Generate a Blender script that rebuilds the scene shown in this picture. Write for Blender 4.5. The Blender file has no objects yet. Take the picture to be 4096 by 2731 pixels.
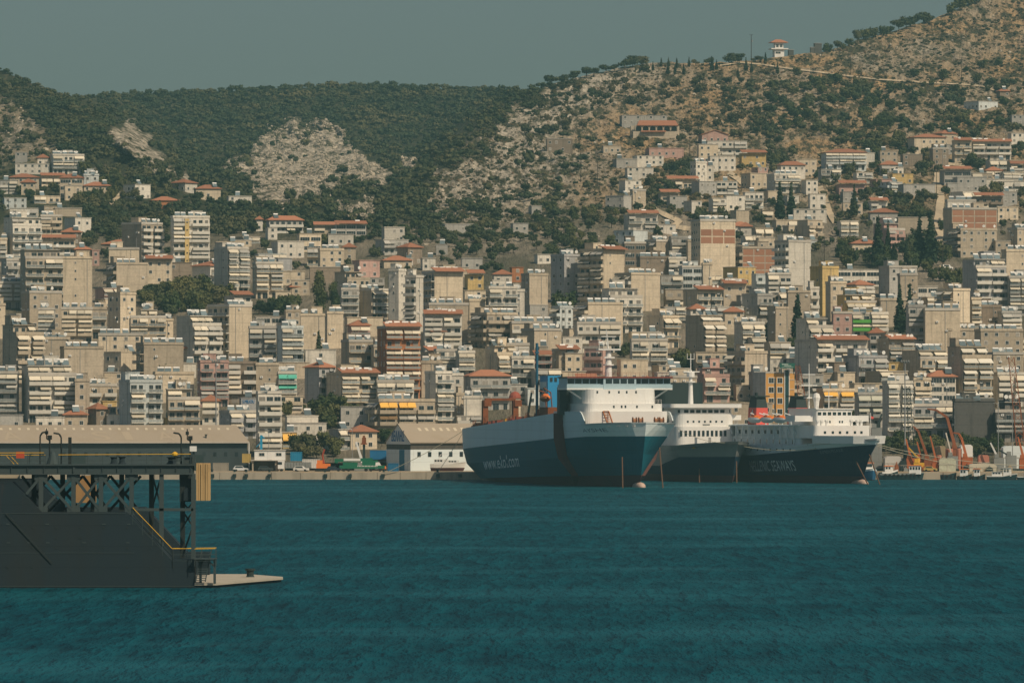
import bpy, math, random
import numpy as np
from mathutils import Vector, noise as mnoise
R = math.radians
rnd = random.Random(7)
scene = bpy.context.scene
COL = scene.collection
F, CX, HY, CZ = 22400.0, 2048.0, 1622.0, 21.0      # focal length in photo pixels, image centre, horizon row, eye height

# ---------------------------------------------------------------- camera, light, sky
cam = bpy.data.cameras.new('camera')
cam.sensor_width = 36.0
cam.lens = 36.0 * F / 4096.0
cam.shift_y = (HY - 1365.5) / 4096.0
cam.clip_start = 5.0
cam.clip_end = 30000.0
camo = bpy.data.objects.new('camera', cam)
COL.objects.link(camo)
camo.location = (0, 0, CZ)
camo.rotation_euler = (R(90), 0, 0)
scene.camera = camo
scene.view_settings.view_transform = 'Standard'
scene.view_settings.look = 'None'
scene.view_settings.exposure = -0.10
scene.view_settings.gamma = 1.0

SUN_AZ, SUN_EL = 43.0, 46.0
to_sun = Vector((math.sin(R(SUN_AZ)) * math.cos(R(SUN_EL)), -math.cos(R(SUN_AZ)) * math.cos(R(SUN_EL)), math.sin(R(SUN_EL))))
sl = bpy.data.lights.new('sun', 'SUN')
sl.energy = 3.9
sl.angle = R(0.53)
sl.color = (1.0, 0.84, 0.62)
so = bpy.data.objects.new('sun', sl)
COL.objects.link(so)
so.rotation_euler = to_sun.to_track_quat('Z', 'Y').to_euler()
so.location = to_sun * 3000

world = bpy.data.worlds.new('World')
scene.world = world
world.use_nodes = True
wt = world.node_tree
wt.nodes.clear()
wo = wt.nodes.new('ShaderNodeOutputWorld')
bg = wt.nodes.new('ShaderNodeBackground')
sky = wt.nodes.new('ShaderNodeTexSky')
sky.sky_type = 'NISHITA'
sky.sun_disc = False
sky.sun_elevation = R(SUN_EL)
sky.sun_rotation = R(180 - SUN_AZ)
sky.air_density = 1.0
sky.dust_density = 3.0
sky.ozone_density = 2.0
tint = wt.nodes.new('ShaderNodeMix')
tint.data_type = 'RGBA'
tint.blend_type = 'MULTIPLY'
tint.inputs[0].default_value = 1.0
tint.inputs[7].default_value = (0.76, 0.76, 0.73, 1)
wt.links.new(sky.outputs[0], tint.inputs[6])
wt.links.new(tint.outputs[2], bg.inputs[0])
bg.inputs[1].default_value = 0.075
wt.links.new(bg.outputs[0], wo.inputs[0])

# ---------------------------------------------------------------- materials
MATS = {}
def nd(nt, typ, **kw):
    n = nt.nodes.new(typ)
    for k, v in kw.items():
        setattr(n, k, v)
    return n
def mix_rgb(nt, fac, a, b, mode='MIX'):
    m = nd(nt, 'ShaderNodeMix', data_type='RGBA', blend_type=mode)
    for i, v in ((0, fac), (6, a), (7, b)):
        if hasattr(v, 'is_output'):
            nt.links.new(v, m.inputs[i])
        elif i == 0:
            m.inputs[0].default_value = v
        else:
            m.inputs[i].default_value = (*v, 1)
    return m.outputs[2]
def noise_out(nt, vec, scale, detail=3.0, rough=0.55, sz=None):
    if sz is not None:
        mp = nd(nt, 'ShaderNodeMapping')
        mp.inputs['Scale'].default_value = sz
        nt.links.new(vec, mp.inputs[0])
        vec = mp.outputs[0]
    n = nd(nt, 'ShaderNodeTexNoise')
    n.inputs['Scale'].default_value = scale
    n.inputs['Detail'].default_value = detail
    n.inputs['Roughness'].default_value = rough
    nt.links.new(vec, n.inputs['Vector'])
    return n.outputs['Fac']
def ramp(nt, fac, p0, p1, c0=(0, 0, 0), c1=(1, 1, 1)):
    r = nd(nt, 'ShaderNodeValToRGB')
    r.color_ramp.elements[0].position = p0
    r.color_ramp.elements[1].position = p1
    r.color_ramp.elements[0].color = (*c0, 1)
    r.color_ramp.elements[1].color = (*c1, 1)
    nt.links.new(fac, r.inputs[0])
    return r.outputs[0]
def mat(name, col, rough=0.8, metal=0.0, dirt=0.0, dcol=(0.2, 0.15, 0.1), scale=0.35, streak=True, vary=0.0, spec=0.3, bump=0.0, rust=0.0):
    """plain painted / plastered surface with weathering that follows the surface in metres"""
    if name in MATS:
        return MATS[name]
    m = bpy.data.materials.new(name)
    m.use_nodes = True
    nt = m.node_tree
    b = nt.nodes['Principled BSDF']
    b.inputs['Base Color'].default_value = (*col, 1)
    b.inputs['Roughness'].default_value = rough
    b.inputs['Metallic'].default_value = metal
    b.inputs['Specular IOR Level'].default_value = spec
    c = None
    if dirt > 0:
        g = nd(nt, 'ShaderNodeNewGeometry')
        f1 = ramp(nt, noise_out(nt, g.outputs['Position'], scale, 5, 0.65, (1, 1, 0.25) if streak else None), 0.48, 0.72)
        mul = nd(nt, 'ShaderNodeMath', operation='MULTIPLY')
        nt.links.new(f1, mul.inputs[0])
        mul.inputs[1].default_value = dirt
        c = mix_rgb(nt, mul.outputs[0], col, dcol)
    if rust > 0:
        g = nd(nt, 'ShaderNodeNewGeometry')
        f1 = ramp(nt, noise_out(nt, g.outputs['Position'], 1.0, 5, 0.7, (0.9, 0.9, 0.06)), 0.60, 0.72)
        f2 = ramp(nt, noise_out(nt, g.outputs['Position'], 0.09, 3, 0.6), 0.45, 0.65)
        mul = nd(nt, 'ShaderNodeMath', operation='MULTIPLY')
        nt.links.new(f1, mul.inputs[0])
        nt.links.new(f2, mul.inputs[1])
        mu2 = nd(nt, 'ShaderNodeMath', operation='MULTIPLY')
        nt.links.new(mul.outputs[0], mu2.inputs[0])
        mu2.inputs[1].default_value = rust
        c = mix_rgb(nt, mu2.outputs[0], c if c is not None else col, (0.13, 0.055, 0.025))
        sx = nd(nt, 'ShaderNodeSeparateXYZ')
        nt.links.new(g.outputs['Position'], sx.inputs[0])
        pp = nd(nt, 'ShaderNodeMath', operation='PINGPONG')
        nt.links.new(sx.outputs['Z'], pp.inputs[0])
        pp.inputs[1].default_value = 1.2
        c = mix_rgb(nt, 1.0, c, ramp(nt, pp.outputs[0], 0.0, 0.10, (0.78, 0.78, 0.78), (1, 1, 1)), 'MULTIPLY')
    if vary > 0:
        oi = nd(nt, 'ShaderNodeObjectInfo')
        mr = nd(nt, 'ShaderNodeMapRange')
        mr.inputs['To Min'].default_value = 1 - vary
        mr.inputs['To Max'].default_value = 1 + vary
        nt.links.new(oi.outputs['Random'], mr.inputs[0])
        h = nd(nt, 'ShaderNodeHueSaturation')
        h.inputs['Color'].default_value = (*col, 1)
        if c is not None:
            nt.links.new(c, h.inputs['Color'])
        nt.links.new(mr.outputs[0], h.inputs['Value'])
        c = h.outputs[0]
    if c is not None:
        nt.links.new(c, b.inputs['Base Color'])
    if bump > 0:
        g = nd(nt, 'ShaderNodeNewGeometry')
        bp = nd(nt, 'ShaderNodeBump')
        bp.inputs['Distance'].default_value = bump
        nt.links.new(noise_out(nt, g.outputs['Position'], 0.8, 4), bp.inputs['Height'])
        nt.links.new(bp.outputs[0], b.inputs['Normal'])
    MATS[name] = m
    return m

# ---------------------------------------------------------------- mesh builder
class MB:
    def __init__(s):
        s.v, s.f, s.m = [], [], []
    def face(s, pts, mi=0):
        n = len(s.v)
        s.v += [tuple(p) for p in pts]
        s.f.append(tuple(range(n, n + len(pts))))
        s.m.append(mi)
    def box(s, x0, x1, y0, y1, z0, z1, mi=0, rot=0.0, at=None):
        P = [(x0, y0, z0), (x1, y0, z0), (x1, y1, z0), (x0, y1, z0), (x0, y0, z1), (x1, y0, z1), (x1, y1, z1), (x0, y1, z1)]
        if rot or at:
            c, si = math.cos(rot), math.sin(rot)
            ax, ay, az = at or (0, 0, 0)
            P = [(ax + x * c - y * si, ay + x * si + y * c, az + z) for x, y, z in P]
        n = len(s.v)
        s.v += P
        for q in ((0, 3, 2, 1), (4, 5, 6, 7), (0, 1, 5, 4), (1, 2, 6, 5), (2, 3, 7, 6), (3, 0, 4, 7)):
            s.f.append(tuple(n + i for i in q))
            s.m.append(mi)
        return s
    def beam(s, p, q, w, h=None, mi=0, n=4, w2=None):
        p, q = Vector(p), Vector(q)
        d = (q - p).normalized()
        up = Vector((0, 0, 1)) if abs(d.z) < 0.95 else Vector((0, 1, 0))
        a = d.cross(up).normalized()
        b = a.cross(d).normalized()
        h = h or w
        k = (w2 / w) if w2 else 1.0
        b0 = len(s.v)
        for i, (c, sc) in enumerate(((p, 1.0), (q, k))):
            for j in range(n):
                t = 2 * math.pi * (j + 0.5) / n
                r = 0.7071 if n == 4 else 0.5
                s.v.append(tuple(c + a * (math.cos(t) * w * r * sc) + b * (math.sin(t) * h * r * sc)))
        for j in range(n):
            k2 = (j + 1) % n
            s.f.append((b0 + j, b0 + k2, b0 + n + k2, b0 + n + j))
            s.m.append(mi)
        s.f.append(tuple(b0 + j for j in reversed(range(n))))
        s.m.append(mi)
        s.f.append(tuple(b0 + n + j for j in range(n)))
        s.m.append(mi)
        return s
    def path(s, pts, w, mi=0, n=5):
        for a, b in zip(pts, pts[1:]):
            s.beam(a, b, w, mi=mi, n=n)
        return s
    def prism(s, poly, y0, y1, mi=0):
        """polygon of (x, z) extruded along y"""
        n = len(poly)
        b0 = len(s.v)
        for y in (y0, y1):
            s.v += [(x, y, z) for x, z in poly]
        s.f.append(tuple(b0 + i for i in range(n)))
        s.f.append(tuple(b0 + n + i for i in reversed(range(n))))
        s.m += [mi, mi]
        for i in range(n):
            j = (i + 1) % n
            s.f.append((b0 + j, b0 + i, b0 + n + i, b0 + n + j))
            s.m.append(mi)
        return s
    def slab(s, poly, z0, z1, mi=0):
        """polygon of (x, y) extruded along z"""
        n = len(poly)
        b0 = len(s.v)
        for z in (z0, z1):
            s.v += [(x, y, z) for x, y in poly]
        s.f.append(tuple(b0 + i for i in reversed(range(n))))
        s.f.append(tuple(b0 + n + i for i in range(n)))
        s.m += [mi, mi]
        for i in range(n):
            j = (i + 1) % n
            s.f.append((b0 + i, b0 + j, b0 + n + j, b0 + n + i))
            s.m.append(mi)
        return s
    def lathe(s, c, prof, n=12, mi=0, axis='z'):
        b0 = len(s.v)
        for r, h in prof:
            for j in range(n):
                t = 2 * math.pi * j / n
                a, b = r * math.cos(t), r * math.sin(t)
                p = (a, b, h) if axis == 'z' else ((h, a, b) if axis == 'x' else (a, h, b))
                s.v.append((c[0] + p[0], c[1] + p[1], c[2] + p[2]))
        for i in range(len(prof) - 1):
            for j in range(n):
                k = (j + 1) % n
                s.f.append((b0 + i * n + j, b0 + i * n + k, b0 + (i + 1) * n + k, b0 + (i + 1) * n + j))
                s.m.append(mi)
        s.f.append(tuple(b0 + j for j in reversed(range(n))))
        s.f.append(tuple(b0 + (len(prof) - 1) * n + j for j in range(n)))
        s.m += [mi, mi]
        return s
    def mesh(s, name, mats, smooth=False):
        me = bpy.data.meshes.new(name)
        me.from_pydata(s.v, [], s.f)
        for m in (mats if isinstance(mats, (list, tuple)) else [mats]):
            me.materials.append(m)
        if any(s.m):
            me.polygons.foreach_set('material_index', s.m)
        if smooth:
            me.polygons.foreach_set('use_smooth', [True] * len(s.f))
        me.update()
        return me
    def build(s, name, mats, parent=None, smooth=False, loc=None, rz=0.0, fix=True):
        me = s.mesh(name, mats, smooth)
        if fix:
            import bmesh
            bm = bmesh.new()
            bm.from_mesh(me)
            bmesh.ops.recalc_face_normals(bm, faces=bm.faces)
            bm.to_mesh(me)
            bm.free()
        return put(name, me, parent, loc, rz)
def put(name, me, parent=None, loc=None, rz=0.0, scale=None):
    o = bpy.data.objects.new(name, me)
    COL.objects.link(o)
    if parent is not None:
        o.parent = parent
    if loc is not None:
        o.location = loc
    if rz:
        o.rotation_euler = (0, 0, rz)
    if scale is not None:
        o.scale = scale
    return o
def tag(o, label, cat, group=None, kind=None):
    if label:
        o['label'] = label
    if cat:
        o['category'] = cat
    if group:
        o['group'] = group
    if kind:
        o['kind'] = kind
    return o
def thing(name, label, cat, loc=(0, 0, 0), rz=0.0, group=None):
    o = bpy.data.objects.new(name, None)
    COL.objects.link(o)
    o.location = loc
    o.rotation_euler = (0, 0, rz)
    o.empty_display_size = 1.0
    return tag(o, label, cat, group)

# ---------------------------------------------------------------- where things stand
def P(px, py, d):
    """world point at distance d that shows at photo pixel (px, py)"""
    return Vector(((px - CX) / F * d, d, CZ + (HY - py) / F * d))
def sst(a, b, x):
    t = min(1.0, max(0.0, (x - a) / (b - a)))
    return t * t * (3 - 2 * t)
GY = [2000, 1886, 1868, 1845, 1800, 1700, 1600, 1500, 1400, 1300, 1200, 1100, 1000, 900, 800, 700, 600, 500, 400, 300, 200, 100, 0, -200]
GD = [1590, 1595, 1612, 1628, 1652, 1700, 1760, 1830, 1910, 2000, 2100, 2205, 2320, 2440, 2560, 2680, 2800, 2920, 3040, 3160, 3280, 3400, 3500, 3700]
SX = [-600, -200, 0, 90, 150, 200, 300, 420, 560, 900, 1150, 1300, 1450, 1600, 1900, 2060, 2150, 2200, 2300, 2400, 2520, 2600, 2680, 2760, 2900, 3060, 3130, 3200, 3290, 3380, 3430, 3560, 3640, 3720, 3800, 3880, 4096, 4300, 4800]
SY = [260, 255, 282, 318, 345, 372, 395, 388, 382, 366, 352, 346, 345, 350, 360, 366, 360, 338, 312, 290, 264, 252, 250, 254, 250, 238, 226, 216, 208, 186, 160, 128, 104, 84, 50, 14, -60, -110, -160]
def skyline(x):
    return float(np.interp(x, SX, SY))
def extra(x, y):
    lx = np.interp(y, [340, 360, 500, 700, 850, 950], [2190, 2150, 1960, 1750, 1660, 1620])
    ll = np.interp(y, [280, 370, 500, 700, 800, 900], [20, 190, 400, 620, 700, 760])
    return 800.0 * sst(0, 230, lx - x) * sst(0, 260, x - ll) * sst(40, 380, 900 - y)
def crag(x, y):
    """how far the limestone crags stand out of the wooded valley (0..1)"""
    k = 0.0
    if x > 1800 or y > 900 or y < 450:
        return 0.0
    nx = 34 * mnoise.fractal(Vector((x * 0.016, y * 0.016, 2.0)), 1.0, 2.0, 4)
    ny = 34 * mnoise.fractal(Vector((x * 0.016, y * 0.016, 7.0)), 1.0, 2.0, 4)
    for cx, cy, rx, ry, sl_ in CRAGS:
        dx, dy = (x + nx - cx), (y + ny - cy)
        dx -= sl_ * dy
        q = (dx / rx) ** 2 + (dy / ry) ** 2
        k = max(k, 1 - q)
    return max(0.0, k)
CRAGS = [(1200, 650, 220, 175, -0.1), (1290, 545, 100, 70, 0), (1405, 640, 55, 100, 0.4), (1110, 760, 110, 95, 0), (960, 670, 95, 42, -0.3),
         (520, 560, 85, 75, 0.5), (610, 640, 62, 75, 0.6), (690, 705, 75, 40, 0.7), (1500, 695, 75, 45, -0.6), (1420, 840, 90, 45, -0.5), (1625, 660, 30, 36, -0.5)]
def ground_d(x, y):
    base = float(np.interp(-y, [-v for v in GY], GD))
    return base + extra(x, y)
def gpt(px, py):
    return P(px, py, ground_d(px, py))
# ---------------------------------------------------------------- lettering outlines (made first, while the scene is small)
TXT = {}
def make_texts(lst):
    obs = []
    for s in lst:
        cu = bpy.data.curves.new('lettering', 'FONT')
        cu.body = s
        cu.resolution_u = 3
        ob = bpy.data.objects.new('lettering', cu)
        COL.objects.link(ob)
        obs.append(ob)
    bpy.context.view_layer.update()
    dg = bpy.context.evaluated_depsgraph_get()
    for s, ob in zip(lst, obs):
        me = bpy.data.meshes.new_from_object(ob.evaluated_get(dg))
        TXT[s] = ([(v.co.x, v.co.y) for v in me.vertices], [tuple(p.vertices) for p in me.polygons])
        bpy.data.meshes.remove(me)
    for ob in obs:
        cu = ob.data
        bpy.data.objects.remove(ob)
        bpy.data.curves.remove(cu)
    bpy.context.view_layer.update()
make_texts(['EKOL', 'www.ekol.com', 'AYSHE', 'HELLENIC SEAWAYS', 'EXPRESS PEGASUS', 'ΔΕΛΛΗΣ', 'S.MILIOU', 'A', 'S', 'I', 'OFFICES'])
# ---------------------------------------------------------------- terrain, water, quay
def fbm(x, y, z=0.0, o=4):
    return mnoise.fractal(Vector((x, y, z)), 1.0, 2.0, o, noise_basis='PERLIN_ORIGINAL')
def rockmask(x, y):
    """share of bare rock / soil on the hillside, 0 = wood or scrub"""
    k = min(1.0, crag(x, y) * 2.2)
    lx = float(np.interp(y, [340, 360, 500, 700, 850, 950], [2190, 2150, 1960, 1750, 1660, 1620]))
    lx += 150 * fbm(x * 0.010, y * 0.012, 5.0, 5)
    k = max(k, sst(-40, 110, x - lx) * sst(0, 120, 1080 - y))
    ll = float(np.interp(y, [330, 370, 500, 700, 800], [0, 40, 200, 330, 300]))
    k = max(k, 0.8 * sst(0, 60, ll - x) * sst(0, 30, y - 370) * sst(0, 80, 700 - y))
    return k
def terr_d(x, y, t=0.5):
    """ground distance with the roughness of the hillside"""
    hill = sst(0, 200, 1150 - y)
    if hill <= 0:
        return ground_d(x, y)
    cg = crag(x, y)
    rk = rockmask(x, y)
    a = (4 + 20 * min(rk, 1) * (0.35 + 0.65 * min(1, cg * 2))) * hill * min(1, (1 - t) * 12 + 0.25)
    return ground_d(x, y) - (60 * math.sqrt(cg) * hill + a * (fbm(x * 0.022, y * 0.03, 3.1, 5)) * 0.8 + cg * 14 * fbm(x * 0.06, y * 0.06, 4.0, 4) - (cg ** 0.5 * 12 + 7 * rk * hill) * abs(fbm(x * 0.03, y * 0.022, 13.0, 4)) - (cg ** 0.5 * 60 + 22 * rk * hill) * (0.4 - abs(fbm(x * 0.0105, y * 0.0075, 17.0, 3))))
def build_terrain():
    cols = list(range(-600, 4801, 10))
    nr = 290
    nv = len(cols)
    V = np.zeros(((nr + 4) * nv, 3))
    K = np.zeros(((nr + 4) * nv, 4))
    K[:, 3] = 1
    for i, x in enumerate(cols):
        ys = skyline(x) + 4 * fbm(x * 0.03, 1.7)
        for r in range(nr):
            t = r / (nr - 1)
            y = 1850 + (ys - 1850) * t
            d = terr_d(x, y, t)
            rk = rockmask(x, y)
            p = P(x, y, d)
            V[r * nv + i] = p
            urb = sst(0, 160, y - (860 if x < 2200 else 760))
            qs = sst(0, 12, y - 1868)
            soil = max(0.0, min(1.0, 0.5 + fbm(x * 0.004, y * 0.006, 9.0) * 0.9)) * sst(0, 250, x - 2200)
            for cx, cy, rx, ry in ((3240, 585, 110, 36), (2450, 490, 190, 80), (2560, 530, 120, 80), (2330, 560, 120, 50), (2500, 400, 40, 90), (3150, 245, 260, 32), (3360, 300, 120, 18), (3520, 320, 60, 26), (3600, 345, 260, 14), (3900, 500, 150, 20)):
                soil = max(soil, sst(0, 0.8, 1.2 - ((x - cx) / rx) ** 2 - ((y - cy) / ry) ** 2) * 1.4)
            lx = float(np.interp(y, [340, 360, 500, 700, 850, 950], [2190, 2150, 1960, 1750, 1660, 1620]))
            pale = max(min(1.0, crag(x, y) * 3), sst(0, 60, x - lx) * sst(620, 180, x - lx) * sst(0, 120, 900 - y))
            K[r * nv + i] = (rk, max(urb, qs), min(1.0, soil) * (1 - pale), pale)
        for j, (dd, dz) in enumerate(((60, -6), (200, -40), (600, -160), (1500, -330))):
            q = Vector(V[(nr - 1) * nv + i])
            V[(nr + j) * nv + i] = (q.x * (q.y + dd) / q.y, q.y + dd, max(-5, q.z + dz))
            K[(nr + j) * nv + i] = K[(nr - 1) * nv + i]
    rows = nr + 4
    idx = np.arange(rows * nv).reshape(rows, nv)
    q = np.stack([idx[:-1, :-1], idx[:-1, 1:], idx[1:, 1:], idx[1:, :-1]], -1).reshape(-1, 4)
    me = bpy.data.meshes.new('hillside')
    me.from_pydata(V.tolist(), [], q.tolist())
    at = me.attributes.new('cover', 'FLOAT_COLOR', 'POINT')
    at.data.foreach_set('color', K.astype(np.float32).ravel())
    m = bpy.data.materials.new('hillside')
    m.use_nodes = True
    nt = m.node_tree
    b = nt.nodes['Principled BSDF']
    b.inputs['Roughness'].default_value = 0.95
    b.inputs['Specular IOR Level'].default_value = 0.1
    g = nd(nt, 'ShaderNodeNewGeometry')
    a = nd(nt, 'ShaderNodeAttribute', attribute_name='cover')
    sp = nd(nt, 'ShaderNodeSeparateColor')
    nt.links.new(a.outputs['Color'], sp.inputs[0])
    mp = nd(nt, 'ShaderNodeMapping')
    mp.inputs['Scale'].default_value = (1, 0.10, 1)
    nt.links.new(g.outputs['Position'], mp.inputs[0])
    pos = mp.outputs[0]
    n1 = noise_out(nt, pos, 0.30, 6, 0.7)
    n2 = noise_out(nt, pos, 0.035, 5, 0.65)
    n3 = noise_out(nt, pos, 0.55, 4, 0.7)
    rock = mix_rgb(nt, ramp(nt, n1, 0.38, 0.62), (0.15, 0.12, 0.085), (0.46, 0.40, 0.315))
    rock = mix_rgb(nt, ramp(nt, n2, 0.44, 0.62), rock, (0.35, 0.28, 0.19))
    n4 = noise_out(nt, pos, 0.10, 6, 0.75)
    lime = mix_rgb(nt, ramp(nt, n1, 0.36, 0.60), (0.20, 0.165, 0.12), (0.58, 0.505, 0.40))
    lime = mix_rgb(nt, ramp(nt, n4, 0.56, 0.68), lime, (0.13, 0.115, 0.08))
    rock = mix_rgb(nt, a.outputs['Alpha'], rock, lime)
    soilc = mix_rgb(nt, ramp(nt, n3, 0.36, 0.62), (0.19, 0.12, 0.06), (0.50, 0.34, 0.18))
    base = mix_rgb(nt, sp.outputs[2], rock, soilc)
    scrub = mix_rgb(nt, ramp(nt, n3, 0.4, 0.65), (0.05, 0.05, 0.026), (0.11, 0.095, 0.05))
    smask = ramp(nt, noise_out(nt, pos, 0.16, 5, 0.75), 0.485, 0.555)
    base = mix_rgb(nt, smask, base, scrub)
    wood = mix_rgb(nt, ramp(nt, n1, 0.5, 0.75), (0.045, 0.05, 0.025), (0.17, 0.14, 0.09))
    c = mix_rgb(nt, sp.outputs[0], wood, base)
    urbc = mix_rgb(nt, ramp(nt, n2, 0.4, 0.6), (0.30, 0.25, 0.19), (0.12, 0.11, 0.075))
    c = mix_rgb(nt, sp.outputs[1], c, urbc)
    nt.links.new(c, b.inputs['Base Color'])
    bp = nd(nt, 'ShaderNodeBump')
    bp.inputs['Distance'].default_value = 3.5
    bp.inputs['Strength'].default_value = 1.0
    nt.links.new(n1, bp.inputs['Height'])
    nt.links.new(bp.outputs[0], b.inputs['Normal'])
    me.materials.append(m)
    o = put('hills', me)
    o['kind'] = 'structure'
build_terrain()

def build_water():
    mb = MB()
    mb.face([(-9000, -500, 0), (9000, -500, 0), (9000, 12000, 0), (-9000, 12000, 0)])
    m = bpy.data.materials.new('sea_water')
    m.use_nodes = True
    nt = m.node_tree
    b = nt.nodes['Principled BSDF']
    g = nd(nt, 'ShaderNodeNewGeometry')
    pos = g.outputs['Position']
    n_big = noise_out(nt, pos, 1.0, 5, 0.65, (0.011, 0.015, 0.01))
    w1 = noise_out(nt, pos, 1.0, 4, 0.6, (0.30, 0.042, 0.1))
    w2 = noise_out(nt, pos, 1.0, 4, 0.62, (0.75, 0.11, 0.3))
    h = nd(nt, 'ShaderNodeMath', operation='MULTIPLY_ADD')
    nt.links.new(w2, h.inputs[0])
    h.inputs[1].default_value = 0.6
    nt.links.new(w1, h.inputs[2])
    c = mix_rgb(nt, ramp(nt, h.outputs[0], 0.62, 0.98), (0.0004, 0.030, 0.044), (0.0008, 0.071, 0.094))  # light and dark of the wavelets painted into the diffuse colour
    band = ramp(nt, n_big, 0.50, 0.66)
    df = nd(nt, 'ShaderNodeBsdfDiffuse')
    nt.links.new(mix_rgb(nt, band, c, (0.002, 0.078, 0.100)), df.inputs['Color'])  # paler sheen of the broad streaks put into the colour too
    gl = nd(nt, 'ShaderNodeBsdfGlossy')
    gl.inputs['Roughness'].default_value = 0.28
    gl.inputs['Color'].default_value = (0.75, 0.95, 1.0, 1)
    ad = nd(nt, 'ShaderNodeMath', operation='MULTIPLY_ADD')
    nt.links.new(band, ad.inputs[0])
    ad.inputs[1].default_value = 0.05
    ad.inputs[2].default_value = 0.08
    mxs = nd(nt, 'ShaderNodeMixShader')
    nt.links.new(ad.outputs[0], mxs.inputs[0])
    nt.links.new(df.outputs[0], mxs.inputs[1])
    nt.links.new(gl.outputs[0], mxs.inputs[2])
    nt.links.new(mxs.outputs[0], nt.nodes['Material Output'].inputs['Surface'])
    bp = nd(nt, 'ShaderNodeBump')
    bp.inputs['Strength'].default_value = 1.0
    bp.inputs['Distance'].default_value = 2.2
    nt.links.new(h.outputs[0], bp.inputs['Height'])
    nt.links.new(bp.outputs[0], gl.inputs['Normal'])
    nt.links.new(bp.outputs[0], df.inputs['Normal'])
    nt.nodes.remove(b)
    o = mb.build('water', m)
    o['kind'] = 'structure'
build_water()

M_conc = mat('quay_concrete', (0.40, 0.34, 0.26), 0.9, dirt=0.6, dcol=(0.14, 0.12, 0.09), scale=0.25)
M_dust = mat('quay_ground', (0.38, 0.30, 0.20), 0.95, dirt=0.6, dcol=(0.2, 0.17, 0.12), scale=0.12, streak=False)
def build_quay():
    mb = MB()
    x = -140.0
    r = random.Random(3)
    while x < 140:
        w = r.uniform(5, 9)
        if not (-14 < x < 92):
            y0 = 1594 + r.uniform(-0.25, 0.1)
            mb.box(x, x + w - 0.12, y0, 1600, -2, 2.05 + r.uniform(-0.12, 0.1))
        else:
            pass
        x += w
    o = mb.build('quay_wall', M_conc)
    o['kind'] = 'structure'
    mb = MB()
    mb.box(-200, -9, 1596.5, 1640, -2, 2.2)
    mb.box(-9, 95, 1616, 1640, -2, 2.2)
    mb.box(95, 200, 1596.5, 1640, -2, 2.2)
    o = mb.build('quay', M_dust)
    o['kind'] = 'structure'
build_quay()

def build_haze():
    mb = MB()
    mb.box(-4000, 4000, -300, 7000, -6.5, 430)
    m = bpy.data.materials.new('haze')
    m.use_nodes = True
    nt = m.node_tree
    nt.nodes.clear()
    out = nd(nt, 'ShaderNodeOutputMaterial')
    v = nd(nt, 'ShaderNodeVolumePrincipled')
    v.inputs['Color'].default_value = (0.40, 0.80, 0.86, 1)
    v.inputs['Density'].default_value = HAZE_D
    v.inputs['Anisotropy'].default_value = 0.0
    nt.links.new(v.outputs[0], out.inputs['Volume'])
    o = mb.build('haze', m)
    o['kind'] = 'stuff'
    o.visible_shadow = True
HAZE_D = 6.5e-5
build_haze()
# ---------------------------------------------------------------- the town: one line per building
# left edge, corner, right edge, top, foot (enlarged-tile pixels) colour left-face right-face roof | label
TILES = {'A1': (0, 550), 'A2': (1024, 550), 'A3': (2048, 550), 'A4': (3072, 550), 'B1': (0, 1150), 'B2': (1024, 1150),
         'B3': (2048, 1150), 'B4': (3072, 1150), 'C1': (0, 200), 'C3': (2048, 0), 'C4': (3072, 0)}
KT = 2.296
TOWN = {}
TOWN['C3'] = '''
1010 1010 1425 1062 1150 g x w f|long grey concrete building behind the arcaded restaurant
1745 1745 1985 1235 1310 p x w g|pink house with orange gabled roof standing highest of the right-hand village
1795 1795 2160 1296 1420 w x b f|white house with long balconies just below the pink gabled house
1260 1260 1580 1362 1440 p x w f
1700 1715 1895 1328 1450 c x w f
1110 1150 1395 1432 1520 w x w f|white cottage with a blue awning strip among trees on the slope
840 840 1000 1340 1410 t x w f|roofless stone hut on bare yellow ground below the restaurant
320 320 555 1275 1400 b x w f|dark ruined shed standing on bare ground left of the village
1820 1820 2055 1435 1570 w x w f
2090 2110 2335 1412 1530 y x w t|yellow house with brown brick upper floor and orange edge
1640 1690 1790 1497 1690 w w w f
960 960 1150 1460 1530 g x w f
1650 1650 1815 1460 1500 p x w n
'''
TOWN['C4'] = '''
1345 1345 1640 1262 1400 c x w h|cream villa with two orange tiled roofs above the dirt road
1525 1600 1735 1228 1350 t x w h
1715 1715 1870 1300 1480 c x b t
1880 1880 2235 1312 1470 w x b t|long white two-storey house with red canopy edge and white terrace wall
2235 2235 2400 1225 1320 w x w f
1815 1935 2120 930 1005 s w w f|pale blue-white cottage in trees high on the right hill
2130 2130 2220 840 890 b x w h
2240 2240 2400 1060 1150 g x w f
260 260 450 1466 1600 c x w f
530 530 905 1402 1560 s x a h|long pale house with red tiled lean-to roof left of the dirt road
890 890 980 1405 1530 w x w f
1030 1030 1190 1388 1500 t x w f
1640 1640 1730 1330 1420 g x w f
1240 1240 1420 1420 1530 b x w f
1515 1515 1660 1370 1520 b x w f
'''
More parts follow.
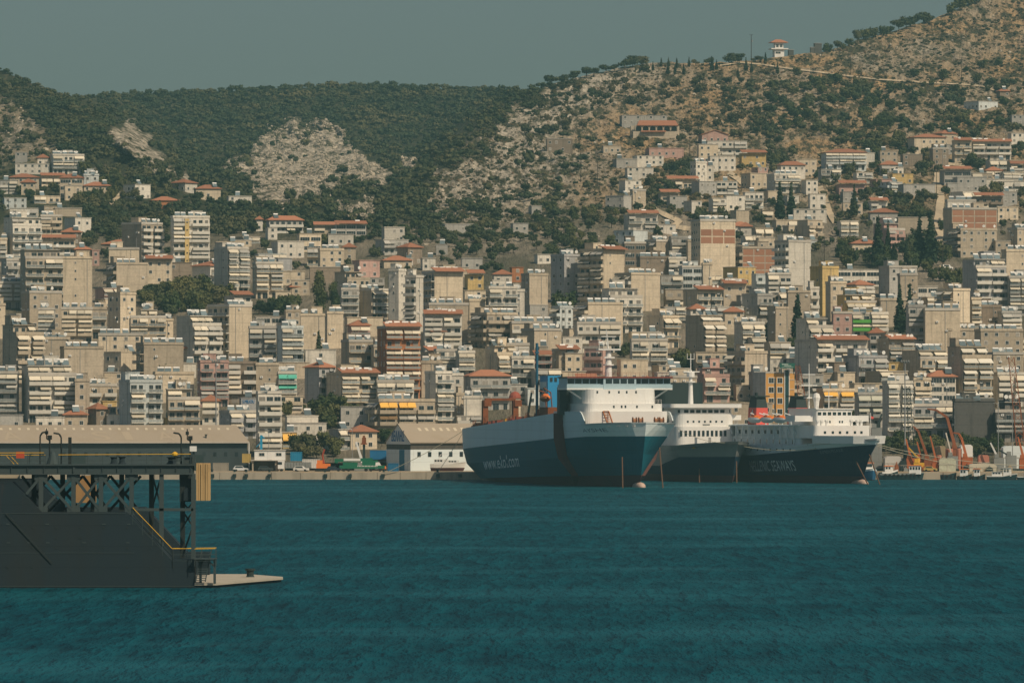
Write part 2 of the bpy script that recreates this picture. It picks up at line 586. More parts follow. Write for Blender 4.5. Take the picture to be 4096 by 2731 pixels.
TOWN['A1'] = '''
445 485 768 165 340 w x a fp|grey-white villa with long awnings highest of the left-hand village
140 140 245 140 230 g x w f
345 345 445 188 330 w x w h
140 140 455 243 340 w x w f
0 0 160 395 520 g x b f
90 90 355 368 480 t x w h
195 195 325 415 530 c x w h
550 550 760 372 560 t x g h|brown house with hipped orange roof and a dark veranda
755 770 905 350 530 s x w fs
770 770 1010 445 560 c x w h
595 595 755 445 580 c x w f
1120 1240 1375 432 570 w w w fs
1400 1400 1640 580 660 o x x h|broad orange tiled roof standing alone among dark pines
1560 1700 1805 418 500 w w w h
1800 1800 2025 472 560 c x w h|cream cottage with orange tiled roof below the limestone crag
2100 2100 2310 540 650 w x w f
40 40 240 555 660 s x w f
10 118 375 735 1180 w x b fp|white block with long open balconies and a dark left side
375 375 570 725 960 c x b f
580 690 830 738 900 w x w f
565 565 745 872 990 b x w h|brown brick house with bright orange roof left of the pine grove
375 375 690 935 1080 c x b t
160 235 580 1030 1600 t x b f|tan tower with a shaded recess of dark awnings left of the great blank wall
580 580 840 1112 1640 c x x f|great blank beige party wall facing the sea on the left
940 940 1280 980 1080 b x w h|dark upper house with long flat orange roof edge
1000 1000 1275 1028 1240 c x x f
1105 1300 1480 795 1180 t x b f|grey block-work tower in front of the pine grove with balconies right
1560 1590 1920 735 1180 w x b fs|white tower with a mustard stripe and solar heaters along its roof
1955 2090 2275 1022 1440 w x a f|white block with six bands of cream awnings and a blank left side
1755 1930 2105 1180 1350 w x b h|white house with a wide orange hipped roof carrying two solar heaters
1560 1560 1760 1150 1300 b x w f
0 0 65 940 1180 c x a f
0 60 165 1130 1430 g x b f
955 1070 1350 1165 1420 t b x f
1370 1370 1490 1150 1260 w x w h
830 845 912 1035 1180 p x w f
690 690 830 1030 1180 b x w h
1480 1480 1620 1105 1200 w x w f
'''
TOWN['A2'] = '''
90 120 430 760 880 g x b h|large villa with stepped orange tiled roofs above the town
0 0 60 755 860 w x w h
110 110 195 830 940 w x w f
130 200 440 955 1110 w x w f|bright white low house with blue shutters and a round window
400 400 598 885 1050 c x g f|cream house framed as an open concrete pergola
470 470 595 1015 1180 c x b f
590 590 805 1035 1220 c x w f
735 735 1010 805 910 g x g t|long low house with a thin orange roof on the rocky slope
1090 1170 1400 940 1080 g x b f
1180 1180 1365 825 960 w x w f
1295 1395 1525 1010 1170 b x w h|brown house with a pyramid of orange tiles under the pines
800 800 915 1010 1130 t x w h
1735 1735 2000 795 870 g x w f
1890 1890 2080 1110 1210 g x w f
880 950 1135 1130 1290 p w w f|pale pink house with a white stair head above the town
-40 0 245 1160 1480 c x a f|cream block with three stepped rows of cream awnings
205 205 330 1110 1270 l x w f
330 330 490 1310 1450 t x w f
495 495 830 1190 1330 b x x f
715 840 1040 1235 1510 t x b f
785 785 945 1400 1680 g x b f
945 1060 1210 1405 1680 t x a f
1215 1310 1375 1225 1700 w x x f|narrow white windowless block beside the beige tower
1368 1470 1535 1285 1790 w b x fs
1520 1640 1900 1245 1760 c b x fst|beige tower with a blank front and a column of balconies left
1175 1175 1430 1130 1200 c x w h
1530 1530 1650 1110 1220 w x w f
1945 1945 2090 1260 1400 y x w t|small house with a yellow upper wall and red canopy
2110 2140 2400 1385 1780 w b b fs
2185 2185 2351 1258 1430 w x w h
180 180 320 1415 1600 c x w f
315 315 430 1375 1450 b x w h
1655 1655 1760 985 1070 g x w f
1045 1045 1180 1290 1420 g x b f
'''
TOWN['A3'] = '''
1060 1060 1300 280 370 w x w fs
985 1040 1190 395 500 w x w f
1085 1110 1230 490 650 c x x f|small cream cube house standing tall among the scrub
860 1025 1110 535 660 g w x f
1655 1720 1880 405 530 g x w f
1780 1780 1855 262 400 w x w f
1880 1880 2070 405 520 w x b f
2110 2190 2350 330 460 c w w f
1450 1450 1610 540 640 g x w f
1580 1650 1745 585 690 w x w f
1840 1840 1970 560 680 w x a f
1970 1970 2140 535 670 w x w f|bright white cubic house with a blue-framed roof terrace
2140 2140 2310 505 650 w x b f
2010 2060 2180 670 780 t w x f
1070 1070 1340 708 870 w x b ft|white two-storey house with orange strip beside the winding track
940 1115 1250 852 980 s w x f
10 10 150 790 870 g x w f
180 180 272 628 700 g x w f
1655 1730 2055 768 1320 c w k fs|cream block with two raw brick storeys below its blank top wall
2020 2020 2200 815 900 w x w h
1615 1615 1730 955 1200 t x x f
1800 1800 2050 1000 1260 w x b f
2040 2118 2430 1018 1280 k b k f|block of raw brick panels in a concrete grid
1035 1035 1230 975 1190 b x g f
1225 1325 1470 955 1180 t b x f
1465 1465 1615 925 1180 g x a f
1178 1178 1440 1108 1330 b x x fs|dark brown windowless block with solar heaters on its roof
1440 1440 1600 1115 1330 w x a f
358 480 628 1090 1530 l w w fp|pale grey tower of small windows left of the tower of tilted awnings
625 840 1038 1040 1560 c a x fpt|tower of tilted grey awnings with a blank cream right wall
950 1095 1365 1260 1600 c a x fs|broad blank cream wall with dark roof heaters below the awning tower
1565 1565 1760 1195 1400 s x g f|low block with three bands of blue-green glazing
1755 1755 1840 1170 1430 c x x f
1370 1370 1570 1270 1430 g x b f
1410 1410 1580 1395 1580 t x b f
1580 1700 1930 1410 1640 c x b t
1800 1800 1930 1270 1420 w x a f
1945 2075 2245 1190 1360 y x w f|mustard house with a dark square window
2240 2240 2400 1255 1430 s x b f
1930 1930 2130 1300 1430 w x w f
2100 2100 2351 1450 1600 g x b f
85 160 330 1265 1600 t w x f
0 0 105 1195 1330 o x w f
235 235 360 1075 1160 w x w f
2100 2100 2200 820 900 w x w h
'''
TOWN['A4'] = '''
90 120 345 255 370 w x w h
0 60 300 345 500 w x a f
310 350 460 395 510 w x w f
490 490 670 295 400 g x b f
0 0 100 492 590 c x w f
385 385 530 520 660 w x w f|white stacked house on the bend of the steep lane
235 235 540 660 770 w x w f
275 365 505 760 900 t x b f
1190 1190 1245 275 350 w x w f
1145 1145 1335 335 430 y x w f|low yellow house among trees left of the dirt road
1245 1245 1540 430 540 g x w f
1620 1620 1870 300 430 g x g t
1740 1740 2010 365 500 g x w f
1650 1650 1910 585 780 w x x fs|white blank house stacked above the brick one beside the dirt road
1900 1900 2160 545 680 b x b t
1690 1690 2110 660 960 t x k f|wide brown building with brick panels beside the dirt road
1665 1770 2110 850 1100 t a w f
2210 2290 2400 845 1100 t x w f
980 1095 1265 790 1030 p x b f|pink-sided house with a white frame and balconies on the slope
1195 1195 1510 735 860 t x x f
940 940 1190 690 780 g x w h
690 690 870 600 720 c x w f
665 665 830 770 900 w x a f
775 775 1020 975 1060 c x w h
690 690 800 500 600 g x w f
70 190 400 960 1420 w b x fs|tall white tower with a blank sunlit right wall
395 500 655 1200 1640 y x x fs|windowless yellow tower stepping down to the right
0 0 215 1260 1520 w x b f
630 630 1040 1215 1370 w x g f|long white flat-roofed house with wide blue windows
1035 1115 1375 1195 1480 g x w fp
1215 1215 1375 1265 1600 t x x f
1810 1910 2195 1120 1640 l x b fs|eight-storey block of glass balconies with a grey blank left side
2190 2190 2420 1045 1580 c x x fs|tall blank beige wall at the far right
2215 2215 2420 1290 1640 g x a f
185 185 390 1425 1760 t x x f|square windowless grey-brown block below the yellow tower
390 390 470 1390 1740 w x b f
575 575 722 1340 1690 c x w f
650 722 1000 1445 1740 y x a f
1035 1035 1370 1495 1740 t x x f
1565 1700 1865 1405 1860 c a x fs|tall cream blank wall with awnings on its shaded left
1375 1375 1560 1370 1520 w x g f
2090 2090 2230 950 1100 t x w f
2110 2110 2300 640 760 c x w f
1650 1650 1740 420 500 g x w f
2150 2150 2290 500 620 g x w f
'''
TOWN['B1'] = '''
170 272 560 50 470 t x w fp|stepped tan block with a dark left side and small top windows
235 235 350 158 460 t x w f
350 350 498 205 500 w x a fs
565 565 848 200 520 c x a fs|cream block with two bays of sagging awnings
-60 -60 48 165 470 c x x f
980 1105 1240 62 420 c w w fs
1185 1200 1522 205 580 c x a fs|cream stepped block of wide awnings below the grove
1515 1515 1590 305 540 c x x f
845 845 980 200 470 t x b f
1605 1770 2025 262 690 w x a f|white front with paired balcony stacks and a tan blank side
1895 2105 2305 175 660 c b x fs|tall cream tower with faint blue lettering on its blank wall
2195 2195 2351 375 640 g x a f
0 150 390 345 960 t x a fs|tall dark tan side wall with stacked balconies at the far left
392 392 640 475 700 t x x fs
535 590 945 562 960 t x x fs|tan blank wall with faded oval lettering and four tiny windows
905 905 1310 440 660 c x w fs
945 1112 1245 592 800 c w x f
1225 1322 1680 525 860 t b x fs|large blank tan wall with one small window behind the solar heaters
1680 1680 1800 700 830 w x x f
165 262 690 720 1240 w x a fs|white terraced block with long cream awnings behind the tin-roofed warehouse
-40 -40 160 790 1220 g x a f
690 690 812 860 1250 t x w f
815 815 1070 905 1180 t x b f
945 945 1070 1045 1230 y x w f
1072 1195 1480 870 1330 s x b fs|pale block with blue balcony rails and one row of awnings
1430 1430 1780 795 1060 c x x f
1545 1545 1835 935 1310 t x b fs
1805 1840 2095 690 1100 p x b f|dusty pink block with a cream awning row
2098 2098 2351 700 1060 b x b f
2000 2110 2351 1150 1400 l x a fs|low block with grey-blue left wall and a rooftop water tank
2215 2215 2351 1015 1200 l x x f
800 885 985 1118 1290 b x w h|small dark house with an orange hipped roof behind the warehouse
590 590 800 1170 1290 t x w h
0 0 200 1170 1300 g x w f
330 330 590 1190 1300 w x w f
985 985 1160 1170 1290 w x w f
1520 1520 1760 1200 1300 y x w f
1690 1690 1830 560 680 t x w h
640 640 700 760 900 w x w f
1000 1000 1070 1100 1250 t x b f
'''
TOWN['B2'] = '''
0 0 275 270 420 w x g f|long white flat-roofed pavilion with square open bays
275 275 410 225 430 t x w f
410 410 632 260 620 c x x f
630 655 800 240 560 c w x f
838 838 1165 275 450 c x x f
855 870 1045 350 520 p x a h
-60 -60 185 375 720 g x a f
185 235 432 372 760 s x a f|pale blue-white block with glass balconies beside the blank taupe wall
455 455 735 572 760 w x w f
775 855 1085 500 880 t x b f
1083 1083 1205 545 900 t x b f
1105 1190 1505 375 1030 o w a fst|orange-brick tower block with cream awnings
1505 1600 1830 420 620 c x b t
1548 1548 1890 258 620 w x a fst
1590 1590 1950 160 520 t x x f
1920 1960 2105 125 400 c w x fs
1970 2120 2400 250 560 t a b fs
1660 1660 1845 585 800 w x a fs
1860 1860 2010 600 830 w x a f
2100 2215 2430 540 850 c x a fs
0 0 207 712 1060 t x x f
205 205 375 790 1060 w x e f|block with teal green awnings
210 210 490 690 840 t x x f
442 580 725 735 1080 l x b h
635 780 1115 800 1130 c x a t|cream block with scalloped white balconies and an orange roof edge
1112 1112 1450 870 1130 w x a fs
1510 1520 1712 695 1010 t x x f
1550 1650 1800 790 1300 w x b f
1800 1800 1905 808 1220 w x w f|narrow white block with a single dark window high up
1910 1970 2335 815 1130 g x b h|dark block with a long orange tiled roof left of the blue funnel
0 20 232 975 1560 w x b f|white waterfront block with balconies right of the tin-roofed warehouse
200 200 430 1000 1150 c x b f
285 285 570 1180 1400 w x x f
310 310 645 1245 1440 w x w f
240 240 375 1330 1470 y x m f|small house with an orange-yellow awning behind the trees
780 780 1030 1095 1300 g x w f
1030 1130 1640 1045 1370 t a m f|wide block with brown awnings and one yellow awning behind the blue-lettered warehouse
1910 1910 2080 1015 1290 w x x f
1800 1840 1910 990 1250 t x x f
1850 1850 2090 1180 1320 w x b f
520 520 735 880 1060 c x b f
815 870 1110 1325 1490 c x w h|cream waterfront house with a big orange hipped roof and dark shutters
'''
TOWN['B3'] = '''
0 0 115 35 360 w x w f
100 165 330 160 320 g x w f
600 700 1020 155 560 c a x f|blank cream wall with two tiny slits below the awning tower
830 905 1200 10 420 w x b f|white symmetrical block with a dark pipe down its middle
0 0 372 330 580 c x b fs
85 205 455 395 690 t x x f
-40 -40 160 530 820 c x b f
0 0 207 650 900 w x a f
490 490 645 605 800 c x w fs
665 835 910 560 860 p b x f|salmon pink block behind the ferry mast
600 600 1000 335 600 w x b fs
1085 1100 1430 490 760 w x a f|white block with two full-width awnings above the bridge of the car ferry
1095 1095 1400 410 560 c x a f
1250 1385 1535 275 560 c x a fs
1600 1755 1955 258 660 t x z f|white front of closed awning bands with a tall tan side wall
1955 1955 2125 225 430 c x w h
2050 2110 2320 335 600 w x a fs
1640 1640 1780 200 330 w x w h
1885 1885 2130 180 330 w x a f
2120 2255 2400 75 330 g x a f
1000 1000 1250 665 870 c x w f
1290 1350 1540 715 860 t x w f
1475 1475 1640 745 880 w x a f
1705 1765 2000 740 1060 p x a f|pink and white block with laundry behind the white ferry
1690 1690 2000 595 780 t x b f
1985 2140 2351 605 1000 t b x f
2225 2225 2420 795 1060 g x x f
1450 1450 1700 830 1100 t x x f
2060 2060 2230 900 1040 t x w f
1530 1530 2400 1060 1280 t x w f|long low grey-tan quay building behind the ferries
420 420 680 770 900 c x w f
680 680 800 640 800 c x b f
250 250 330 545 700 t x x f
2200 2200 2330 460 620 w x a f
1400 1400 1600 180 300 w x a f
'''
TOWN['B4'] = '''
0 70 188 195 560 t x x f
270 375 600 285 700 w x a f|white block with a flat blank left side beside the salmon tower
600 600 772 240 520 p x w f|salmon tower with paired small windows
775 775 952 245 470 n x a f|block with bright green balcony fronts
950 950 1105 245 470 w x a f
715 715 1090 180 330 c x b f
1290 1290 1450 180 600 g x b f
1445 1445 1765 210 620 c x x fs|tall blank cream wall with four tiny windows and a painted pediment
1580 1655 1950 395 620 t x w fs
1955 1955 2345 400 700 t x w fs|wide tan block with a strip of long windows near the right edge
1965 1965 2150 180 440 b x x f
2150 2150 2330 235 460 g x a f
1870 1870 1960 110 460 c x a f
270 445 920 495 860 w x a ts|long white block with an orange roof strip and four awnings
1020 1110 1345 490 730 t x b t
935 935 1070 420 590 g x b h
610 610 710 690 880 b x x f
708 835 1100 645 900 l x b fs
1250 1400 1670 580 890 t x a fs
1672 1785 2062 545 1130 t x z fs|tall tan tower with a shaded blank left side and awning bands
2070 2070 2351 615 860 t x w f
910 1025 1290 770 940 t x a f
1110 1110 1270 690 860 y x w f
1485 1485 1730 820 1140 w x g h
1320 1340 1500 850 1200 c x a f
1095 1100 1332 880 1400 w x z f|tall narrow block with six awning bands and dark balconies behind the yard
828 828 1062 985 1290 g x i f|grey block with striped awnings behind the navy ferry
508 508 800 950 1230 c x m f|block with yellow awnings on its top floor behind the navy ferry
795 795 1090 880 1040 c x w f
640 640 800 780 920 c x w fs
290 290 510 800 1000 g x b f
1700 1720 2090 1045 1420 d x x f|windowless dark grey hall behind the yard
2090 2090 2420 1055 1420 d x b f|dark grey balcony block at the far right waterfront
2065 2110 2400 800 1100 w x a f
1965 1965 2090 835 1080 t x x f
1335 1335 1720 1090 1380 l x b f
20 20 380 655 790 w x w fs
170 170 380 610 720 w x w f
460 460 620 480 600 t x w f
500 500 620 790 900 t x w f
2260 2260 2420 470 640 c x a f
'''
TOWN['C1'] = ''
# ---------------------------------------------------------------- building kit
WC = {'c': (0.66, 0.56, 0.42), 'w': (0.70, 0.655, 0.57), 'g': (0.44, 0.425, 0.39), 't': (0.50, 0.425, 0.325), 'p': (0.52, 0.34, 0.29),
      'o': (0.48, 0.205, 0.095), 'y': (0.60, 0.44, 0.19), 'b': (0.27, 0.22, 0.17), 'k': (0.46, 0.40, 0.32), 'l': (0.42, 0.42, 0.42),
      's': (0.58, 0.62, 0.61), 'n': (0.60, 0.56, 0.46), 'd': (0.10, 0.10, 0.095)}
WN = {'c': 'cream', 'w': 'white', 'g': 'grey', 't': 'tan', 'p': 'pink', 'o': 'orange', 'y': 'yellow', 'b': 'brown', 'k': 'concrete', 'l': 'pale grey', 's': 'blue-white', 'n': 'green-fronted', 'd': 'dark grey'}
def plaster(name, col):
    """rendered wall: patches of different coats, run-off streaks and faint floor lines"""
    m = mat(name, col, 0.92, dirt=0.5, dcol=tuple(c * 0.6 for c in col), scale=0.22, vary=0.16, streak=False)
    nt = m.node_tree
    b = nt.nodes['Principled BSDF']
    src = b.inputs['Base Color'].links[0].from_socket
    g = nd(nt, 'ShaderNodeNewGeometry')
    st = ramp(nt, noise_out(nt, g.outputs['Position'], 1.0, 4, 0.6, (1.1, 1.1, 0.07)), 0.52, 0.80)
    fine = ramp(nt, noise_out(nt, g.outputs['Position'], 1.6, 3, 0.6), 0.3, 0.75, (0.82, 0.82, 0.82), (1.08, 1.06, 1.04))
    c = mix_rgb(nt, st, src, tuple(v * 0.55 for v in col))
    c = mix_rgb(nt, 1.0, c, fine, 'MULTIPLY')
    sx = nd(nt, 'ShaderNodeSeparateXYZ')
    nt.links.new(g.outputs['Position'], sx.inputs[0])
    fr = nd(nt, 'ShaderNodeMath', operation='PINGPONG')
    nt.links.new(sx.outputs['Z'], fr.inputs[0])
    fr.inputs[1].default_value = 1.525
    ln = ramp(nt, fr.outputs[0], 0.0, 0.16, (0.80, 0.80, 0.80), (1, 1, 1))
    nt.links.new(mix_rgb(nt, 1.0, c, ln, 'MULTIPLY'), b.inputs['Base Color'])
    return m
WALL = {k: plaster('plaster_' + WN[k].replace(' ', '_').replace('-', '_'), v) for k, v in WC.items()}
M_glass = mat('window_glass', (0.03, 0.04, 0.045), 0.15, vary=0.3, spec=0.5)
M_shutter = mat('shutter', (0.24, 0.22, 0.19), 0.7, vary=0.35)
M_frame = mat('window_frame', (0.62, 0.60, 0.55), 0.6)
M_tile = mat('orange_roof_tile', (0.345, 0.15, 0.085), 0.85, dirt=0.6, dcol=(0.25, 0.12, 0.075), scale=0.6, streak=False, vary=0.18)
M_slab = mat('roof_slab', (0.50, 0.46, 0.40), 0.9, dirt=0.5, dcol=(0.28, 0.25, 0.21), vary=0.15)
M_panel = mat('solar_panel', (0.13, 0.17, 0.185), 0.3, vary=0.4, spec=0.4)
M_tank = mat('water_tank', (0.88, 0.86, 0.82), 0.2, metal=0.0, spec=0.8)
M_dish = mat('dish_white', (0.75, 0.74, 0.70), 0.5)
M_brick = mat('raw_brick', (0.34, 0.17, 0.105), 0.95, dirt=0.5, dcol=(0.30, 0.16, 0.10), scale=1.5, streak=False, vary=0.12)
M_rail = mat('balcony_rail', (0.26, 0.28, 0.27), 0.5, vary=0.3)
M_balw = mat('balcony_white', (0.62, 0.59, 0.52), 0.8, dirt=0.3, dcol=(0.4, 0.36, 0.3), vary=0.12)
M_green = mat('balcony_green', (0.10, 0.36, 0.06), 0.6)
M_grey = mat('steel_grey', (0.30, 0.31, 0.31), 0.5, 0.3)
AWN = {'a': mat('awning_cream', (0.60, 0.535, 0.42), 0.85, vary=0.22), 'z': mat('awning_white', (0.64, 0.60, 0.51), 0.85, vary=0.12), 'e': mat('awning_teal', (0.10, 0.42, 0.32), 0.85, vary=0.1),
       'm': mat('awning_yellow', (0.78, 0.44, 0.09), 0.85, vary=0.1), 'i': mat('awning_stripe', (0.50, 0.49, 0.40), 0.85), 'q': mat('awning_grey', (0.40, 0.38, 0.34), 0.85, vary=0.2), 'r': mat('awning_brown', (0.22, 0.14, 0.07), 0.85, vary=0.2)}
PM = {}
def prefab(key, mats, fn):
    if key not in PM:
        mb = MB()
        fn(mb)
        PM[key] = mb.mesh(key.split(':')[0], mats)
    return PM[key]
def f_window(mb):
    mb.box(-0.06, 1.06, -0.07, 0.02, -0.06, 1.06, 1)
    mb.box(0.04, 0.48, -0.09, -0.06, 0.05, 0.95, 0)
    mb.box(0.52, 0.96, -0.09, -0.06, 0.05, 0.95, 0)
def f_door(mb):
    mb.box(0, 1, -0.06, 0.02, 0, 1, 1)
    mb.box(0.03, 0.49, -0.08, -0.05, 0.0, 0.97, 0)
    mb.box(0.51, 0.97, -0.08, -0.05, 0.0, 0.97, 0)
def f_band(mb):
    mb.box(0, 1, -0.08, 0.02, 0, 1, 1)
    for i in range(4):
        mb.box(0.01 + i * 0.25, 0.24 + i * 0.25, -0.11, -0.07, 0.06, 0.94, 0)
def f_balc(mb):
    mb.box(0, 1, -1.3, 0.02, -0.2, 0)
    mb.box(0, 1, -1.32, -1.2, 0.0, 0.95)
    mb.box(0, 0.012, -1.2, 0.02, 0, 0.95)
    mb.box(0.988, 1, -1.2, 0.02, 0, 0.95)
def f_balr(mb):
    mb.box(0, 1, -1.32, 0.02, -0.22, 0.04, 0)
    mb.box(0, 1, -1.30, -1.24, 0.12, 0.80, 1)
    mb.box(0, 1, -1.31, -1.23, 0.90, 0.98, 0)
    for i in range(5):
        mb.box(i * 0.2475, i * 0.2475 + 0.01, -1.31, -1.23, 0.04, 0.9, 0)
def f_awn(mb):
    mb.face([(0, -0.05, 2.62), (1, -0.05, 2.62), (1, -1.75, 1.55), (0, -1.75, 1.55)])
    mb.face([(0, -1.75, 1.49), (1, -1.75, 1.49), (1, -0.05, 2.56), (0, -0.05, 2.56)])
    mb.box(0, 1, -1.77, -1.73, 1.30, 1.57)
    mb.box(0, 0.01, -1.75, -0.05, 2.5, 2.62)
def f_heater(mb):
    mb.face([(0, -0.9, 0.15), (2.1, -0.9, 0.15), (2.1, 0.45, 1.55), (0, 0.45, 1.55)], 1)
    mb.face([(0, 0.52, 1.5), (2.1, 0.52, 1.5), (2.1, -0.83, 0.1), (0, -0.83, 0.1)], 2)
    for x in (0.05, 1.98):
        mb.box(x, x + 0.07, 0.4, 0.5, 0, 1.5, 2)
        mb.box(x, x + 0.07, -0.85, -0.78, 0, 0.2, 2)
    mb.box(1.03, 1.07, -0.9, -0.88, 0.14, 0.2, 2)
    mb.lathe((0.0, 0.55, 1.78), [(0.18, 0.0), (0.33, 0.08), (0.33, 2.02), (0.18, 2.1)], 10, 0, 'x')
def f_dish(mb):
    mb.beam((0, 0, 0), (0, 0, 1.0), 0.07, mi=1)
    mb.lathe((0, -0.1, 1.2), [(0.50, -0.12), (0.36, -0.02), (0.1, 0.05)], 10, 0, 'y')
def f_ac(mb):
    mb.box(0, 0.85, -0.38, 0.0, 0, 0.6)
    mb.lathe((0.42, -0.385, 0.3), [(0.22, -0.01), (0.22, 0.01)], 10, 1, 'y')
def f_pipe(mb):
    mb.box(-0.06, 0.06, -0.14, -0.02, 0, 1)
def f_aerial(mb):
    mb.beam((0, 0, 0), (0, 0, 2.6), 0.06)
    mb.beam((-0.6, 0, 2.5), (0.6, 0, 2.5), 0.05)
    for x in (-0.5, -0.2, 0.1, 0.4):
        mb.beam((x, -0.35, 2.5), (x, 0.35, 2.5), 0.04)
def f_brick(mb):
    mb.box(0, 1, -0.05, 0.02, 0, 1)
def hip_roof(W, D, oh=0.6, rise=None, gable=False):
    mb = MB()
    x0, x1, y0, y1 = -oh, W + oh, -oh, D + oh
    r = rise or min(1.9, 0.25 * min(x1 - x0, y1 - y0) + 0.5)
    if (x1 - x0) >= (y1 - y0):
        k = 0.02 if gable else (y1 - y0) / 2
        a, b = (x0 + k, (y0 + y1) / 2, r), (x1 - k, (y0 + y1) / 2, r)
        fs = [[(x0, y0, 0), (x1, y0, 0), b, a], [(x1, y1, 0), (x0, y1, 0), a, b], [(x0, y1, 0), (x0, y0, 0), a], [(x1, y0, 0), (x1, y1, 0), b]]
    else:
        k = (x1 - x0) / 2
        a, b = ((x0 + x1) / 2, y0 + k, r), ((x0 + x1) / 2, y1 - k, r)
        fs = [[(x0, y0, 0), (x1, y0, 0), a], [(x1, y1, 0), (x0, y1, 0), b], [(x0, y1, 0), (x0, y0, 0), a, b], [(x1, y0, 0), (x1, y1, 0), b, a]]
    for f in fs:
        mb.face(f)
    mb.box(x0, x1, y0, y1, -0.22, -0.004)
    return mb
BUILT = []        # (thing, info) for the labels and for the gaps still to fill
NWORD = {1: 'one-storey', 2: 'two-storey', 3: 'three-storey', 4: 'four-storey', 5: 'five-storey', 6: 'six-storey', 7: 'seven-storey', 8: 'eight-storey', 9: 'nine-storey', 10: 'ten-storey'}
def building(xl, xm, xr, yt, yb, col, lf, rf, roof, label=None, rr=rnd, small=False):
    d = ground_d(xm, yb)
    root_p = P(xm, yb, d)
    H = (yb - yt) / F * d
    wl, wr = max(0.0, (xm - xl) / F * d), max(1.5, (xr - xm) / F * d)
    if wl < 0.6:
        th = R(rr.uniform(1, 12))
        W = wr / math.cos(th)
        D = min(max(7.0, W * 0.8), 13)
    else:
        th = min(R(58), max(R(14), math.atan2(wl, wr) * 0.95))
        W = wr / math.cos(th)
        D = wl / math.sin(th)
    nf = max(1, round(H / 3.05))
    fh = H / nf
    kind = 'house' if nf <= 3 and small or nf <= 2 else 'apartment_building'
    t = thing(kind, label, 'house' if kind == 'house' else 'apartment block', root_p, th, 'houses on the hillside' if kind == 'house' else 'apartment blocks of the town')
    base = -9.0
    mb = MB()
    if 'g' in roof:
        mb.prism([(0, base), (W, base), (W, H), (W / 2, H + W * 0.16), (0, H)], 0, D)
    ins, tx0, tx1 = 0.0, 0.0, W
    if nf >= 4 and rf in 'abz' and D > 7 and not set('htg') & set(roof) and rr.random() < 0.6:
        ins = rr.uniform(1.6, 2.6)
        tx0, tx1 = (0.0 if wl >= 0.6 else rr.choice((0.0, 1.2, W * 0.3))), W - rr.choice((0.0, 1.2, W * 0.25))
    if 'g' in roof:
        pass
    elif ins:
        mb.box(0, W, 0, D, base, H - fh)
        mb.box(tx0, tx1, ins, D - 0.05, H - fh, H)
    else:
        mb.box(0, W, 0, D, base, H)
    wm = WALL[col]
    mb.build('wall', wm, t)
    if 'h' in roof or 'g' in roof:
        if 'g' in roof:
            m2 = MB()
            for sx in (0, 1):
                pts = [(-0.5, H - 0.25), (W / 2, H + W * 0.16 + 0.05), (W / 2, H + W * 0.16 + 0.3), (-0.5, H)] if sx == 0 else [(W + 0.5, H - 0.25), (W + 0.5, H), (W / 2, H + W * 0.16 + 0.3), (W / 2, H + W * 0.16 + 0.05)]
                m2.prism(pts, -0.5, D + 0.5)
            m2.build('roof', M_tile, t)
        else:
            o = hip_roof(W, D).build('roof', M_tile, t, loc=(0, 0, H + 0.23))
    elif 'n' not in roof:
        m2 = MB()
        m2.box(tx0 - 0.2, tx1 + 0.2, ins - 0.6 * (ins > 0) - 0.2, D + 0.2, H, H + 0.22)
        if ins:
            for a in ((-0.1, W + 0.1, -0.1, 0.08), (-0.1, 0.08, 0.08, ins), (W - 0.08, W + 0.1, 0.08, D)):
                m2.box(*a, H - fh, H - fh + 0.95)
        elif nf > 2:
            for a in ((-0.12, W + 0.12, -0.12, 0.1), (-0.12, W + 0.12, D - 0.1, D + 0.12), (-0.12, 0.1, 0.1, D - 0.1), (W - 0.1, W + 0.12, 0.1, D - 0.1)):
                m2.box(*a, H + 0.22, H + 0.85)
        m2.build('roof', wm if rr.random() < 0.6 else M_slab, t)
    if 't' in roof:
        m2 = MB()
        m2.prism([(-1.7, H + 0.55), (2.6, H + 1.9), (2.6, H + 2.1), (-1.7, H + 0.75)], -0.4, W + 0.4)
        for v in (m2,):
            m2.v = [(y, x, z) for x, y, z in m2.v]
        for x in (0.15, W / 2, W - 0.25):
            m2.box(x, x + 0.12, 2.3, 2.42, H + 0.22, H + 1.95, 1)
            m2.box(x, x + 0.12, -0.1, 0.02, H + 0.22, H + 1.05, 1)
        m2.build('tile_canopy', [M_tile, M_frame], t)
    flat = 'h' not in roof and 'g' not in roof and 'n' not in roof
    ro = H + 0.22
    if flat and nf >= 3:
        if 'p' in roof or rr.random() < 0.8:
            sw, sd, sh = min((tx1 - tx0) * 0.45, 4.5), min(D * 0.5, 4.5), rr.uniform(2.2, 2.9)
            sx = rr.uniform(tx0 + 0.3, max(tx0 + 0.35, tx1 - sw - 0.3))
            m2 = MB()
            m2.box(sx, sx + sw, D - sd - 0.6, D - 0.6, ro, ro + sh)
            m2.box(sx - 0.15, sx + sw + 0.15, D - sd - 0.75, D - 0.45, ro + sh, ro + sh + 0.18)
            st = m2.build('stair_tower', wm, t)
            if sw > 2:
                put('window', prefab('window', [M_glass, M_frame], f_window), t, (sx + sw * 0.3, D - sd - 0.6, ro + 0.5), 0, (0.9, 1, 1.2))
        nh = (rr.randint(4, 8) if 's' in roof else rr.randint(1, 6))
        x = tx0 + rr.uniform(0.2, 1.0)
        row = ins + rr.uniform(0.9, max(1.0, min(3.0, D - ins - 2.5)))
        for i in range(nh):
            if x + 2.2 > tx1:
                break
            put('solar_heater', prefab('solar_heater', [M_tank, M_panel, M_grey], f_heater), t, (x, row + rr.uniform(-0.4, 0.4), ro), R(rr.uniform(-14, 14)))
            x += rr.uniform(2.2, 3.1)
